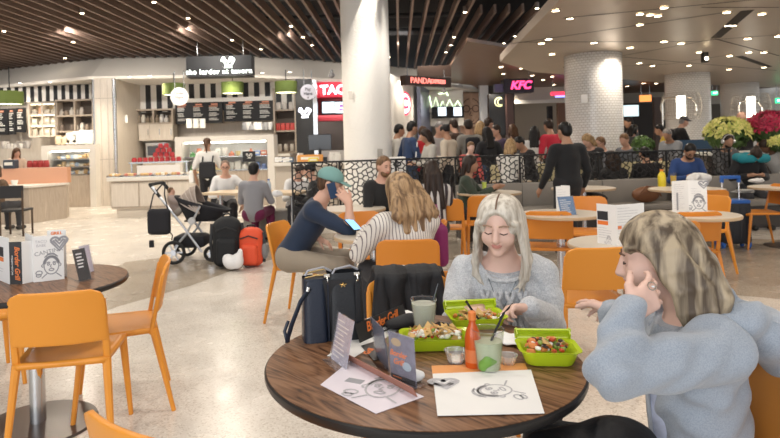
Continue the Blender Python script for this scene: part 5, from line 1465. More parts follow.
# ------------------------------------------------------------------ mid distance
def at(px, Y): p = P(px, 147, Y); return (p.x, Y, 0)
Q = 'people queueing at the counters'
# (label, px, Y, headtop y, heading, hair, top, skin)
queue = [
 ('person with dark hair and grey jacket with black bag, leftmost in the queue', 395.5, 12.0, 122.5, 10, ('short', 'black'), ('stone', (.45, .43, .40), 'long'), 'tan'),
 ('person in navy blue jacket with white stripes standing in the queue', 408.5, 11.1, 119.5, 20, ('short', 'black'), ('navyjacket', (.02, .04, .10), 'long'), 'tan'),
 ('person in red shirt bending between the navy and grey figures', 421, 11.9, 124.5, 50, ('short', 'brown'), ('redshirt', (.50, .02, .03), 'short'), 'fair'),
 ('woman in pale grey top with dark hair facing left in queue', 430.5, 10.4, 127, 190, ('mid', 'dark'), ('palegrey', (.42, .40, .36), 'long'), 'tan'),
 ('grey haired man with white shirt facing the camera in the queue', 438, 12.7, 120.5, -70, ('short', 'grey'), ('whitegrey', (.55, .54, .54), 'long'), 'fair'),
 ('woman in cream hooded top with dark bun, back to the camera', 449.5, 11.0, 122.5, 140, ('bun', 'black'), ('creamtop', (.60, .52, .42), 'long'), 'tan'),
 ('man in dark brown jacket behind the cream hooded woman', 457, 13.7, 117.5, 130, ('short', 'dark'), ('darkbrown', (.07, .04, .03), 'long'), 'fair'),
 ('man in grey jacket carrying black backpack, back to the camera', 470, 11.8, 117.5, 95, ('short', 'dark'), ('greyjacket', (.28, .26, .23), 'long'), 'tan'),
 ('person with light hair beside the black backpack man', 479.5, 13.2, 119.5, 60, ('mid', 'blonde'), ('sand', (.35, .28, .2), 'long'), 'fair'),
 ('man in dark coat with short hair below the dark gloss panel', 486, 14.3, 116.5, 20, ('short', 'dark'), ('blackcoat', (.015, .015, .018), 'long'), 'fair'),
 ('woman in black with long dark hair at the queue right end', 489, 11.2, 125, 100, ('long', 'black'), ('blackcoat', (.015, .015, .018), 'long'), 'tan'),
 ('person in dark violet top looking down by the crescent sign', 500, 12.6, 123.5, 200, ('short', 'dark'), ('violetdark', (.06, .04, .08), 'long'), 'fair'),
 ('person with brown hair in dark clothes left of the white top woman', 514.5, 13.5, 122.5, 95, ('mid', 'brown'), ('darkbrown', (.07, .04, .03), 'long'), 'fair'),
 ('woman with long black hair and white top standing beyond railing', 534.5, 11.4, 124.5, 70, ('long', 'black'), ('whitetop', (.66, .64, .62), 'short'), 'tan'),
 ('man in red polo shirt standing left of the man in black', 552, 11.4, 117, 110, ('short', 'dark'), ('redpolo', (.50, .02, .045), 'short'), 'tan'),
 ('far dark clothed person under the pale blue screen', 633, 15.5, 116, 180, ('short', 'black'), ('greydark', (.08, .08, .085), 'long'), 'tan'),
 ('far dark haired woman with raised arm near the green plant', 631.5, 14.0, 123, 20, ('mid', 'black'), ('greydark', (.08, .08, .085), 'long'), 'fair'),
 ('bald man in black shirt standing behind the poinsettias', 745.5, 13.3, 109.5, 200, ('bald', 'dark'), ('blackcoat', (.015, .015, .018), 'short'), 'fair'),
]
DARKP = [('black', (.015, .015, .018)), ('denim', (.04, .06, .11)), ('dark', (.03, .03, .035))]
PEOPLE = {}
for i, (lab, px, Y, yt, hd, hr, tp, sk) in enumerate(queue):
    z = P(px, yt, Y).z; s = z / 1.715
    r, T, HT, Hr = person(lab, at(px, Y), hd, False, s, 3, 0, (0, 12, 0), sk, hr, tp, DARKP[i % 3], h=.02, lh=None if i % 3 else (-.12, .28, 1.08 * s), rh=(.1, .3, 1.1 * s) if i % 2 else None, grp=Q if i < 13 else None)
    PEOPLE[i] = (r, T, HT, Hr, s)
r, T, HT, Hr, s = PEOPLE[1]
b = MB()
for q in (-1, 1): b.tube([T(q * .235, .03, .40), T(q * .25, .0, .15)], .012)
b.build('white_stripe', WHP, r)
for k_, sx_ in ((7, 1), (0, .8)):
    r, T, HT, Hr, s = PEOPLE[k_]
    bp_ = sdf_obj('backpack', [rbox((0, 0, 0), (.14 * sx_, .08, .21 * sx_), None, .06)], .02, SBK, relax=2); 
    w = r.matrix_basis @ T(0, -.19, .24); bp_.location = w; bp_.rotation_euler = r.rotation_euler
    tag(bp_, 'black backpack worn by the man in grey jacket' if k_ == 7 else 'black bag on the back of the leftmost person in the queue', 'backpack')
# ---- seated beyond the railing
def seatp(label, px, Y, yt, hd, hr, tp, sk='fair', pitch=12, lean=8, h=.018, **k):
    z = P(px, yt, Y).z
    # choose pelvis height so that the head top meets the photo (bar seats and low benches differ)
    s_ = k.pop('s', .97); hb = P(px, yt, Y); hb.z -= .115 * s_ * (1 if hr[0] != 'none' else 1)
    rr, T, HT, Hr = person(label, at(px, Y), hd, True, s_, lean, k.pop('sidelean', 0), (k.pop('yaw', 0), pitch, 0), sk, hr, tp, k.pop('pants', ('dark', (.03, .03, .035))), h=h, pel=.545, headat=hb, **k)
    return rr, T, HT, Hr
seatp('blonde person in white lace top sitting beyond the railing', 510.5, 9.9, 139, 60, ('mid', 'blonde'), ('lace', (.68, .66, .62), 'long'), lean=10)
seatp('dark capped man in black jacket leaning behind the blonde', 519, 10.5, 137, 200, ('short', 'black'), ('blackcoat', (.015, .015, .018), 'long'), 'tan', pitch=30, lean=15)
seatp('child in reddish top looking over the railing at centre', 470.8, 10.0, 142, -80, ('short', 'lightbrown'), ('child_red', (.45, .08, .07), 'long'), 'pale', s=.8)
seatp('blonde woman in dark top leaning on hand before the mosaic column', 587, 10.2, 134, 210, ('mid', 'blonde'), ('blacktop', (.02, .02, .022), 'long'), 'fair', pitch=25, lean=15, rh=(.05, .28, 1.0))
r, T, HT, Hr = seatp('brown haired man with glasses sitting before the mosaic column', 600, 11.0, 137, 200, ('short', 'lightbrown'), ('greytee', (.16, .17, .19), 'short'), 'fair', pitch=15); glasses(r, HT, Hr)
seatp('man in grey shirt sitting right of the nearest mosaic column', 624, 10.8, 134, 220, ('short', 'lightbrown'), ('greyblue', (.14, .15, .17), 'short'), 'fair', pitch=20, lean=14)
seatp('woman with big dark curly hair seen from behind at railing', 611, 9.75, 152, 95, ('curly', 'dark'), ('blacktop', (.02, .02, .022), 'long'), 'tan', pitch=5)
seatp('dark haired person in black padded jacket left of the juice', 644, 9.8, 147, 100, ('short', 'black'), ('padded', (.012, .012, .014), 'long'), 'tan', pitch=5, build=1.15)
seatp('person in yellow shirt sitting far behind the juice bottle', 659, 12.6, 124.5, 150, ('short', 'black'), ('yellowshirt', (.60, .42, .04), 'short'), 'tan', pitch=10, lean=20)
seatp('old grey haired man in grey shirt leaning at a table', 667, 11.6, 129, 215, ('short', 'grey'), ('greyshirt', (.25, .26, .28), 'short'), 'tan', pitch=25, lean=14)
r, T, HT, Hr = seatp('man in black cap and black shirt with backpack facing right', 684, 12.9, 116.5, -5, ('short', 'grey'), ('blackcoat', (.015, .015, .018), 'short'), 'fair', pitch=12, lean=16, rh=(.12, .42, 1.0))
CAPB = mat('cap_dark', (.05, .05, .06), .8)
sdf_obj('cap', [ell(HT(0, -.015, .055), (.086, .10, .07), Hr, .01), ell(HT(0, .10, .055), (.055, .06, .012), Hr, .01)], .014, CAPB, r)
w = r.matrix_basis @ T(0, -.2, .2); o = sdf_obj('backpack', [rbox((0, 0, 0), (.15, .09, .21), None, .06)], .02, SBK, relax=2); o.location = w; o.rotation_euler = r.rotation_euler; tag(o, 'black backpack on the back of the man in black cap', 'backpack')
r, T, HT, Hr = seatp('man with headphones in grey top beyond the railing at right', 728, 9.8, 134.5, -95, ('short', 'dark'), ('charcoal', (.10, .10, .105), 'long'), 'tan', pitch=20, lean=10, beard='dark')
b = MB(); b.tube([HT(.088 * math.cos(a), -.0, .02 + .105 * math.sin(a)) for a in [PI * k / 10 for k in range(11)]], .008, 6)
for q in (-1, 1): b.cyl(HT(q * .075, 0, 0), HT(q * .10, 0, 0), .035, seg=14)
hp_ = b.build('headphones', mat('headphone_silver', (.6, .6, .62), .35, .5)); hp_.matrix_world = r.matrix_basis; tag(hp_, 'silver headphones on the man beyond the railing at right', 'headphones')
seatp('person in white headscarf leaning over by the red poinsettia', 765, 9.85, 140, 200, ('short', 'dark'), ('whitehood', (.66, .65, .63), 'long'), 'brown', pitch=45, lean=30)
# bench sitters on the near side
r, T, HT, Hr = seatp('bearded man in blue sweater and glasses looking down at table', 690, 8.75, 144, -100, ('short', 'black'), ('royal', (.025, .06, .19), 'long'), 'tan', pitch=38, lean=16, h=.012, beard='black', lh=(-.1, .30, .82), rh=(.1, .32, .82)); glasses(r, HT, Hr)
r, T, HT, Hr = seatp('person in black asleep on a teal neck pillow at right', 755, 9.0, 147.5, -95, ('bun', 'dark'), ('blacktop', (.02, .02, .022), 'long'), 'tan', pitch=60, lean=28, h=.014, lh=(-.12, .34, .8), rh=(.12, .34, .8))
c0 = HT(0, .02, -.12)
o = sdf_obj('neck_pillow', chain([c0 + V3(.06, .13, 0), c0 + V3(.17, .06, 0), c0 + V3(.16, -.09, .02), c0 + V3(0, -.15, .03), c0 + V3(-.16, -.09, .02), c0 + V3(-.17, .06, 0), c0 + V3(-.06, .13, 0)], .062), .012, mat('pillow_teal', (.015, .22, .27), .8, bump=.2, bscale=30)); o.matrix_world = r.matrix_basis; tag(o, 'teal neck pillow around the sleeping person at right', 'pillow')
# green top woman, bearded man, long dark hair
seatp('woman in dark green sweater facing right at the drinks table', 470.5, 7.95, 155.5, -15, ('mid', 'dark'), ('darkgreen', (.035, .05, .035), 'long'), 'tan', pitch=2, lean=6, h=.013, yaw=0, rh=(.1, .35, .80), lh=(-.1, .4, .80))
seatp('man with short beard and black sweater facing the camera', 384, 6.55, 156.5, -62, ('short', 'lightbrown'), ('blacksweat', (.012, .012, .013), 'long'), 'fair', pitch=8, lean=8, h=.012, beard='lightbrown')
STRIPE = mat('stripe_cloth_dark', (.05, .04, .045), .8)
def stripe_mat(name, c1, c2, scale, axis='X', rough=.85, w=.5):
    m = mat(name, c1, rough); nt = m.node_tree; bs = nt.nodes['Principled BSDF']
    tc = N(nt, 'ShaderNodeTexCoord'); wv = N(nt, 'ShaderNodeTexWave'); wv.bands_direction = axis; wv.inputs['Scale'].default_value = scale; wv.inputs['Distortion'].default_value = .6; wv.inputs['Detail Scale'].default_value = .6
    nt.links.new(tc.outputs['Object'], wv.inputs['Vector']); r = ramp(nt, [(w, c1), (min(1, w + .06), c2)]); nt.links.new(wv.outputs['Fac'], r.inputs[0]); nt.links.new(r.outputs[0], bs.inputs['Base Color']); return m
seatp('woman with long dark brown hair and striped top, from behind', 431, 6.75, 160.5, 95, ('long', 'dark'), ('stripe_dark', (.05, .04, .045), 'long'), 'fair', pitch=0, lean=4, h=.013,
      topm=stripe_mat('cloth_bw_stripe', (.04, .03, .035), (.55, .52, .5), 4.5), extra_hair=lambda HT, Hr: [cap(HT(q * .5, -.09, -.05), HT(q * .8, -.13, -.42), .045, .03, .02) for q in (-.12, 0, .12)])
# standing man in black
z = P(567, 120, 7.35).z; s = z / 1.715
r, T, HT, Hr = person('man in black long sleeve shirt standing with back to camera', at(567, 7.35), 100, False, s, 0, 0, (12, 8, 0), 'tan', ('short', 'black'), ('blackknit', (.010, .011, .013), 'long'), ('black', (.015, .015, .018)), h=.013, lh=(-.27, .16, .84), rh=(.27, .10, .84), lpole=(-.2, -1, 0), rpole=(.2, -1, 0), build=1.1)
# larder counter customer
z = P(207, 136.5, 12.1).z; s = z / 1.715
r, T, HT, Hr = person('woman in white shirt and black trousers ordering at the food case', at(207, 12.1), 95, False, s, 0, 0, (0, 5, 0), 'tan', ('tail', 'brown'), ('whitetee', (.70, .68, .65), 'short'), ('black', (.015, .015, .018)), h=.018, rh=(.12, .3, 1.1))
o = sdf_obj('shoulder_bag', [rbox((0, 0, 0), (.16, .07, .17), None, .05)], .018, SBK, relax=2); w = r.matrix_basis @ T(.02, -.18, .10); o.location = w; tag(o, 'black bag worn on the back of the ordering woman', 'bag')
b = MB(); b.tube([(-.1, .0, .15), (-.1, .1, .28)], .015); b.tube([(.1, .0, .15), (.1, .1, .28)], .015); b.build('strap', SBK, o)
b = MB(); b.box((0, 0, 0), (.10, .12, .26), bevel=.03); o = b.build('white_bag', WHP); w = r.matrix_basis @ T(-.33, .04, -.03); o.location = w; tag(o, 'white carrier bag held at the left side of the ordering woman', 'bag')
# bald man, grey shirt, black top, white
r, T, HT, Hr = seatp('bald man in white long sleeve shirt with glasses facing camera', 225, 9.95, 160.5, -80, ('bald', 'dark'), ('whitels', (.70, .70, .70), 'long'), 'fair', pitch=8, lean=14, h=.014, lh=(-.28, .22, .52), lpole=(-.3, 0, 0)); glasses(r, HT, Hr)
sdf_obj('hair', [ell(HT(0, -.02, .028), (.077, .092, .088), Hr, .01)], .012, mat('buzz', (.18, .12, .09), .8), r, subs=[ell(HT(0, .11, -.02), (.075, .10, .10), Hr, .01)])
r, T, HT, Hr = seatp('person in grey shirt and burgundy trousers seen from behind', 254, 8.75, 162.5, 80, ('short', 'black'), ('greyls', (.27, .27, .29), 'long'), 'fair', pitch=4, lean=4, h=.014, pants=('burgundy', (.14, .012, .06)))
seatp('woman in black top with dark tied hair facing left by counter', 309, 9.2, 164.5, 175, ('bun', 'black'), ('blacktop', (.02, .02, .022), 'long'), 'fair', pitch=8, lean=10, h=.016)
seatp('person in white top mostly hidden behind the black top woman', 300, 9.9, 168.5, -60, ('short', 'dark'), ('whitels', (.70, .70, .70), 'long'), 'fair', pitch=30, lean=14, h=.018)
seatp('person in brown mottled jacket on the black chair at left edge', -3, 11.1, 165, 80, ('mid', 'brown'), ('mottled', (.10, .06, .035), 'long'), 'fair', pitch=0, lean=0, h=.018, topm=mat('cloth_mottled', (.12, .075, .045), .8, var=.8, vscale=18))
r, T, HT, Hr = person('waitress in beige top with long hair resting chin on hand', at(15.5, 14.35), -50, False, P(15.5, 146.5, 14.35).z / 1.715, 4, 0, (10, 14, 0), 'fair', ('long', 'brown'), ('beige', (.50, .38, .30), 'short'), h=.016, rh=(.05, .18, 1.22), lh=(-.1, .3, 1.05))
# child in the stroller
q = SPx(207, 213)
root, T, HT, Hr = person('baby lying in the stroller with one arm raised', (p0.x + .02 - .12, p0.y + .1, .0), 10, True, .42, -20, 0, (20, 10, 0), 'fair', ('short', 'lightbrown'), ('babygrey', (.35, .28, .25), 'long'), ('babypants', (.4, .35, .3)), h=.012, pel=.64, lh=(-.02, .12, .84), rh=(.04, .14, .78), feet=[(.03, .30, .70), (-.03, .30, .70)], face=False)

# ---------------- the couple at the small table
r, T, HT, Hr = person('man in teal cap and navy sweater talking on his phone', (-.50, 4.70, 0), -4, True, 1.0, 30, 0, (-6, 6, 0), 'fair', ('short', 'brown'), ('navy', (.014, .026, .055), 'short'), ('khaki', (.30, .25, .19)), h=.009, pel=.55, headat=P(331, 184, 4.72),
    rhw=P(349, 203, 4.50), relw=P(350, 231, 4.46), lhw=P(318, 238, 4.75), lelw=P(305, 236, 4.95), feet=[(.14, .30, .10), (-.12, .46, .10)], shoes=(.03, .03, .035),
    hand_dirs={1: (V3(-.75, .28, 1), V3(-.2, .9, 0), (.35, .4, .45, .5)), -1: (V3(1, -.3, -.5), V3(0, 0, -1), (.3, .35, .4, .45))})
TEAL = mat('cap_teal', (.17, .32, .30), .8, bump=.1, bscale=60)
sdf_obj('cap', [ell(HT(0, -.018, .050), (.092, .108, .085), Hr, .01)], .008, TEAL, r, clip=lambda X, n=np.array(Hr @ V3(0, 0, -1)), c=np.array(HT(0, 0, .028)): (X - c) @ n)
sdf_obj('cap_brim', [ell(HT(0, .108, .034), (.066, .058, .010), Hr @ rotm(0, 10, 0), .01)], .007, TEAL, r)
b = MB(); ph = HT(.100, .045, -.035); b.box(ph, (.010, .066, .125), R=Hr @ rotm(22, -32, 0), bevel=.004); o = b.build('phone', mat('phone_blue', (.03, .06, .12), .2)); o.matrix_world = r.matrix_basis; tag(o, 'dark blue mobile phone held to the ear of the capped man', 'phone')
BW = stripe_mat('cloth_cream_stripe', (.66, .62, .57), (.16, .13, .14), 15, w=.86)
BH = hair_mat('hair_ash_blonde', (.40, .26, .14), (.13, .075, .04), 40, .10)
r, T, HT, Hr = person('woman with long ash blonde hair in cream striped cardigan from behind', (.36, 4.12, 0), 112, True, 1.0, 6, 0, (8, 14, 0), 'fair', ('long', BH), ('cream', (.66, .62, .57), 'long'), ('dark', (.03, .03, .035)), h=.010, pel=.50, topm=BW, build=1.10, topinf=.018, headat=P(398, 190, 4.15),
    lh=(-.16, .34, .80), rh=(.05, .36, .80),
    extra_hair=lambda HT, Hr: [ell(HT(0, -.04, .0), (.098, .10, .11), Hr, .03)] + [c for q in (-.085, -.05, -.01, .03, .07, .10) for c in chain([HT(q, -.08, .02), HT(q * 1.3, -.115, -.10), HT(q * 1.7 + .01, -.12, -.20), HT(q * 1.55 + .02, -.11, -.27 - .03 * math.cos(q * 30))], [.03, .036, .032, .012], .012)])
b = MB(); w = r.matrix_basis @ V3(-.21, .46, .83); b.box((0, 0, 0), (.075, .145, .009), bevel=.003); b.box((0, 0, .0051), (.066, .13, .001), mi=1)
o = b.build('phone', [BLKG, mat('phone_screen', (.2, .5, .8), .2, emit=(.3, .6, 1), es=1.0)]); o.location = w; o.rotation_euler = (.5, 0, .6); tag(o, 'mobile phone with glowing blue screen held by the cardigan woman', 'phone')

# ================================================================== WHITE HAIRED WOMAN
def knit_mat(name, c1, c2, scale=260, bs=.5, v=(1, 1, 1)):
    m = mat(name, c1, .9, sheen=.3); nt = m.node_tree; b = nt.nodes['Principled BSDF']
    tc = N(nt, 'ShaderNodeTexCoord'); n = N(nt, 'ShaderNodeTexNoise'); n.inputs['Scale'].default_value = scale; n.inputs['Detail'].default_value = 3
    mp = N(nt, 'ShaderNodeMapping'); mp.inputs['Scale'].default_value = v
    nt.links.new(tc.outputs['Object'], mp.inputs[0]); nt.links.new(mp.outputs[0], n.inputs['Vector']); r = ramp(nt, [(.35, c2), (.62, c1)]); nt.links.new(n.outputs['Fac'], r.inputs[0]); nt.links.new(r.outputs[0], b.inputs['Base Color'])
    vo = N(nt, 'ShaderNodeTexVoronoi'); vo.inputs['Scale'].default_value = scale * .3; nt.links.new(tc.outputs['Object'], vo.inputs['Vector'])
    bp = N(nt, 'ShaderNodeBump'); bp.inputs['Strength'].default_value = bs; bp.inputs['Distance'].default_value = .004; nt.links.new(vo.outputs['Distance'], bp.inputs['Height']); nt.links.new(bp.outputs['Normal'], b.inputs['Normal'])
    return m
KN = knit_mat('knit_grey', (.56, .57, .58), (.38, .39, .42), 230, .8)
WH = hair_mat('hair_platinum', (.66, .61, .53), (.36, .31, .25), 45, .12)
wr_ = (.60, 2.60)      # where she sits
hd = -103
fw = V3(math.cos(math.radians(hd)), math.sin(math.radians(hd)), 0); rt = V3(fw.y, -fw.x, 0)   # local +Y and +X in the world
def tol(w): d = Vector(w) - V3(wr_[0], wr_[1], 0); return (d.dot(rt), d.dot(fw), w[2])
LHw = P(531, 316, 2.16); RHw = P(460, 326, 2.26); LHw.z = .80; RHw.z = .79
r, T, HT, Hr = person('woman with white blonde hair in grey cable sweater eating with fork', (wr_[0], wr_[1], 0), hd, True, .95, 14, 0, (-12, 8, 0), 'pale', ('none', WH), ('knit', (.5, .5, .5), 'long'), ('black', (.015, .015, .018)), h=.0055, pel=.50, build=1.0, topm=KN, topinf=.014, headat=P(500, 226, 2.38),
    lhw=LHw, rhw=RHw, lelw=P(552, 322, 2.36), relw=P(453, 336, 2.34), feet=[(.12, .40, .09), (-.12, .36, .09)], face=False, folds=.005,
    hand_dirs={-1: (V3(-1, -.2, .10), V3(-.1, -.5, -1), (.75, .95, 1.05, 1.1)), 1: (V3(.6, -.5, 0), V3(0, .2, -1), (.5, .6, .6, .6))})
WROOT, WT, WHT_, WHr = r, T, HT, Hr
# face: closed looking-down lids, brows, nostril shade comes from the shape itself
b = MB()
for q in (-1, 1): b.tube([HT(q * .016, .0895, .002), HT(q * .031, .0905, -.003), HT(q * .046, .083, .001)], .0022, 6)
b.build('eyelashes', mat('lash_dark', (.06, .035, .03), .6), r)
b = MB()
for q in (-1, 1): b.tube([HT(q * .014, .093, .030), HT(q * .032, .093, .036), HT(q * .052, .080, .030)], .003, 6)
b.build('eyebrow', mat('brow_fair', (.34, .22, .15), .8), r)
# hair: parted crown and long locks framing the face down to the chest
rnd = random.Random(11)
def skz(y, x=0): return .030 + .094 * math.sqrt(max(.02, 1 - ((y + .014) / .098) ** 2 - (x / .080) ** 2))
lk = [ell(HT(q * .022, -.016, .034), (.070, .101, .092), Hr, .012) for q in (-1, 1)] + [ell(HT(0, -.035, .0), (.085, .085, .10), Hr, .02)]
for q in (-1, 1):
    for i in range(15):
        f = i / 14
        rr = rnd.random; wv = .006 * math.sin(i * 2.1); y0 = .076 - .135 * f
        p_ = [(q * .005, y0, skz(y0)), (q * .036, y0 + .002, skz(y0, .036)), (q * .062, y0 - .002, skz(y0, .060) - .004), (q * (.081 + .004 * f), .052 - .115 * f, .028), (q * (.090 + .006 * rr()), .048 - .105 * f + wv, -.035), (q * (.092 + .012 * rr()), .042 - .09 * f - wv, -.095), (q * (.096 + .016 * rr()), .045 - .08 * f + wv, -.150), (q * (.084 + .03 * rr()), .060 - .07 * f, -.205), (q * (.050 + .05 * rr()), .072 - .06 * f, -.240 - .035 * rr())]
        lk += chain([HT(*v) for v in p_], [.007, .009, .010, .0115, .012, .012, .012, .010, .003], .004)
sdf_obj('hair', lk, .0035, WH, r, k=.006, subs=[ell(HT(0, .120, -.006), (.069, .070, .106), Hr, .008)], relax=1)
# dark parting line at the roots
b = MB(); b.tube([HT(0, .068, .098), HT(0, .04, .122), HT(0, .0, .131), HT(0, -.05, .124)], .004, 6, radii=[(.003, .003), (.006, .003), (.007, .003), (.004, .003)]); b.build('hair_parting', mat('root_brown', (.20, .12, .08), .7), r)
# cable relief on the sweater front, cuffs
b = MB()
for xx in (-.075, -.025, .025, .075):
    for ph_ in (0, PI):
        pts = [T(xx + .014 * math.sin(j * .9 + ph_), .160 - .018 * abs(xx) / .075 - (.035 if j > 13 else 0) * (j - 13) / 3 + .004 * math.cos(j * .9 + ph_), .12 + .27 * j / 16) for j in range(17)]
        b.tube(pts, .0095, 6)
b.build('cable_relief', KN, r, smooth=True)
b = MB(); b.tube([T(.085 * math.cos(a), .035 + .075 * math.sin(a), .455 - .022 * math.sin(a)) for a in [2 * PI * k / 24 for k in range(24)]], .009, 8, closed=True); b.build('neckline', KN, r, smooth=True)
b = MB(); c = T(.01, .165, .31); b.lathe([(.001, -.002), (.011, -.002), (.011, .002), (.001, .002)], seg=12); b.xf(Matrix.Translation(c) @ Matrix.Rotation(PI / 2, 4, 'X')); b.tube([T(-.055, .10, .44), T(.0, .155, .34), T(.01, .165, .32), T(.02, .155, .34), T(.06, .10, .44)], .001, 4); b.build('necklace', mat('pendant_dark', (.06, .09, .10), .3, .6), r)

# ================================================================== HOODED WOMAN
HOOD = knit_mat('fleece_blue_grey', (.345, .385, .44), (.27, .305, .36), 330, .15)
BLN = hair_mat('hair_streaked_blonde', (.43, .345, .235), (.085, .06, .04), 34, .05)
hw_ = (.93, 1.55); hd = 172
fw = V3(math.cos(math.radians(hd)), math.sin(math.radians(hd)), 0); rt = V3(fw.y, -fw.x, 0)
def tol2(w): d = Vector(w) - V3(hw_[0], hw_[1], 0); return (d.dot(rt), d.dot(fw), w[2])
LW = P(630, 312, 1.50); EL = P(612, 372, 1.42); RW = P(613, 313, 1.84)
r, T, HT, Hr = person('woman in pale grey hoodie with streaked blonde hair, hand at her ear', (hw_[0], hw_[1], 0), hd, True, .95, 4, 0, (-20, 14, 0), 'pale', ('none', BLN), ('hoodie', (.4, .4, .4), 'long'), ('black', (.015, .015, .018)), h=.0055, pel=.50, build=1.0, topm=HOOD, topinf=.018, neckfwd=.022, folds=.0065, headat=P(655, 257, 1.69),
    lhw=LW, rhw=RW, lelw=EL, relw=P(640, 372, 1.86), feet=[(.12, .40, .09), (-.12, .38, .09)], face=False,
    hand_dirs={-1: (V3(.95, .36, .50), V3(-.25, 1, -.2), (.45, .55, .60, .65)), 1: (V3(-.1, 1, -.05), V3(-.6, 0, -.8), (.25, .3, .4, .5))})
HROOT, H_T, H_HT, H_Hr = r, T, HT, Hr
b = MB()
for q in (-1, 1): b.tube([HT(q * .016, .0855, .006), HT(q * .031, .086, .003), HT(q * .046, .079, .006)], .0022, 6)
b.build('eyelashes', mat('lash_dark', (.06, .035, .03), .6), r)
b = MB()
for q in (-1, 1): b.tube([HT(q * .014, .087, .030), HT(q * .032, .086, .036), HT(q * .052, .074, .030)], .003, 6)
b.build('eyebrow', mat('brow_brown', (.16, .09, .06), .8), r)
lk = [ell(HT(0, -.022, .036), (.083, .104, .094), Hr, .012), ell(HT(0, -.07, -.03), (.080, .065, .11), Hr, .03)]
rnd = random.Random(5)
for q in (-1, 1):
    for i in range(15):
        f = i / 14
        rr = rnd.random; y0 = .074 - .125 * f
        p_ = [(q * .005, y0, skz(y0)), (q * .036, y0 - .004, skz(y0, .036)), (q * (.066), y0 - .018, skz(y0 - .01, .066)), (q * (.084 + .004 * f), .030 - .10 * f, .022), (q * (.092 + .006 * rr()), -.006 - .085 * f, -.035), (q * (.092 + .010 * rr()), -.030 - .08 * f, -.090), (q * (.088 + .012 * rr()), -.042 - .075 * f + .02 * rr(), -.150), (q * (.080 + .02 * rr()), -.052 - .06 * f + .03 * rr(), -.205 - .035 * rr())]
        lk += chain([HT(*v) for v in p_], [.007, .010, .012, .013, .013, .013, .011, .003], .004)
for i in range(6):
    x = -.06 + .024 * i; lk += chain([HT(x * .6, -.10, .05), HT(x, -.125, -.05), HT(x * 1.2, -.135, -.13), HT(x * 1.3, -.12, -.20)], [.02, .026, .024, .008], .01)
sdf_obj('hair', lk, .0035, BLN, r, k=.006, subs=[ell(HT(0, .118, -.022), (.085, .080, .098), Hr, .008)] + [ell(HT(q * .085, .058, -.040), (.048, .056, .085), Hr, .008) for q in (-1, 1)], relax=1)
# hood bunched behind the neck
sdf_obj('hood', [ell(T(0, -.10, .47), (.15, .085, .065), R_ := (Matrix.Rotation(math.radians(-35), 3, 'X')), .03), ell(T(0, -.18, .41), (.13, .075, .075), R_, .03), ell(T(0, -.235, .33), (.09, .055, .07), R_, .03), ell(T(0, -.275, .265), (.04, .03, .045), R_, .03),
                 cap(T(-.11, -.04, .47), T(-.085, .07, .42), .034, .022, .03), cap(T(.11, -.04, .47), T(.085, .07, .42), .034, .022, .03)], .006, HOOD, r, k=.03, relax=2,
        subs=[ell(T(0, -.12, .56), (.10, .07, .06), R_, .02), ell(T(0, -.17, .50), (.07, .05, .04), R_, .02)])
b = MB(); b.tube([T(-.02, .115, .40), T(-.02, .145, .25), T(-.02, .145, .05)], .006, 6); b.build('zip', mat('zip_grey', (.35, .36, .38), .5), r)
sdf_obj('undershirt', [ell(T(0, .075, .22), (.055, .065, .20), None, .02)], .008, mat('tie_dye_shirt', (.45, .48, .60), .8, var=.6, vscale=22), r)
b = MB()
for sgn in (0,): b.tube([T(-.175, .05, .14), T(-.165, .085, .02)], .004, 6)
b.build('pocket_seam', mat('seam_blue', (.18, .22, .28), .8), r)
b = MB()
sp = [T(-.10, -.02, .495), T(-.11, -.10, .50), T(-.10, -.19, .455), T(-.055, -.26, .37), T(.0, -.285, .33)]
b.tube(sp, .007, 6); b.build('hood_seam', HOOD, r, smooth=True)
# =================================================================== TABLETOP AND SMALL THINGS
PAPER = mat('menu_paper', (.80, .79, .77), .55); PAPL = mat('menu_paper_lilac', (.62, .58, .68), .5); INK = mat('ink_black', (.03, .03, .035), .6); INKG = mat('ink_grey_print', (.30, .30, .32), .6)
INKL = mat('ink_light', (.48, .47, .49), .6); INKO = mat('ink_orange', (.80, .20, .04), .5); BLKC = mat('card_black', (.02, .018, .018), .35); ORP = mat('menu_orange_back', (.75, .32, .10), .5)
ACR = mat('acrylic', (.92, .94, 1.0), .05, trans=.9, ior=1.2, alpha=.30)
def face_drawing(M, s, m, parent, w=.02):
    L = [arc(0, 0, .30, 0, 360, 26, .40), arc(-.12, .08, .07, 20, 160, 6), arc(.12, .08, .07, 20, 160, 6), arc(-.12, .05, .045, 0, 360, 8), arc(.12, .05, .045, 0, 360, 8), [(0, .04), (-.05, -.08), (.03, -.10)], arc(0, -.2, .10, 0, 360, 12, .05), arc(0, .33, .27, 10, 170, 10, .16), arc(0, .38, .2, 0, 180, 8, .16),
         arc(-.33, 0, .06, 90, 270, 6), arc(.33, 0, .06, -90, 90, 6), [(-.18, -.36), (-.4, -.55)], [(.18, -.36), (.4, -.55)], arc(-.5, -.3, .13, 0, 360, 10, .09), arc(-.52, -.42, .1, 0, 360, 10, .06)]
    strokes([[(x * s, y * s) for x, y in l] for l in L], w * s * 2.2, M, 'face_drawing', m, parent)
    hair_ = [arc(0, .02, .29, 8, 172, 22, .36)]
    strokes([[(x * s, y * s) for x, y in l] for l in hair_], w * s * 6.5, M, 'hair_drawing', m, parent)
def panel(parent, bl, br, h, m, name='panel', lean=V3(0, 0, 1), th=.0016):
    """a stiff card standing on the edge bl-br"""
    bl, br = Vector(bl), Vector(br); x = (br - bl).normalized(); up = Vector(lean).normalized(); n = x.cross(up).normalized()
    b = MB(); w = (br - bl).length; M = frame(bl, x, up)
    b.box((w / 2, h / 2, -th / 2), (w, h, th)); b.xf(M); b.build(name, m, parent); return M, w, h
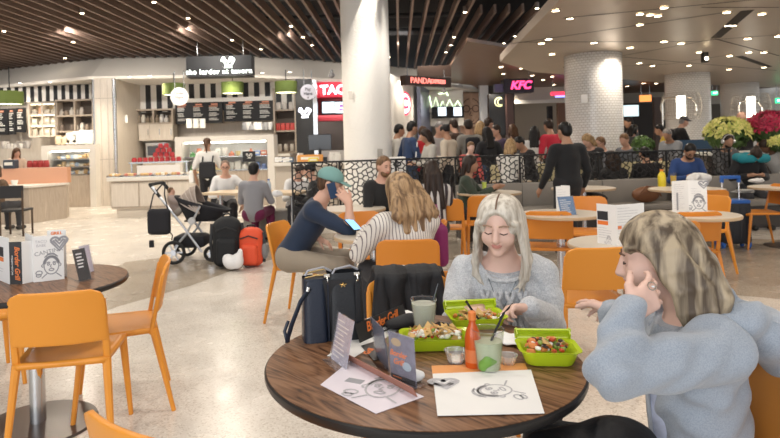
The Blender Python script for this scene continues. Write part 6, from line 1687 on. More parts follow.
def textlines(parent, M, x0, y0, w, n, pitch, m=INKL, th=.0022, seed=1, name='text_lines'):
    rnd = random.Random(seed); b = MB()
    for i in range(n):
        l = w * rnd.uniform(.5, 1)
        y = y0 - i * pitch
        q = [M @ V3(x0, y, .0006), M @ V3(x0 + l, y, .0006), M @ V3(x0 + l, y + th, .0006), M @ V3(x0, y + th, .0006)]
        b.quad(*q)
    b.build(name, m, parent, fix=False)
def patch(parent, M, x0, y0, w, h, m, name='printed_block', z=.0005):
    b = MB(); b.quad(M @ V3(x0, y0, z), M @ V3(x0 + w, y0, z), M @ V3(x0 + w, y0 + h, z), M @ V3(x0, y0 + h, z)); b.build(name, m, parent, fix=False)
def rel(o, w): return Vector(w) - Vector(o.location)
# ---- left table menus
Z = TZ + .0012
t = thing('folded_menu', 'black spined folded menu with orange script at the left edge', 'menu', G(12, 284, Z))
o0 = t.location
a, c, d = rel(t, G(-14, 275, Z)), rel(t, G(10, 284.5, Z)), rel(t, G(22.5, 284, Z))
M, w, h = panel(t, a, c, .235, PAPER); patch(t, M, .01, .13, w * .75, .05, INK); patch(t, M, .01, .105, w * .75, .022, INKO); textlines(t, M, .01, .08, w * .8, 4, .014)
M, w, h = panel(t, c, d, .215, BLKC, 'spine_panel'); text_mesh('Border Grill', .034, 'lettering', INKO, t, M @ Matrix.Translation((w * .62, h * .5, .001)) @ Matrix.Rotation(-PI / 2, 4, 'Z'), .0002, shear=.3, bold=.0008)
text_mesh('MODERN MEXICAN', .011, 'lettering', PAPER, t, M @ Matrix.Translation((w * .22, h * .45, .001)) @ Matrix.Rotation(-PI / 2, 4, 'Z'), .0002)
M, w, h = panel(t, d, d + V3(.05, .07, 0), .215, PAPER, 'back_panel')
t = thing('folded_menu', 'white folded menu with face drawing standing on the left table', 'menu', G(48, 282, Z))
c, d, e = rel(t, G(26, 278, Z)), rel(t, G(34, 282.5, Z)), rel(t, G(64.5, 279, Z))
M, w, h = panel(t, c, d, .24, PAPER); M, w, h = panel(t, d, e, .235, PAPER, 'front_panel')
face_drawing(M @ Matrix.Translation((w * .58, h * .34, 0)), .115, INKG, t); text_mesh('CANTINA', .030, 'lettering', INKG, t, M @ Matrix.Translation((w * .5, h * .64, .0008)) @ Matrix.Rotation(.15, 4, 'Z'), .0002); text_mesh('TACO\nBABE', .02, 'lettering', INKL, t, M @ Matrix.Translation((w * .26, h * .83, .0008)), .0002)
strokes([arc(.0, 0, .02, 0, 180, 8), arc(.04, 0, .02, 0, 180, 8), [(-.02, 0), (.02, -.05), (.06, 0)], [(-.01, .005), (.02, -.035), (.05, .005)], [(0, .01), (.02, -.015), (.04, .01)]], .011, M @ Matrix.Translation((w * .72, h * .86, 0)), 'heart_drawing', INKG, t)
M2, w2, h2 = panel(t, e + V3(-.11, .05, 0), e + V3(-.02, .07, 0), .25, PAPER, 'back_panel'); text_mesh('GRILL', .022, 'lettering', INKO, t, M2 @ Matrix.Translation((w2 * .5, h2 * .93, .0008)), .0002, bold=.001)
def card_holder(label, bl, br, h, m, lean, name='card_holder', foot=True):
    ctr = (Vector(bl) + Vector(br)) / 2; t = thing(name, label, 'card', ctr)
    bl, br = Vector(bl) - ctr, Vector(br) - ctr
    M, w, h = panel(t, bl, br, h, m, 'card', lean)
    n = M.to_3x3() @ V3(0, 0, 1)
    b = MB(); b.box((w / 2, h / 2 + .001, .003), (w + .008, h + .006, .0018)); b.xf(M); b.build('acrylic_front', ACR, t)
    if foot:
        nn = V3(n.x, n.y, 0).normalized(); b = MB(); x = (br - bl).normalized()
        p = [bl - nn * .04, br - nn * .04, br + nn * .03, bl + nn * .03]; lo_ = [b.bm.verts.new(v + V3(0, 0, .0)) for v in p]; hi_ = [b.bm.verts.new(v + V3(0, 0, .002)) for v in p]
        b.bm.faces.new(lo_[::-1]); b.bm.faces.new(hi_)
        for i in range(4): b.bm.faces.new((lo_[i], lo_[(i + 1) % 4], hi_[(i + 1) % 4], hi_[i]))
        b.build('acrylic_foot', ACR, t)
    return t, M, w, h
t, M, w, h = card_holder('small black card in acrylic holder on the left table', G(79.5, 281.5, Z), G(91.5, 278.5, Z), .165, BLKC, V3(-.18, .32, 1))
textlines(t, M, .012, h * .82, w * .8, 5, .017, PAPER, .0075, seed=4)
t, M, w, h = card_holder('lilac backed card leaning behind the small black card', G(84, 274, Z), G(94, 271, Z), .15, PAPL, V3(-.16, .2, 1), foot=False)
# ---- cards on the small tables
t = thing('table_card', 'tall plain white card behind the small blue card', 'card', G(563, 212, Z)); M, w, h = panel(t, rel(t, G(556.5, 212, Z)), rel(t, G(570.5, 211, Z)), .235, PAPER); textlines(t, M, .01, .2, w * .7, 8, .022)
M, w, h = panel(t, rel(t, G(570.5, 211, Z)), rel(t, G(570.5, 211, Z)) + V3(-.05, .09, 0), .235, PAPER, 'back_panel')
BLC = mat('card_blue', (.10, .19, .33), .4)
t, M, w, h = card_holder('small blue card in holder on the round table behind', G(561, 215.5, Z), G(576.5, 214.5, Z), .165, BLC, V3(-.05, .3, 1)); textlines(t, M, .015, h * .8, w * .75, 7, .018, PAPER, .005)
t = thing('folded_menu', 'white folded menu with black and orange blocks right of centre', 'menu', G(612, 246, Z))
a, c, d = rel(t, G(597.5, 243, Z)), rel(t, G(617, 246, Z)), rel(t, G(645, 243, Z))
M, w, h = panel(t, a, c, .25, PAPER); patch(t, M, .005, .15, w * .55, .055, INK); patch(t, M, .005, .12, w * .55, .025, INKO); textlines(t, M, .01, .10, w * .75, 5, .015)
face_drawing(M @ Matrix.Translation((w * .6, h * .12, 0)), .05, INKL, t)
M, w, h = panel(t, c, d, .25, PAPER, 'front_panel'); textlines(t, M, .01, .225, w * .8, 12, .017, INKL); patch(t, M, .01, .10, .03, .02, INKO)
t = thing('folded_menu', 'tall white menu with face and heart drawings at right', 'menu', G(690, 212, Z))
a, d = rel(t, G(672.5, 213, Z)), rel(t, G(689, 211.5, Z)); e = rel(t, G(707.5, 212.5, Z))
M, w, h = panel(t, a, d, .275, PAPER); textlines(t, M, .02, .24, w * .7, 13, .017, INKL); patch(t, M, .05, .02, .022, .15, INKG)
M, w, h = panel(t, d, e, .275, PAPER, 'front_panel'); face_drawing(M @ Matrix.Translation((w * .55, h * .30, 0)), .14, INKG, t); textlines(t, M, .02, .2, w * .6, 3, .02)
strokes([[(-.02, 0), (.02, -.04), (.055, 0)], arc(.0, 0, .02, 0, 180, 8), arc(.037, 0, .02, 0, 180, 8), [(-.01, .005), (.02, -.02), (.045, .005)]], .012, M @ Matrix.Translation((w * .7, h * .9, 0)), 'heart_drawing', INKG, t)
# ---- drinks etc. far tables
def bottle(px, py, h, r, m, mc, label, z=TZ, name='bottle', cat='bottle', prof=None):
    p = G(px, py, z); t = thing(name, label, cat, p); b = MB()
    b.lathe([(r * .9, 0), (r, h * .04), (r, h * .62), (r * .8, h * .74), (r * .42, h * .86), (r * .40, h * .92)], seg=24); b.build('bottle_body', m, t, smooth=True)
    b = MB(); b.lathe([(r * .47, h * .90), (r * .47, h), (.0001, h)], seg=16); b.build('bottle_cap', mc, t); return t
bottle(662, 186.5, .23, .05, mat('juice_yellow', (.75, .60, .03), .3), mat('cap_orange', (.8, .25, .03), .4), 'yellow sports drink bottle with orange cap on the right table')
def glass(px, py, h, r, liquid, label, fill=.8, z=TZ, taper=.8, name='glass', cat='glass'):
    p = G(px, py, z); t = thing(name, label, cat, p); b = MB()
    b.lathe([(r * taper, .002), (r, h)], seg=28, caps=False); b.lathe([(.0001, .002), (r * taper, .002)], seg=28, caps=False); o = b.build('glass_wall', mat('clear_cup', (.95, .97, .97), .06, trans=.9, ior=1.15, alpha=.35), t, smooth=True)
    b = MB(); f = lambda v: r * (taper + (1 - taper) * v) - .003; b.lathe([(f(0), .006), (f(fill), h * fill)], seg=28); b.build('drink', liquid, t, smooth=True); return t
BEER = mat('beer', (.62, .42, .06), .15)
glass(673.5, 185.5, .17, .042, BEER, 'tall glass of beer beside the yellow bottle')
glass(475, 190, .11, .04, mat('drink_pale', (.55, .58, .50), .2), 'left glass of pale drink on the drinks table')
glass(484.5, 189.5, .13, .036, mat('drink_lime', (.50, .62, .10), .2), 'glass of lime green drink on the drinks table')
bottle(269, 194, .22, .035, mat('water_bottle', (.55, .62, .70), .15), mat('cap_blue', (.05, .12, .4), .4), 'water bottle with blue cap beside the grey shirt person', z=TZ)
WHC = mat('white_cloth', (.72, .72, .72), .85, bump=.5, bscale=20)
def crumple(px, py, r, z, m, label, name='napkin', cat='napkin', seed=1, flat=.5, h=.008):
    rnd = random.Random(seed); p = G(px, py, z); pr = [ell((0, 0, r[2] * flat), (r[0] * .8, r[1] * .8, r[2] * .6), None, .01)]
    for i in range(9): pr.append(ell((rnd.uniform(-.7, .7) * r[0], rnd.uniform(-.6, .6) * r[1], rnd.uniform(.3, 1) * r[2] * .8), (r[0] * rnd.uniform(.15, .4), r[1] * rnd.uniform(.15, .4), r[2] * rnd.uniform(.2, .5)), rotm(rnd.uniform(0, 180), rnd.uniform(-40, 40), 0), .006))
    o = sdf_obj(name, pr, h, m, k=.01); zz = min(v.co.z for v in o.data.vertices); o.location = (p.x, p.y, z - zz + .001); tag(o, label, cat); return o
crumple(699, 185, (.21, .12, .14), TZ, WHC, 'white folded jacket heaped on the table by the beer', 'jacket', 'jacket', 3, h=.012)
crumple(757, 183, (.12, .08, .05), TZ, WHC, 'crumpled white napkin on the table at the right edge', seed=5, h=.01)
crumple(277, 197, (.09, .05, .08), TZ, WHC, 'white crumpled napkins beside the water bottle on long table', seed=6, h=.01)
crumple(289, 207, (.05, .04, .10), .44, WHC, 'small white tissue heap on the grey block seat', seed=8, h=.01)
# brown bag, dark coats and papers on the bench
o = sdf_obj('leather_bag', [ell((0, 0, .12), (.19, .1, .12)), cap((-.12, 0, .12), (.12, 0, .16), .08)], .012, mat('leather_brown', (.17, .07, .03), .5, bump=.4, bscale=25), relax=2); p = G(658, 211, .46); o.location = (p.x * 1.08, 8.72, .47); tag(o, 'brown leather bag on the bench under the juice table', 'bag')
b = MB(); b.tube([(-.15, -.1, .13), (-.05, -.13, .25), (.1, -.12, .22), (.17, -.1, .1)], .01); b.build('strap', mat('leather_brown', (.17, .07, .03)), o)
def heap(px, Y, z, r, label, m, seed, name='coat', cat='coat'):
    o = crumple(px, 200, r, z, m, label, name, cat, seed, h=.014); p = P(px, 150, Y); o.location.x = p.x; o.location.y = Y + .93; return o
heap(618, 7.72, .46, (.30, .16, .16), 'black coat heaped on the bench left of the brown bag', mat('coat_black', (.012, .012, .014), .8, bump=.4, bscale=20), 9)
heap(722, 8.05, .46, (.26, .16, .2), 'dark coat and bag piled on the bench near the blue handle', mat('coat_black', (.012, .012, .014)), 10)
t = thing('newspaper', 'folded newspapers on the dark pile by the suitcase', 'newspaper', P(742, 192, 8.6)); b = MB()
for i in range(3): b.box((.02 * i, 0, .014 * i), (.24, .16, .008), rz=.3 * i)
b.build('pages', mat('news_grey', (.42, .42, .41), .7), t)
# ---- jacket over the chair
JK = mat('jacket_black', (.014, .014, .016), .7, bump=.5, bscale=22)
def jk(u, v):   # u across, v from front hem over the top to rear hem
    x = (u - .5) * (.30 + .06 * abs(v - .5) * 2) + .02; s_ = (v - .5) * .62
    wob = .045 * mnoise.noise(V3(u * 5, v * 2.2, 1)) + .018 * mnoise.noise(V3(u * 13, v * 6, 4))
    if s_ < -.02: y = -.232 + .038 + abs(s_) * .12 + wob; z = .822 + s_ + .02
    elif s_ > .02: y = -.310 - .02 - wob * .8 + s_ * .05; z = .822 - s_ + .02
    else: y = -.27 - s_ * 1.6; z = .828 + wob * .3
    return V3(x, y, z + .02 * math.sin(u * 7 + 1) * abs(v - .5) * 2)
b = MB(); b.grid(jk, 40, 40); o = b.build('jacket', JK, smooth=True); thicken(o, .022, 0); sm = o.modifiers.new('s', 'SUBSURF'); sm.levels = 1; sm.render_levels = 1
o.location = C_JKT.location; o.rotation_euler = C_JKT.rotation_euler; o.location.z = .004; tag(o, 'black jacket draped over the orange chair behind the table', 'jacket')
b = MB()
for q in (-1, 1): b.tube([(q * .14, -.33, .80), (q * .17, -.37, .70), (q * .12, -.38, .58), (q * .15, -.37, .48)], .03, 10, radii=[.03, .038, .036, .028])
b.build('sleeve', JK, o, smooth=True)
# ---- purple bag on the side chair
PUR = mat('bag_purple', (.20, .015, .10), .6, bump=.2, bscale=25)
p = P(440, 258, 4.55); o = sdf_obj('handbag', [rbox((0, 0, 0), (.05, .15, .16), None, .05)], .012, PUR, relax=2); o.location = p; o.location.z = .65; tag(o, 'purple bag hanging inside the side on orange chair', 'bag')
b = MB(); b.tube([(0, -.1, .15), (-.02, -.09, .24), (-.02, 0, .29), (-.02, .09, .24), (0, .1, .15)], .009); b.build('strap', PUR, o)

# =============================== THE WALNUT TABLE
LIME = mat('lime_plastic', (.62, .78, .03), .22, trans=.25, alpha=.88); LIMEL = mat('lime_clear', (.60, .80, .08), .15, trans=.6, alpha=.55)
NACHO = mat('tortilla_chip', (.62, .40, .15), .6, var=.2, vscale=40); SALSA = mat('salsa_red', (.50, .06, .02), .4); CREAMF = mat('sour_cream', (.80, .77, .70), .4); GUAC = mat('guacamole', (.22, .30, .06), .5); BEAN = mat('bean_dark', (.06, .03, .02), .5); CHK = mat('chicken_orange', (.60, .20, .05), .45)
def tray(ctr, L, Wd, H, rz, label, seed, mix, lid=None, nfood=60, mound=.02):
    t = thing('takeout_box', label, 'food box', ctr, rz)
    b = MB()
    def ring(hl, hw, z, r=.03, n=6):
        out = []
        for cx, cy, a0 in ((hl - r, hw - r, 0), (-hl + r, hw - r, 90), (-hl + r, -hw + r, 180), (hl - r, -hw + r, 270)):
            for k in range(n + 1): a = math.radians(a0 + 90 * k / n); out.append(b.bm.verts.new((cx + r * math.cos(a), cy + r * math.sin(a), z)))
        return out
    rs = [ring(L / 2 - .022, Wd / 2 - .022, .001), ring(L / 2 - .02, Wd / 2 - .02, .004), ring(L / 2 - .008, Wd / 2 - .008, H - .004), ring(L / 2, Wd / 2, H), ring(L / 2, Wd / 2, H + .002), ring(L / 2 - .012, Wd / 2 - .012, H - .002), ring(L / 2 - .024, Wd / 2 - .024, .006)]
    n = len(rs[0])
    for A, B in zip(rs, rs[1:]):
        for i in range(n): b.bm.faces.new((A[i], A[(i + 1) % n], B[(i + 1) % n], B[i]))
    b.bm.faces.new(rs[0][::-1]); b.bm.faces.new(rs[-1]); o = b.build('tray', LIME, t, smooth=True)
    if lid:
        h_, ang = lid; b = MB(); b.box((0, h_ / 2, 0), (L - .01, h_, .002)); 
        b.box((0, h_ - .006, .010), (L - .01, .006, .022)); b.box((-(L / 2 - .01), h_ / 2, .010), (.004, h_, .022)); b.box((L / 2 - .01, h_ / 2, .010), (.004, h_, .022))
        b.xf(Matrix.Translation((0, Wd / 2, H)) @ Matrix.Rotation(ang, 4, 'X')); b.build('lid', LIME, t)
    rnd = random.Random(seed)
    for kind, m, cnt, sz in mix:
        pr = MB()
        for i in range(cnt):
            x = rnd.uniform(-1, 1) * (L / 2 - .035); y = rnd.uniform(-1, 1) * (Wd / 2 - .035)
            z = H * .45 + mound * (1 - (2 * x / L) ** 2) * rnd.uniform(.4, 1.3)
            if kind == 'chip':
                R_ = rotm(rnd.uniform(0, 360), rnd.uniform(-55, 55), rnd.uniform(-40, 40)); s_ = sz * rnd.uniform(.7, 1.1)
                vs = [pr.bm.verts.new(V3(x, y, z + .008) + R_ @ V3(s_ * math.cos(a), s_ * math.sin(a), .004 * math.cos(3 * a))) for a in (0, 2.1, 4.2)]; pr.bm.faces.new(vs)
            else:
                R_ = rotm(rnd.uniform(0, 360), rnd.uniform(-30, 30), 0).to_4x4(); s_ = sz * rnd.uniform(.6, 1.2)
                r_ = bmesh.ops.create_icosphere(pr.bm, subdivisions=2, radius=1); 
                for v in r_['verts']:
                    f = 1 + .25 * mnoise.noise(v.co * 1.7 + Vector((i, seed, 0)))
                    v.co = V3(x, y, z + .006) + (R_ @ V3(v.co.x * s_ * f, v.co.y * s_ * .7 * f, v.co.z * s_ * .6 * f))
        o = pr.build({'chip': 'chips', 'blob': 'topping'}[kind], m, t, smooth=(kind != 'chip')); o['kind'] = 'stuff'
        if kind == 'chip': thicken(o, .0015)
    return t
def trayat(px, py, dz=0): g = G(px, py, TZ); return (g.x, g.y, TZ + .001)
tray(trayat(436, 347), .232, .135, .040, -.02, 'lime green box of loaded nachos beside the lemonade cup', 3, [('chip', NACHO, 70, .019), ('blob', CREAMF, 48, .011), ('blob', SALSA, 44, .006), ('blob', GUAC, 14, .011), ('blob', BEAN, 14, .006), ('blob', CHK, 12, .012)], mound=.030)
TB = tray(trayat(476, 326), .205, .150, .042, .06, 'lime green box the white haired woman eats from', 4, [('chip', NACHO, 22, .022), ('blob', CREAMF, 10, .010), ('blob', BEAN, 18, .006), ('blob', GUAC, 8, .010), ('blob', CHK, 8, .012)], mound=.012, lid=(.028, math.radians(45)))
tray(trayat(548, 361), .178, .140, .044, -.12, 'lime green box of chicken and vegetables near the hooded woman', 5, [('blob', CHK, 16, .014), ('blob', BEAN, 16, .009), ('blob', CREAMF, 12, .011), ('blob', GUAC, 12, .012), ('blob', SALSA, 10, .010), ('chip', NACHO, 6, .02)], mound=.03, lid=(.024, math.radians(40)))
# cups
def straw(t, a, c, r=.0035):
    b = MB(); b.tube([a, c], r, 8); b.build('straw', BLKG, t)
LEM = mat('lemonade', (.66, .68, .56), .15, trans=.35); LIMD = mat('lime_drink', (.58, .64, .44), .15, trans=.35)
t = glass(424.5, 333, .118, .0445, LEM, 'clear plastic cup of pale lemonade behind the nachos', .88, name='plastic_cup', cat='cup', taper=.74)
straw(t, (.004, -.01, .02), (.055, .02, .165)); b = MB(); b.tube([(.0445 * math.cos(a), .0445 * math.sin(a), .118) for a in [2 * PI * k / 28 for k in range(28)]], .0018, 6, closed=True); b.build('rim', ACR, t)
t = glass(489, 370, .118, .0455, LIMD, 'clear plastic cup with mint drink and black straw in front', .72, name='plastic_cup', cat='cup', taper=.74)
straw(t, (-.006, -.006, .06), (.052, .018, .158)); b = MB(); b.tube([(.0455 * math.cos(a), .0455 * math.sin(a), .118) for a in [2 * PI * k / 28 for k in range(28)]], .0018, 6, closed=True); b.build('rim', ACR, t)
sdf_obj('mint_leaves', [ell((-.018, -.018, .02), (.016, .012, .018)), ell((.008, -.024, .035), (.012, .008, .012)), ell((-.01, -.03, .04), (.01, .006, .012))], .003, mat('mint_green', (.16, .32, .05), .5), t)
# hot sauce
p = G(473.5, 367, TZ); t = thing('sauce_bottle', 'orange red hot sauce bottle beside the mint drink', 'bottle', p)
SAU = mat('hot_sauce', (.55, .09, .012), .18); b = MB(); b.lathe([(.0215, 0), (.023, .004), (.023, .085), (.019, .105), (.010, .128), (.0095, .140)], seg=28); b.build('bottle_body', SAU, t, smooth=True)
b = MB(); b.lathe([(.0232, .018), (.0232, .055)], seg=28, caps=False); b.build('label', mat('label_orange', (.62, .17, .05), .5), t, smooth=True)
b = MB(); b.lathe([(.0135, .111), (.0108, .126)], seg=24, caps=False); b.build('neck_band', mat('band_red_green', (.42, .03, .08), .5), t)
b = MB(); b.lathe([(.0115, .138), (.0115, .160), (.005, .164), (.0001, .164)], seg=20); b.build('bottle_cap', mat('cap_sauce', (.70, .20, .04), .4), t)
# ramekins
def ramekin(px, py, r, h, fillm, label):
    t = thing('sauce_cup', label, 'cup', G(px, py, TZ)); b = MB(); b.lathe([(r * .74, .001), (r, h), (r * 1.06, h), (r * .96, h - .002), (r * .7, .004)], seg=24, caps=False); b.lathe([(.0001, .001), (r * .74, .001)], seg=24, caps=False); b.build('cup_wall', mat('cup_clear', (.85, .87, .86), .1, trans=.7, alpha=.6), t, smooth=True)
    b = MB(); b.lathe([(r * .72, .004), (r * .78, h * .3), (.0001, h * .3)], seg=24); b.build('sauce', fillm, t)
ramekin(456, 362, .033, .036, CREAMF, 'small clear empty sauce cup before the nachos')
ramekin(508, 364, .028, .028, mat('sauce_brown', (.35, .16, .06), .3), 'small sauce cup with brown dip right of the mint drink')
# paper napkins, crumpled napkin
b = MB()
def nap(u, v): return V3((u - .5) * .13, (v - .5) * .11, .003 + .006 * abs(math.sin(u * 7 + v * 4)) + .004 * math.sin(v * 9) ** 2)
b.grid(nap, 16, 16); o = b.build('paper_napkin', mat('napkin_white', (.82, .82, .82), .8), smooth=True); thicken(o, .003, 1); g = G(513, 342, TZ); o.location = (g.x, g.y, TZ + .001); o.rotation_euler.z = -.5; tag(o, 'white paper napkin behind the mint drink cup', 'napkin')
crumple(414, 382, (.034, .026, .028), TZ, mat('napkin_white', (.82, .82, .82)), 'small crumpled white napkin left of the centre menu', seed=12, h=.0035)
# phone and black case
t = thing('phone', 'white edged phone lying beside the lemonade cup', 'phone', G(437, 330, TZ + .001), -.7); b = MB(); b.box((0, 0, .005), (.068, .14, .009), bevel=.004); b.build('phone_body', WHP, t); b = MB(); b.box((0, 0, .0098), (.060, .125, .0008)); b.build('screen', BLKG, t)
o = sdf_obj('sunglasses_case', [ell((0, 0, .022), (.075, .035, .022)), ell((.03, .01, .026), (.04, .03, .02))], .005, JK); g = G(404, 329, TZ); o.location = (g.x, g.y, TZ + .001); o.rotation_euler.z = .35; tag(o, 'small soft black case left of the lemonade cup', 'case')
b = MB(); b.box((0, 0, .0015), (.19, .10, .003)); o = b.build('paper_sheet', PAPER); g = G(395, 318, TZ); o.location = (g.x, g.y, TZ + .0008); o.rotation_euler.z = .55; tag(o, 'white paper sheet behind the black grill menu', 'paper')
# ---- flat menus
def flat_sheet(name, label, corners, m, z=TZ + .001, th=.0012, cat='menu'):
    pts = [G(*c_, z) for c_ in corners]; ctr = sum(pts, Vector()) / 4; t = thing(name, label, cat, (ctr.x, ctr.y, z)); b = MB(); lo_ = [b.bm.verts.new(p_ - ctr) for p_ in pts]; hi_ = [b.bm.verts.new(p_ - ctr + V3(0, 0, th)) for p_ in pts]
    b.bm.faces.new(lo_[::-1]); b.bm.faces.new(hi_)
    for i in range(4): b.bm.faces.new((lo_[i], lo_[(i + 1) % 4], hi_[(i + 1) % 4], hi_[i]))
    b.build('sheet', m, t); bl = pts[3] - ctr; br = pts[2] - ctr; tl = pts[0] - ctr; x = (br - bl).normalized(); M = frame(bl + V3(0, 0, th + .0003), x, V3(0, 0, 1).cross(x)); return t, M, (br - bl).length, (tl - bl).length
t, M, w, h = flat_sheet('menu', 'orange backed menu sheet under the white drawing menu in front', [(431.5, 366), (525, 363.5), (534, 385), (434, 389)], ORP)
t, M, w, h = flat_sheet('menu', 'white menu with face drawing flat in the table front centre', [(432.5, 374), (531, 370), (544.5, 413.5), (437.5, 416)], PAPER, TZ + .0028)
face_drawing(M @ Matrix.Translation((w * .66, h * .52, 0)) @ Matrix.Rotation(PI / 2 + .3, 4, 'Z'), .115, INKL, t, .018)
strokes([[(-.02, 0), (.02, -.045), (.055, 0)], arc(.0, 0, .02, 0, 180, 8), arc(.037, 0, .02, 0, 180, 8), [(-.01, .005), (.02, -.02), (.045, .005)], [(-.01, -.01), (.02, -.03), (.04, -.01)]], .014, M @ Matrix.Translation((w * .10, h * .76, 0)), 'heart_drawing', INKL, t)
t, M, w, h = flat_sheet('menu', 'lilac tinted menu with face drawing flat at table left front', [(350, 361), (424, 397), (376, 414), (320.5, 385)], mat('paper_pinkish', (.72, .66, .72), .45), TZ + .001)
pts = [G(*c_, TZ) for c_ in ((320.5, 385), (376, 414), (424, 397), (350, 361))]
cM = frame(M @ V3(0, 0, 0), V3(1, 0, 0), V3(0, 1, 0))
ctr_ = V3(0, 0, .0016)
face_drawing(Matrix.Translation(ctr_ + V3(.045, -.01, 0)) @ Matrix.Rotation(-.35, 4, 'Z'), .15, INKL, t, .018); 
b = MB(); b.box((-.03, .045, .0017), (.05, .028, .0006), rz=-.5); b.build('printed_photo', INKG, t)
# raised orange brown flap of that menu
A_, B_ = G(350, 361, TZ + .003), G(417, 397, TZ + .003); t2 = thing('menu_flap', 'thin orange brown menu strip standing slanted left of centre', 'menu', (A_ + B_) / 2); M, w, h = panel(t2, A_ - (A_ + B_) / 2, B_ - (A_ + B_) / 2, .028, mat('flap_brown', (.38, .17, .12), .5), 'strip', V3(.0, -.6, .6), .002)
# black grill menu, standing slanted
A_, B_ = G(360, 343, TZ + .002), G(408, 321, TZ + .002)
t = thing('grill_menu', 'black folded grill menu with orange script beside the handbag', 'menu', (A_ + B_) / 2); M, w, h = panel(t, A_ - (A_ + B_) / 2, B_ - (A_ + B_) / 2, .062, BLKC, 'front_panel', V3(-.15, .35, 1))
text_mesh('Border Grill', .044, 'lettering', INKO, t, M @ Matrix.Translation((w * .5, h * .60, .001)), .0002, shear=.3, bold=.0008, spacing=.9); text_mesh('MODERN MEXICAN', .012, 'lettering', PAPER, t, M @ Matrix.Translation((w * .6, h * .16, .001)), .0002, bold=.0006)
up_ = V3(-.15, .35, 1).normalized(); P0 = A_ - (A_ + B_) / 2; P1 = B_ - (A_ + B_) / 2
# white lower sheet folding forward
b = MB(); q1 = G(327, 356, TZ + .001) - t.location; q2 = G(352, 359, TZ + .001) - t.location; q3 = G(408, 324, TZ + .001) - t.location; q4 = G(352, 340, TZ + .001) - t.location
b.quad(q1, q2, q3, q4); o = b.build('white_sheet', PAPER, t); thicken(o, .001, 1)
t, M, w, h = flat_sheet('menu', 'small black menu piece with orange script lying by the card holders', [(361, 346), (383, 339), (393, 355), (374, 361)], BLKC, TZ + .0035)
text_mesh('Grill', .030, 'lettering', INKO, t, M @ Matrix.Translation((w * .5, h * .5, .0004)) @ Matrix.Rotation(.5, 4, 'Z'), .0001, shear=.3, bold=.0008)
# acrylic card holders
PH = mat('card_photo', (.20, .19, .24), .3, var=.7, vscale=30)
t, M, w, h = card_holder('clear acrylic holder with greyish card left of the grill menu', G(331, 358, TZ + .001), G(346, 370, TZ + .001), .140, mat('card_lilac_print', (.45, .44, .52), .4, var=.5, vscale=40), V3(.12, .28, 1))
textlines(t, M, .006, h * .85, w * .8, 9, .013, PAPER, .004)
t, M, w, h = card_holder('clear acrylic holder with dark photo card and orange script', G(391, 379, TZ + .001), G(416.5, 389, TZ + .001), .135, PH, V3(-.35, .35, 1))
text_mesh('Border\nGrill', .022, 'lettering', INKO, t, M @ Matrix.Translation((w * .35, h * .50, .001)), .0002, shear=.3, bold=.0006); patch(t, M, w * .02, .004, w * .96, .016, BLKC); textlines(t, M, .01, .012, w * .6, 1, .01, INKO, .003)
b = MB(); b.lathe([(.0001, 0), (.017, 0)], seg=20, caps=False); b.xf(M @ Matrix.Translation((w * .68, h * .38, .0012)) @ Matrix.Diagonal((1, .7, 1, 1))); b.build('printed_plate', mat('print_plate', (.42, .5, .55), .4), t)
b = MB(); b.lathe([(.0001, 0), (.016, 0)], seg=20, caps=False); b.xf(M @ Matrix.Translation((w * .3, h * .82, .0012)) @ Matrix.Diagonal((1.2, .7, 1, 1))); b.build('printed_food', mat('print_food', (.5, .36, .2), .4), t)
t, M, w, h = card_holder('clear acrylic card holder leaning behind the dark photo card', G(377, 357, TZ + .001), G(389, 371, TZ + .001), .125, mat('card_dark_blue', (.10, .11, .16), .4), V3(-.2, .3, 1), foot=False)

# ---- fork and knife
F = P(507, 309, 2.13)
t = thing('fork', 'black plastic fork held in the white haired woman hand', 'fork', (0, 0, 0)); b = MB(); a_ = P(513, 304, 2.13); c_ = P(494, 325, 2.11)
b.tube([a_, a_.lerp(c_, .5) + V3(0, 0, .004), c_], .003, 8, radii=[(.005, .002), (.003, .002), (.004, .002)]); b.build('handle', BLKG, t); b = MB(); dd = (c_ - a_).normalized(); sd = dd.cross(V3(0, 0, 1)).normalized()
b.box(c_ + dd * .006, (.016, .014, .003))
for i in range(4): b.tube([c_ + sd * (i - 1.5) * .0045 + dd * .008, c_ + sd * (i - 1.5) * .0045 + dd * .026 - V3(0, 0, .006)], .0012, 5)
b.build('tines', BLKG, t)
t = thing('knife', 'black plastic knife stuck slanting into the far lime box', 'knife', (0, 0, 0)); b = MB(); a_ = P(466, 301, 2.14); c_ = P(481, 324, 2.09); b.tube([a_, a_.lerp(c_, .4), c_], .004, 8, radii=[(.006, .003), (.005, .002), (.008, .0012)]); b.build('blade', BLKG, t)

# ---- navy handbag on the table
NV = mat('bag_navy_leather', (.012, .018, .034), .38, bump=.12, bscale=120); NV2 = mat('bag_black_leather', (.012, .013, .016), .42, bump=.12, bscale=120); SIL = mat('clasp_silver', (.75, .72, .66), .2, 1.0); GOLD = mat('clasp_gold', (.70, .50, .22), .25, 1.0)
g = G(330, 342, TZ); t = thing('handbag', 'navy and black leather handbag standing at the back left of the table', 'handbag', (g.x + .008, g.y + .055, TZ + .001), .18); t.scale = (.93, .93, .90)
def bagf(x0, x1, y0, y1, z1, tx):
    def f(u, v):
        a = 2 * PI * u; n = 5.0
        cx, cy = (x0 + x1) / 2, (y0 + y1) / 2; k_ = 1 - tx * v
        cs, sn = math.cos(a), math.sin(a); r_ = (abs(cs) ** n + abs(sn) ** n) ** (-1 / n)
        return V3(cx + r_ * cs * (x1 - x0) / 2 * (1 - .10 * v), cy + r_ * sn * (y1 - y0) / 2 * k_, z1 * v)
    return f
b = MB(); b.grid(bagf(-.112, -.02, -.062, .062, .232, .35), 40, 14, wrap=True); b.build('side_compartment', NV, t, smooth=True)
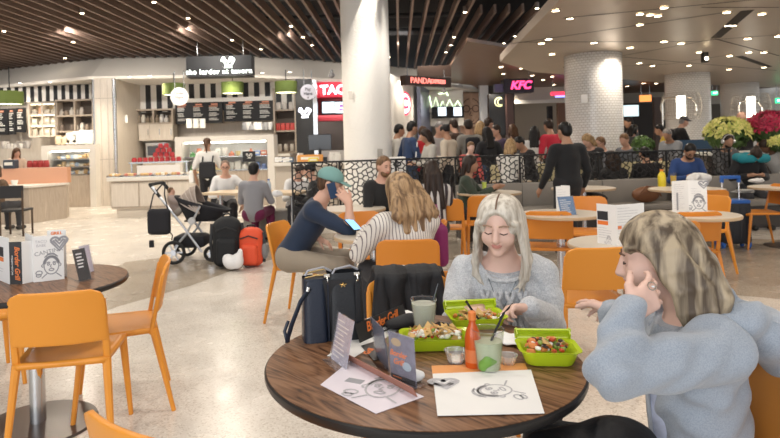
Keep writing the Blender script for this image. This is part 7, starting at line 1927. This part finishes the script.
b = MB(); b.grid(bagf(-.025, .118, -.064, .064, .248, .45), 48, 14, wrap=True); b.build('bag_body', NV2, t, smooth=True)
b = MB(); b.prism([(-.10, -.04), (.105, -.04), (.105, .04), (-.10, .04)], .0, .225); b.build('lining', BLK, t)
b = MB(); b.tube([(-.10, -.035, .238), (-.06, -.04, .246), (-.02, -.038, .246)], .0035, 8); b.build('zip', GOLD, t, smooth=True)
b = MB(); b.tube([(-.1, .035, .238), (-.02, .038, .25)], .0035, 8); b.build('zip', GOLD, t)
for x in (-.022, .088):
    b = MB(); b.tube([(x, -.046 + .012 * math.cos(a), .226 + .014 * math.sin(a)) for a in [2 * PI * k / 12 for k in range(12)]], .003, 6, closed=True); b.box((x, -.044, .243), (.022, .006, .012), bevel=.002); b.build('clasp', SIL, t)
b = MB()
for k in range(5): a = k * 2 * PI / 5 + .3; b.tube([(.036, -.0455, .205), (.036 + .013 * math.cos(a), -.0455, .205 + .009 * math.sin(a))], .003, 6)
b.build('flower_emblem', GOLD, t)
b = MB(); b.box((-.022, -.059, .11), (.004, .012, .21), bevel=.001); b.build('seam_strap', NV, t)
b = MB(); b.box((.088, -.055, .12), (.020, .008, .19), bevel=.002); b.build('strap', NV2, t)
b = MB(); b.tube([(-.085, -.045, .20), (-.12, -.06, .16), (-.155, -.07, .08), (-.17, -.065, .03), (-.172, -.06, .012)], .008, 8, radii=[(.009, .003)] * 5); b.tube([(-.172, -.06, .012), (-.18, -.05, .05), (-.165, -.04, .085)], .004, 8, radii=[(.006, .002)] * 3); b.build('shoulder_strap', NV, t, smooth=True)
b = MB(); b.tube([(-.09, -.048 + .0, .205 + .0), (-.095, -.052, .19)], .007, 8); b.build('strap_ring', SIL, t)
for xx in (-.05, .05):
    b = MB(); b.tube([(xx - .05, -.03, .245), (xx - .04, -.03, .262), (xx + .02, -.01, .268), (xx + .05, .0, .25)], .0045, 8); b.build('top_handle', mat('handle_light', (.35, .35, .38), .3), t)

# ---- black handbag on the hooded woman's lap
LB = sdf_obj('lap_bag', [rbox((0, 0, 0), (.15, .11, .075), None, .05), ell((.09, .0, .05), (.09, .09, .05))], .007, mat('bag_black_soft', (.010, .010, .012), .6, bump=.3, bscale=30), relax=2)
g = P(598, 425, 1.50); LB.location = (g.x - .02, 1.50, .585); LB.rotation_euler.z = .3; tag(LB, 'black bag with silver chain clasp on the hooded woman lap', 'handbag')
b = MB(); c0_ = Vector((-.055, -.10, .078))
for k in range(6): b.tube([c0_ + V3(.014 * k + .008 * math.cos(a), -.004, .006 * k + .005 * math.sin(a)) for a in [2 * PI * j / 10 for j in range(10)]], .002, 5, closed=True)
b.build('chain_clasp', SIL, LB)
b = MB(); b.tube([(-.20, -.1, .0), (-.14, -.11, .05), (-.06, -.10, .078)], .006, 8, radii=[(.009, .003)] * 3); b.build('strap', NV2, LB, smooth=True)
# ring on her finger
p_ = P(652, 286, 1.50); t = thing('ring', 'silver ring on the raised hand of the hooded woman', 'ring', p_); b = MB(); b.tube([(.010 * math.cos(a), .004 * math.sin(a), .009 * math.sin(a)) for a in [2 * PI * k / 14 for k in range(14)]], .0016, 6, closed=True); b.build('band', SIL, t)
b = MB(); b.lathe([(.001, -.003), (.005, 0), (.001, .003)], seg=8); b.xf(Matrix.Translation((0, -.006, .0))); b.build('stone', mat('ring_stone', (.8, .85, .9), .1, .3), t)
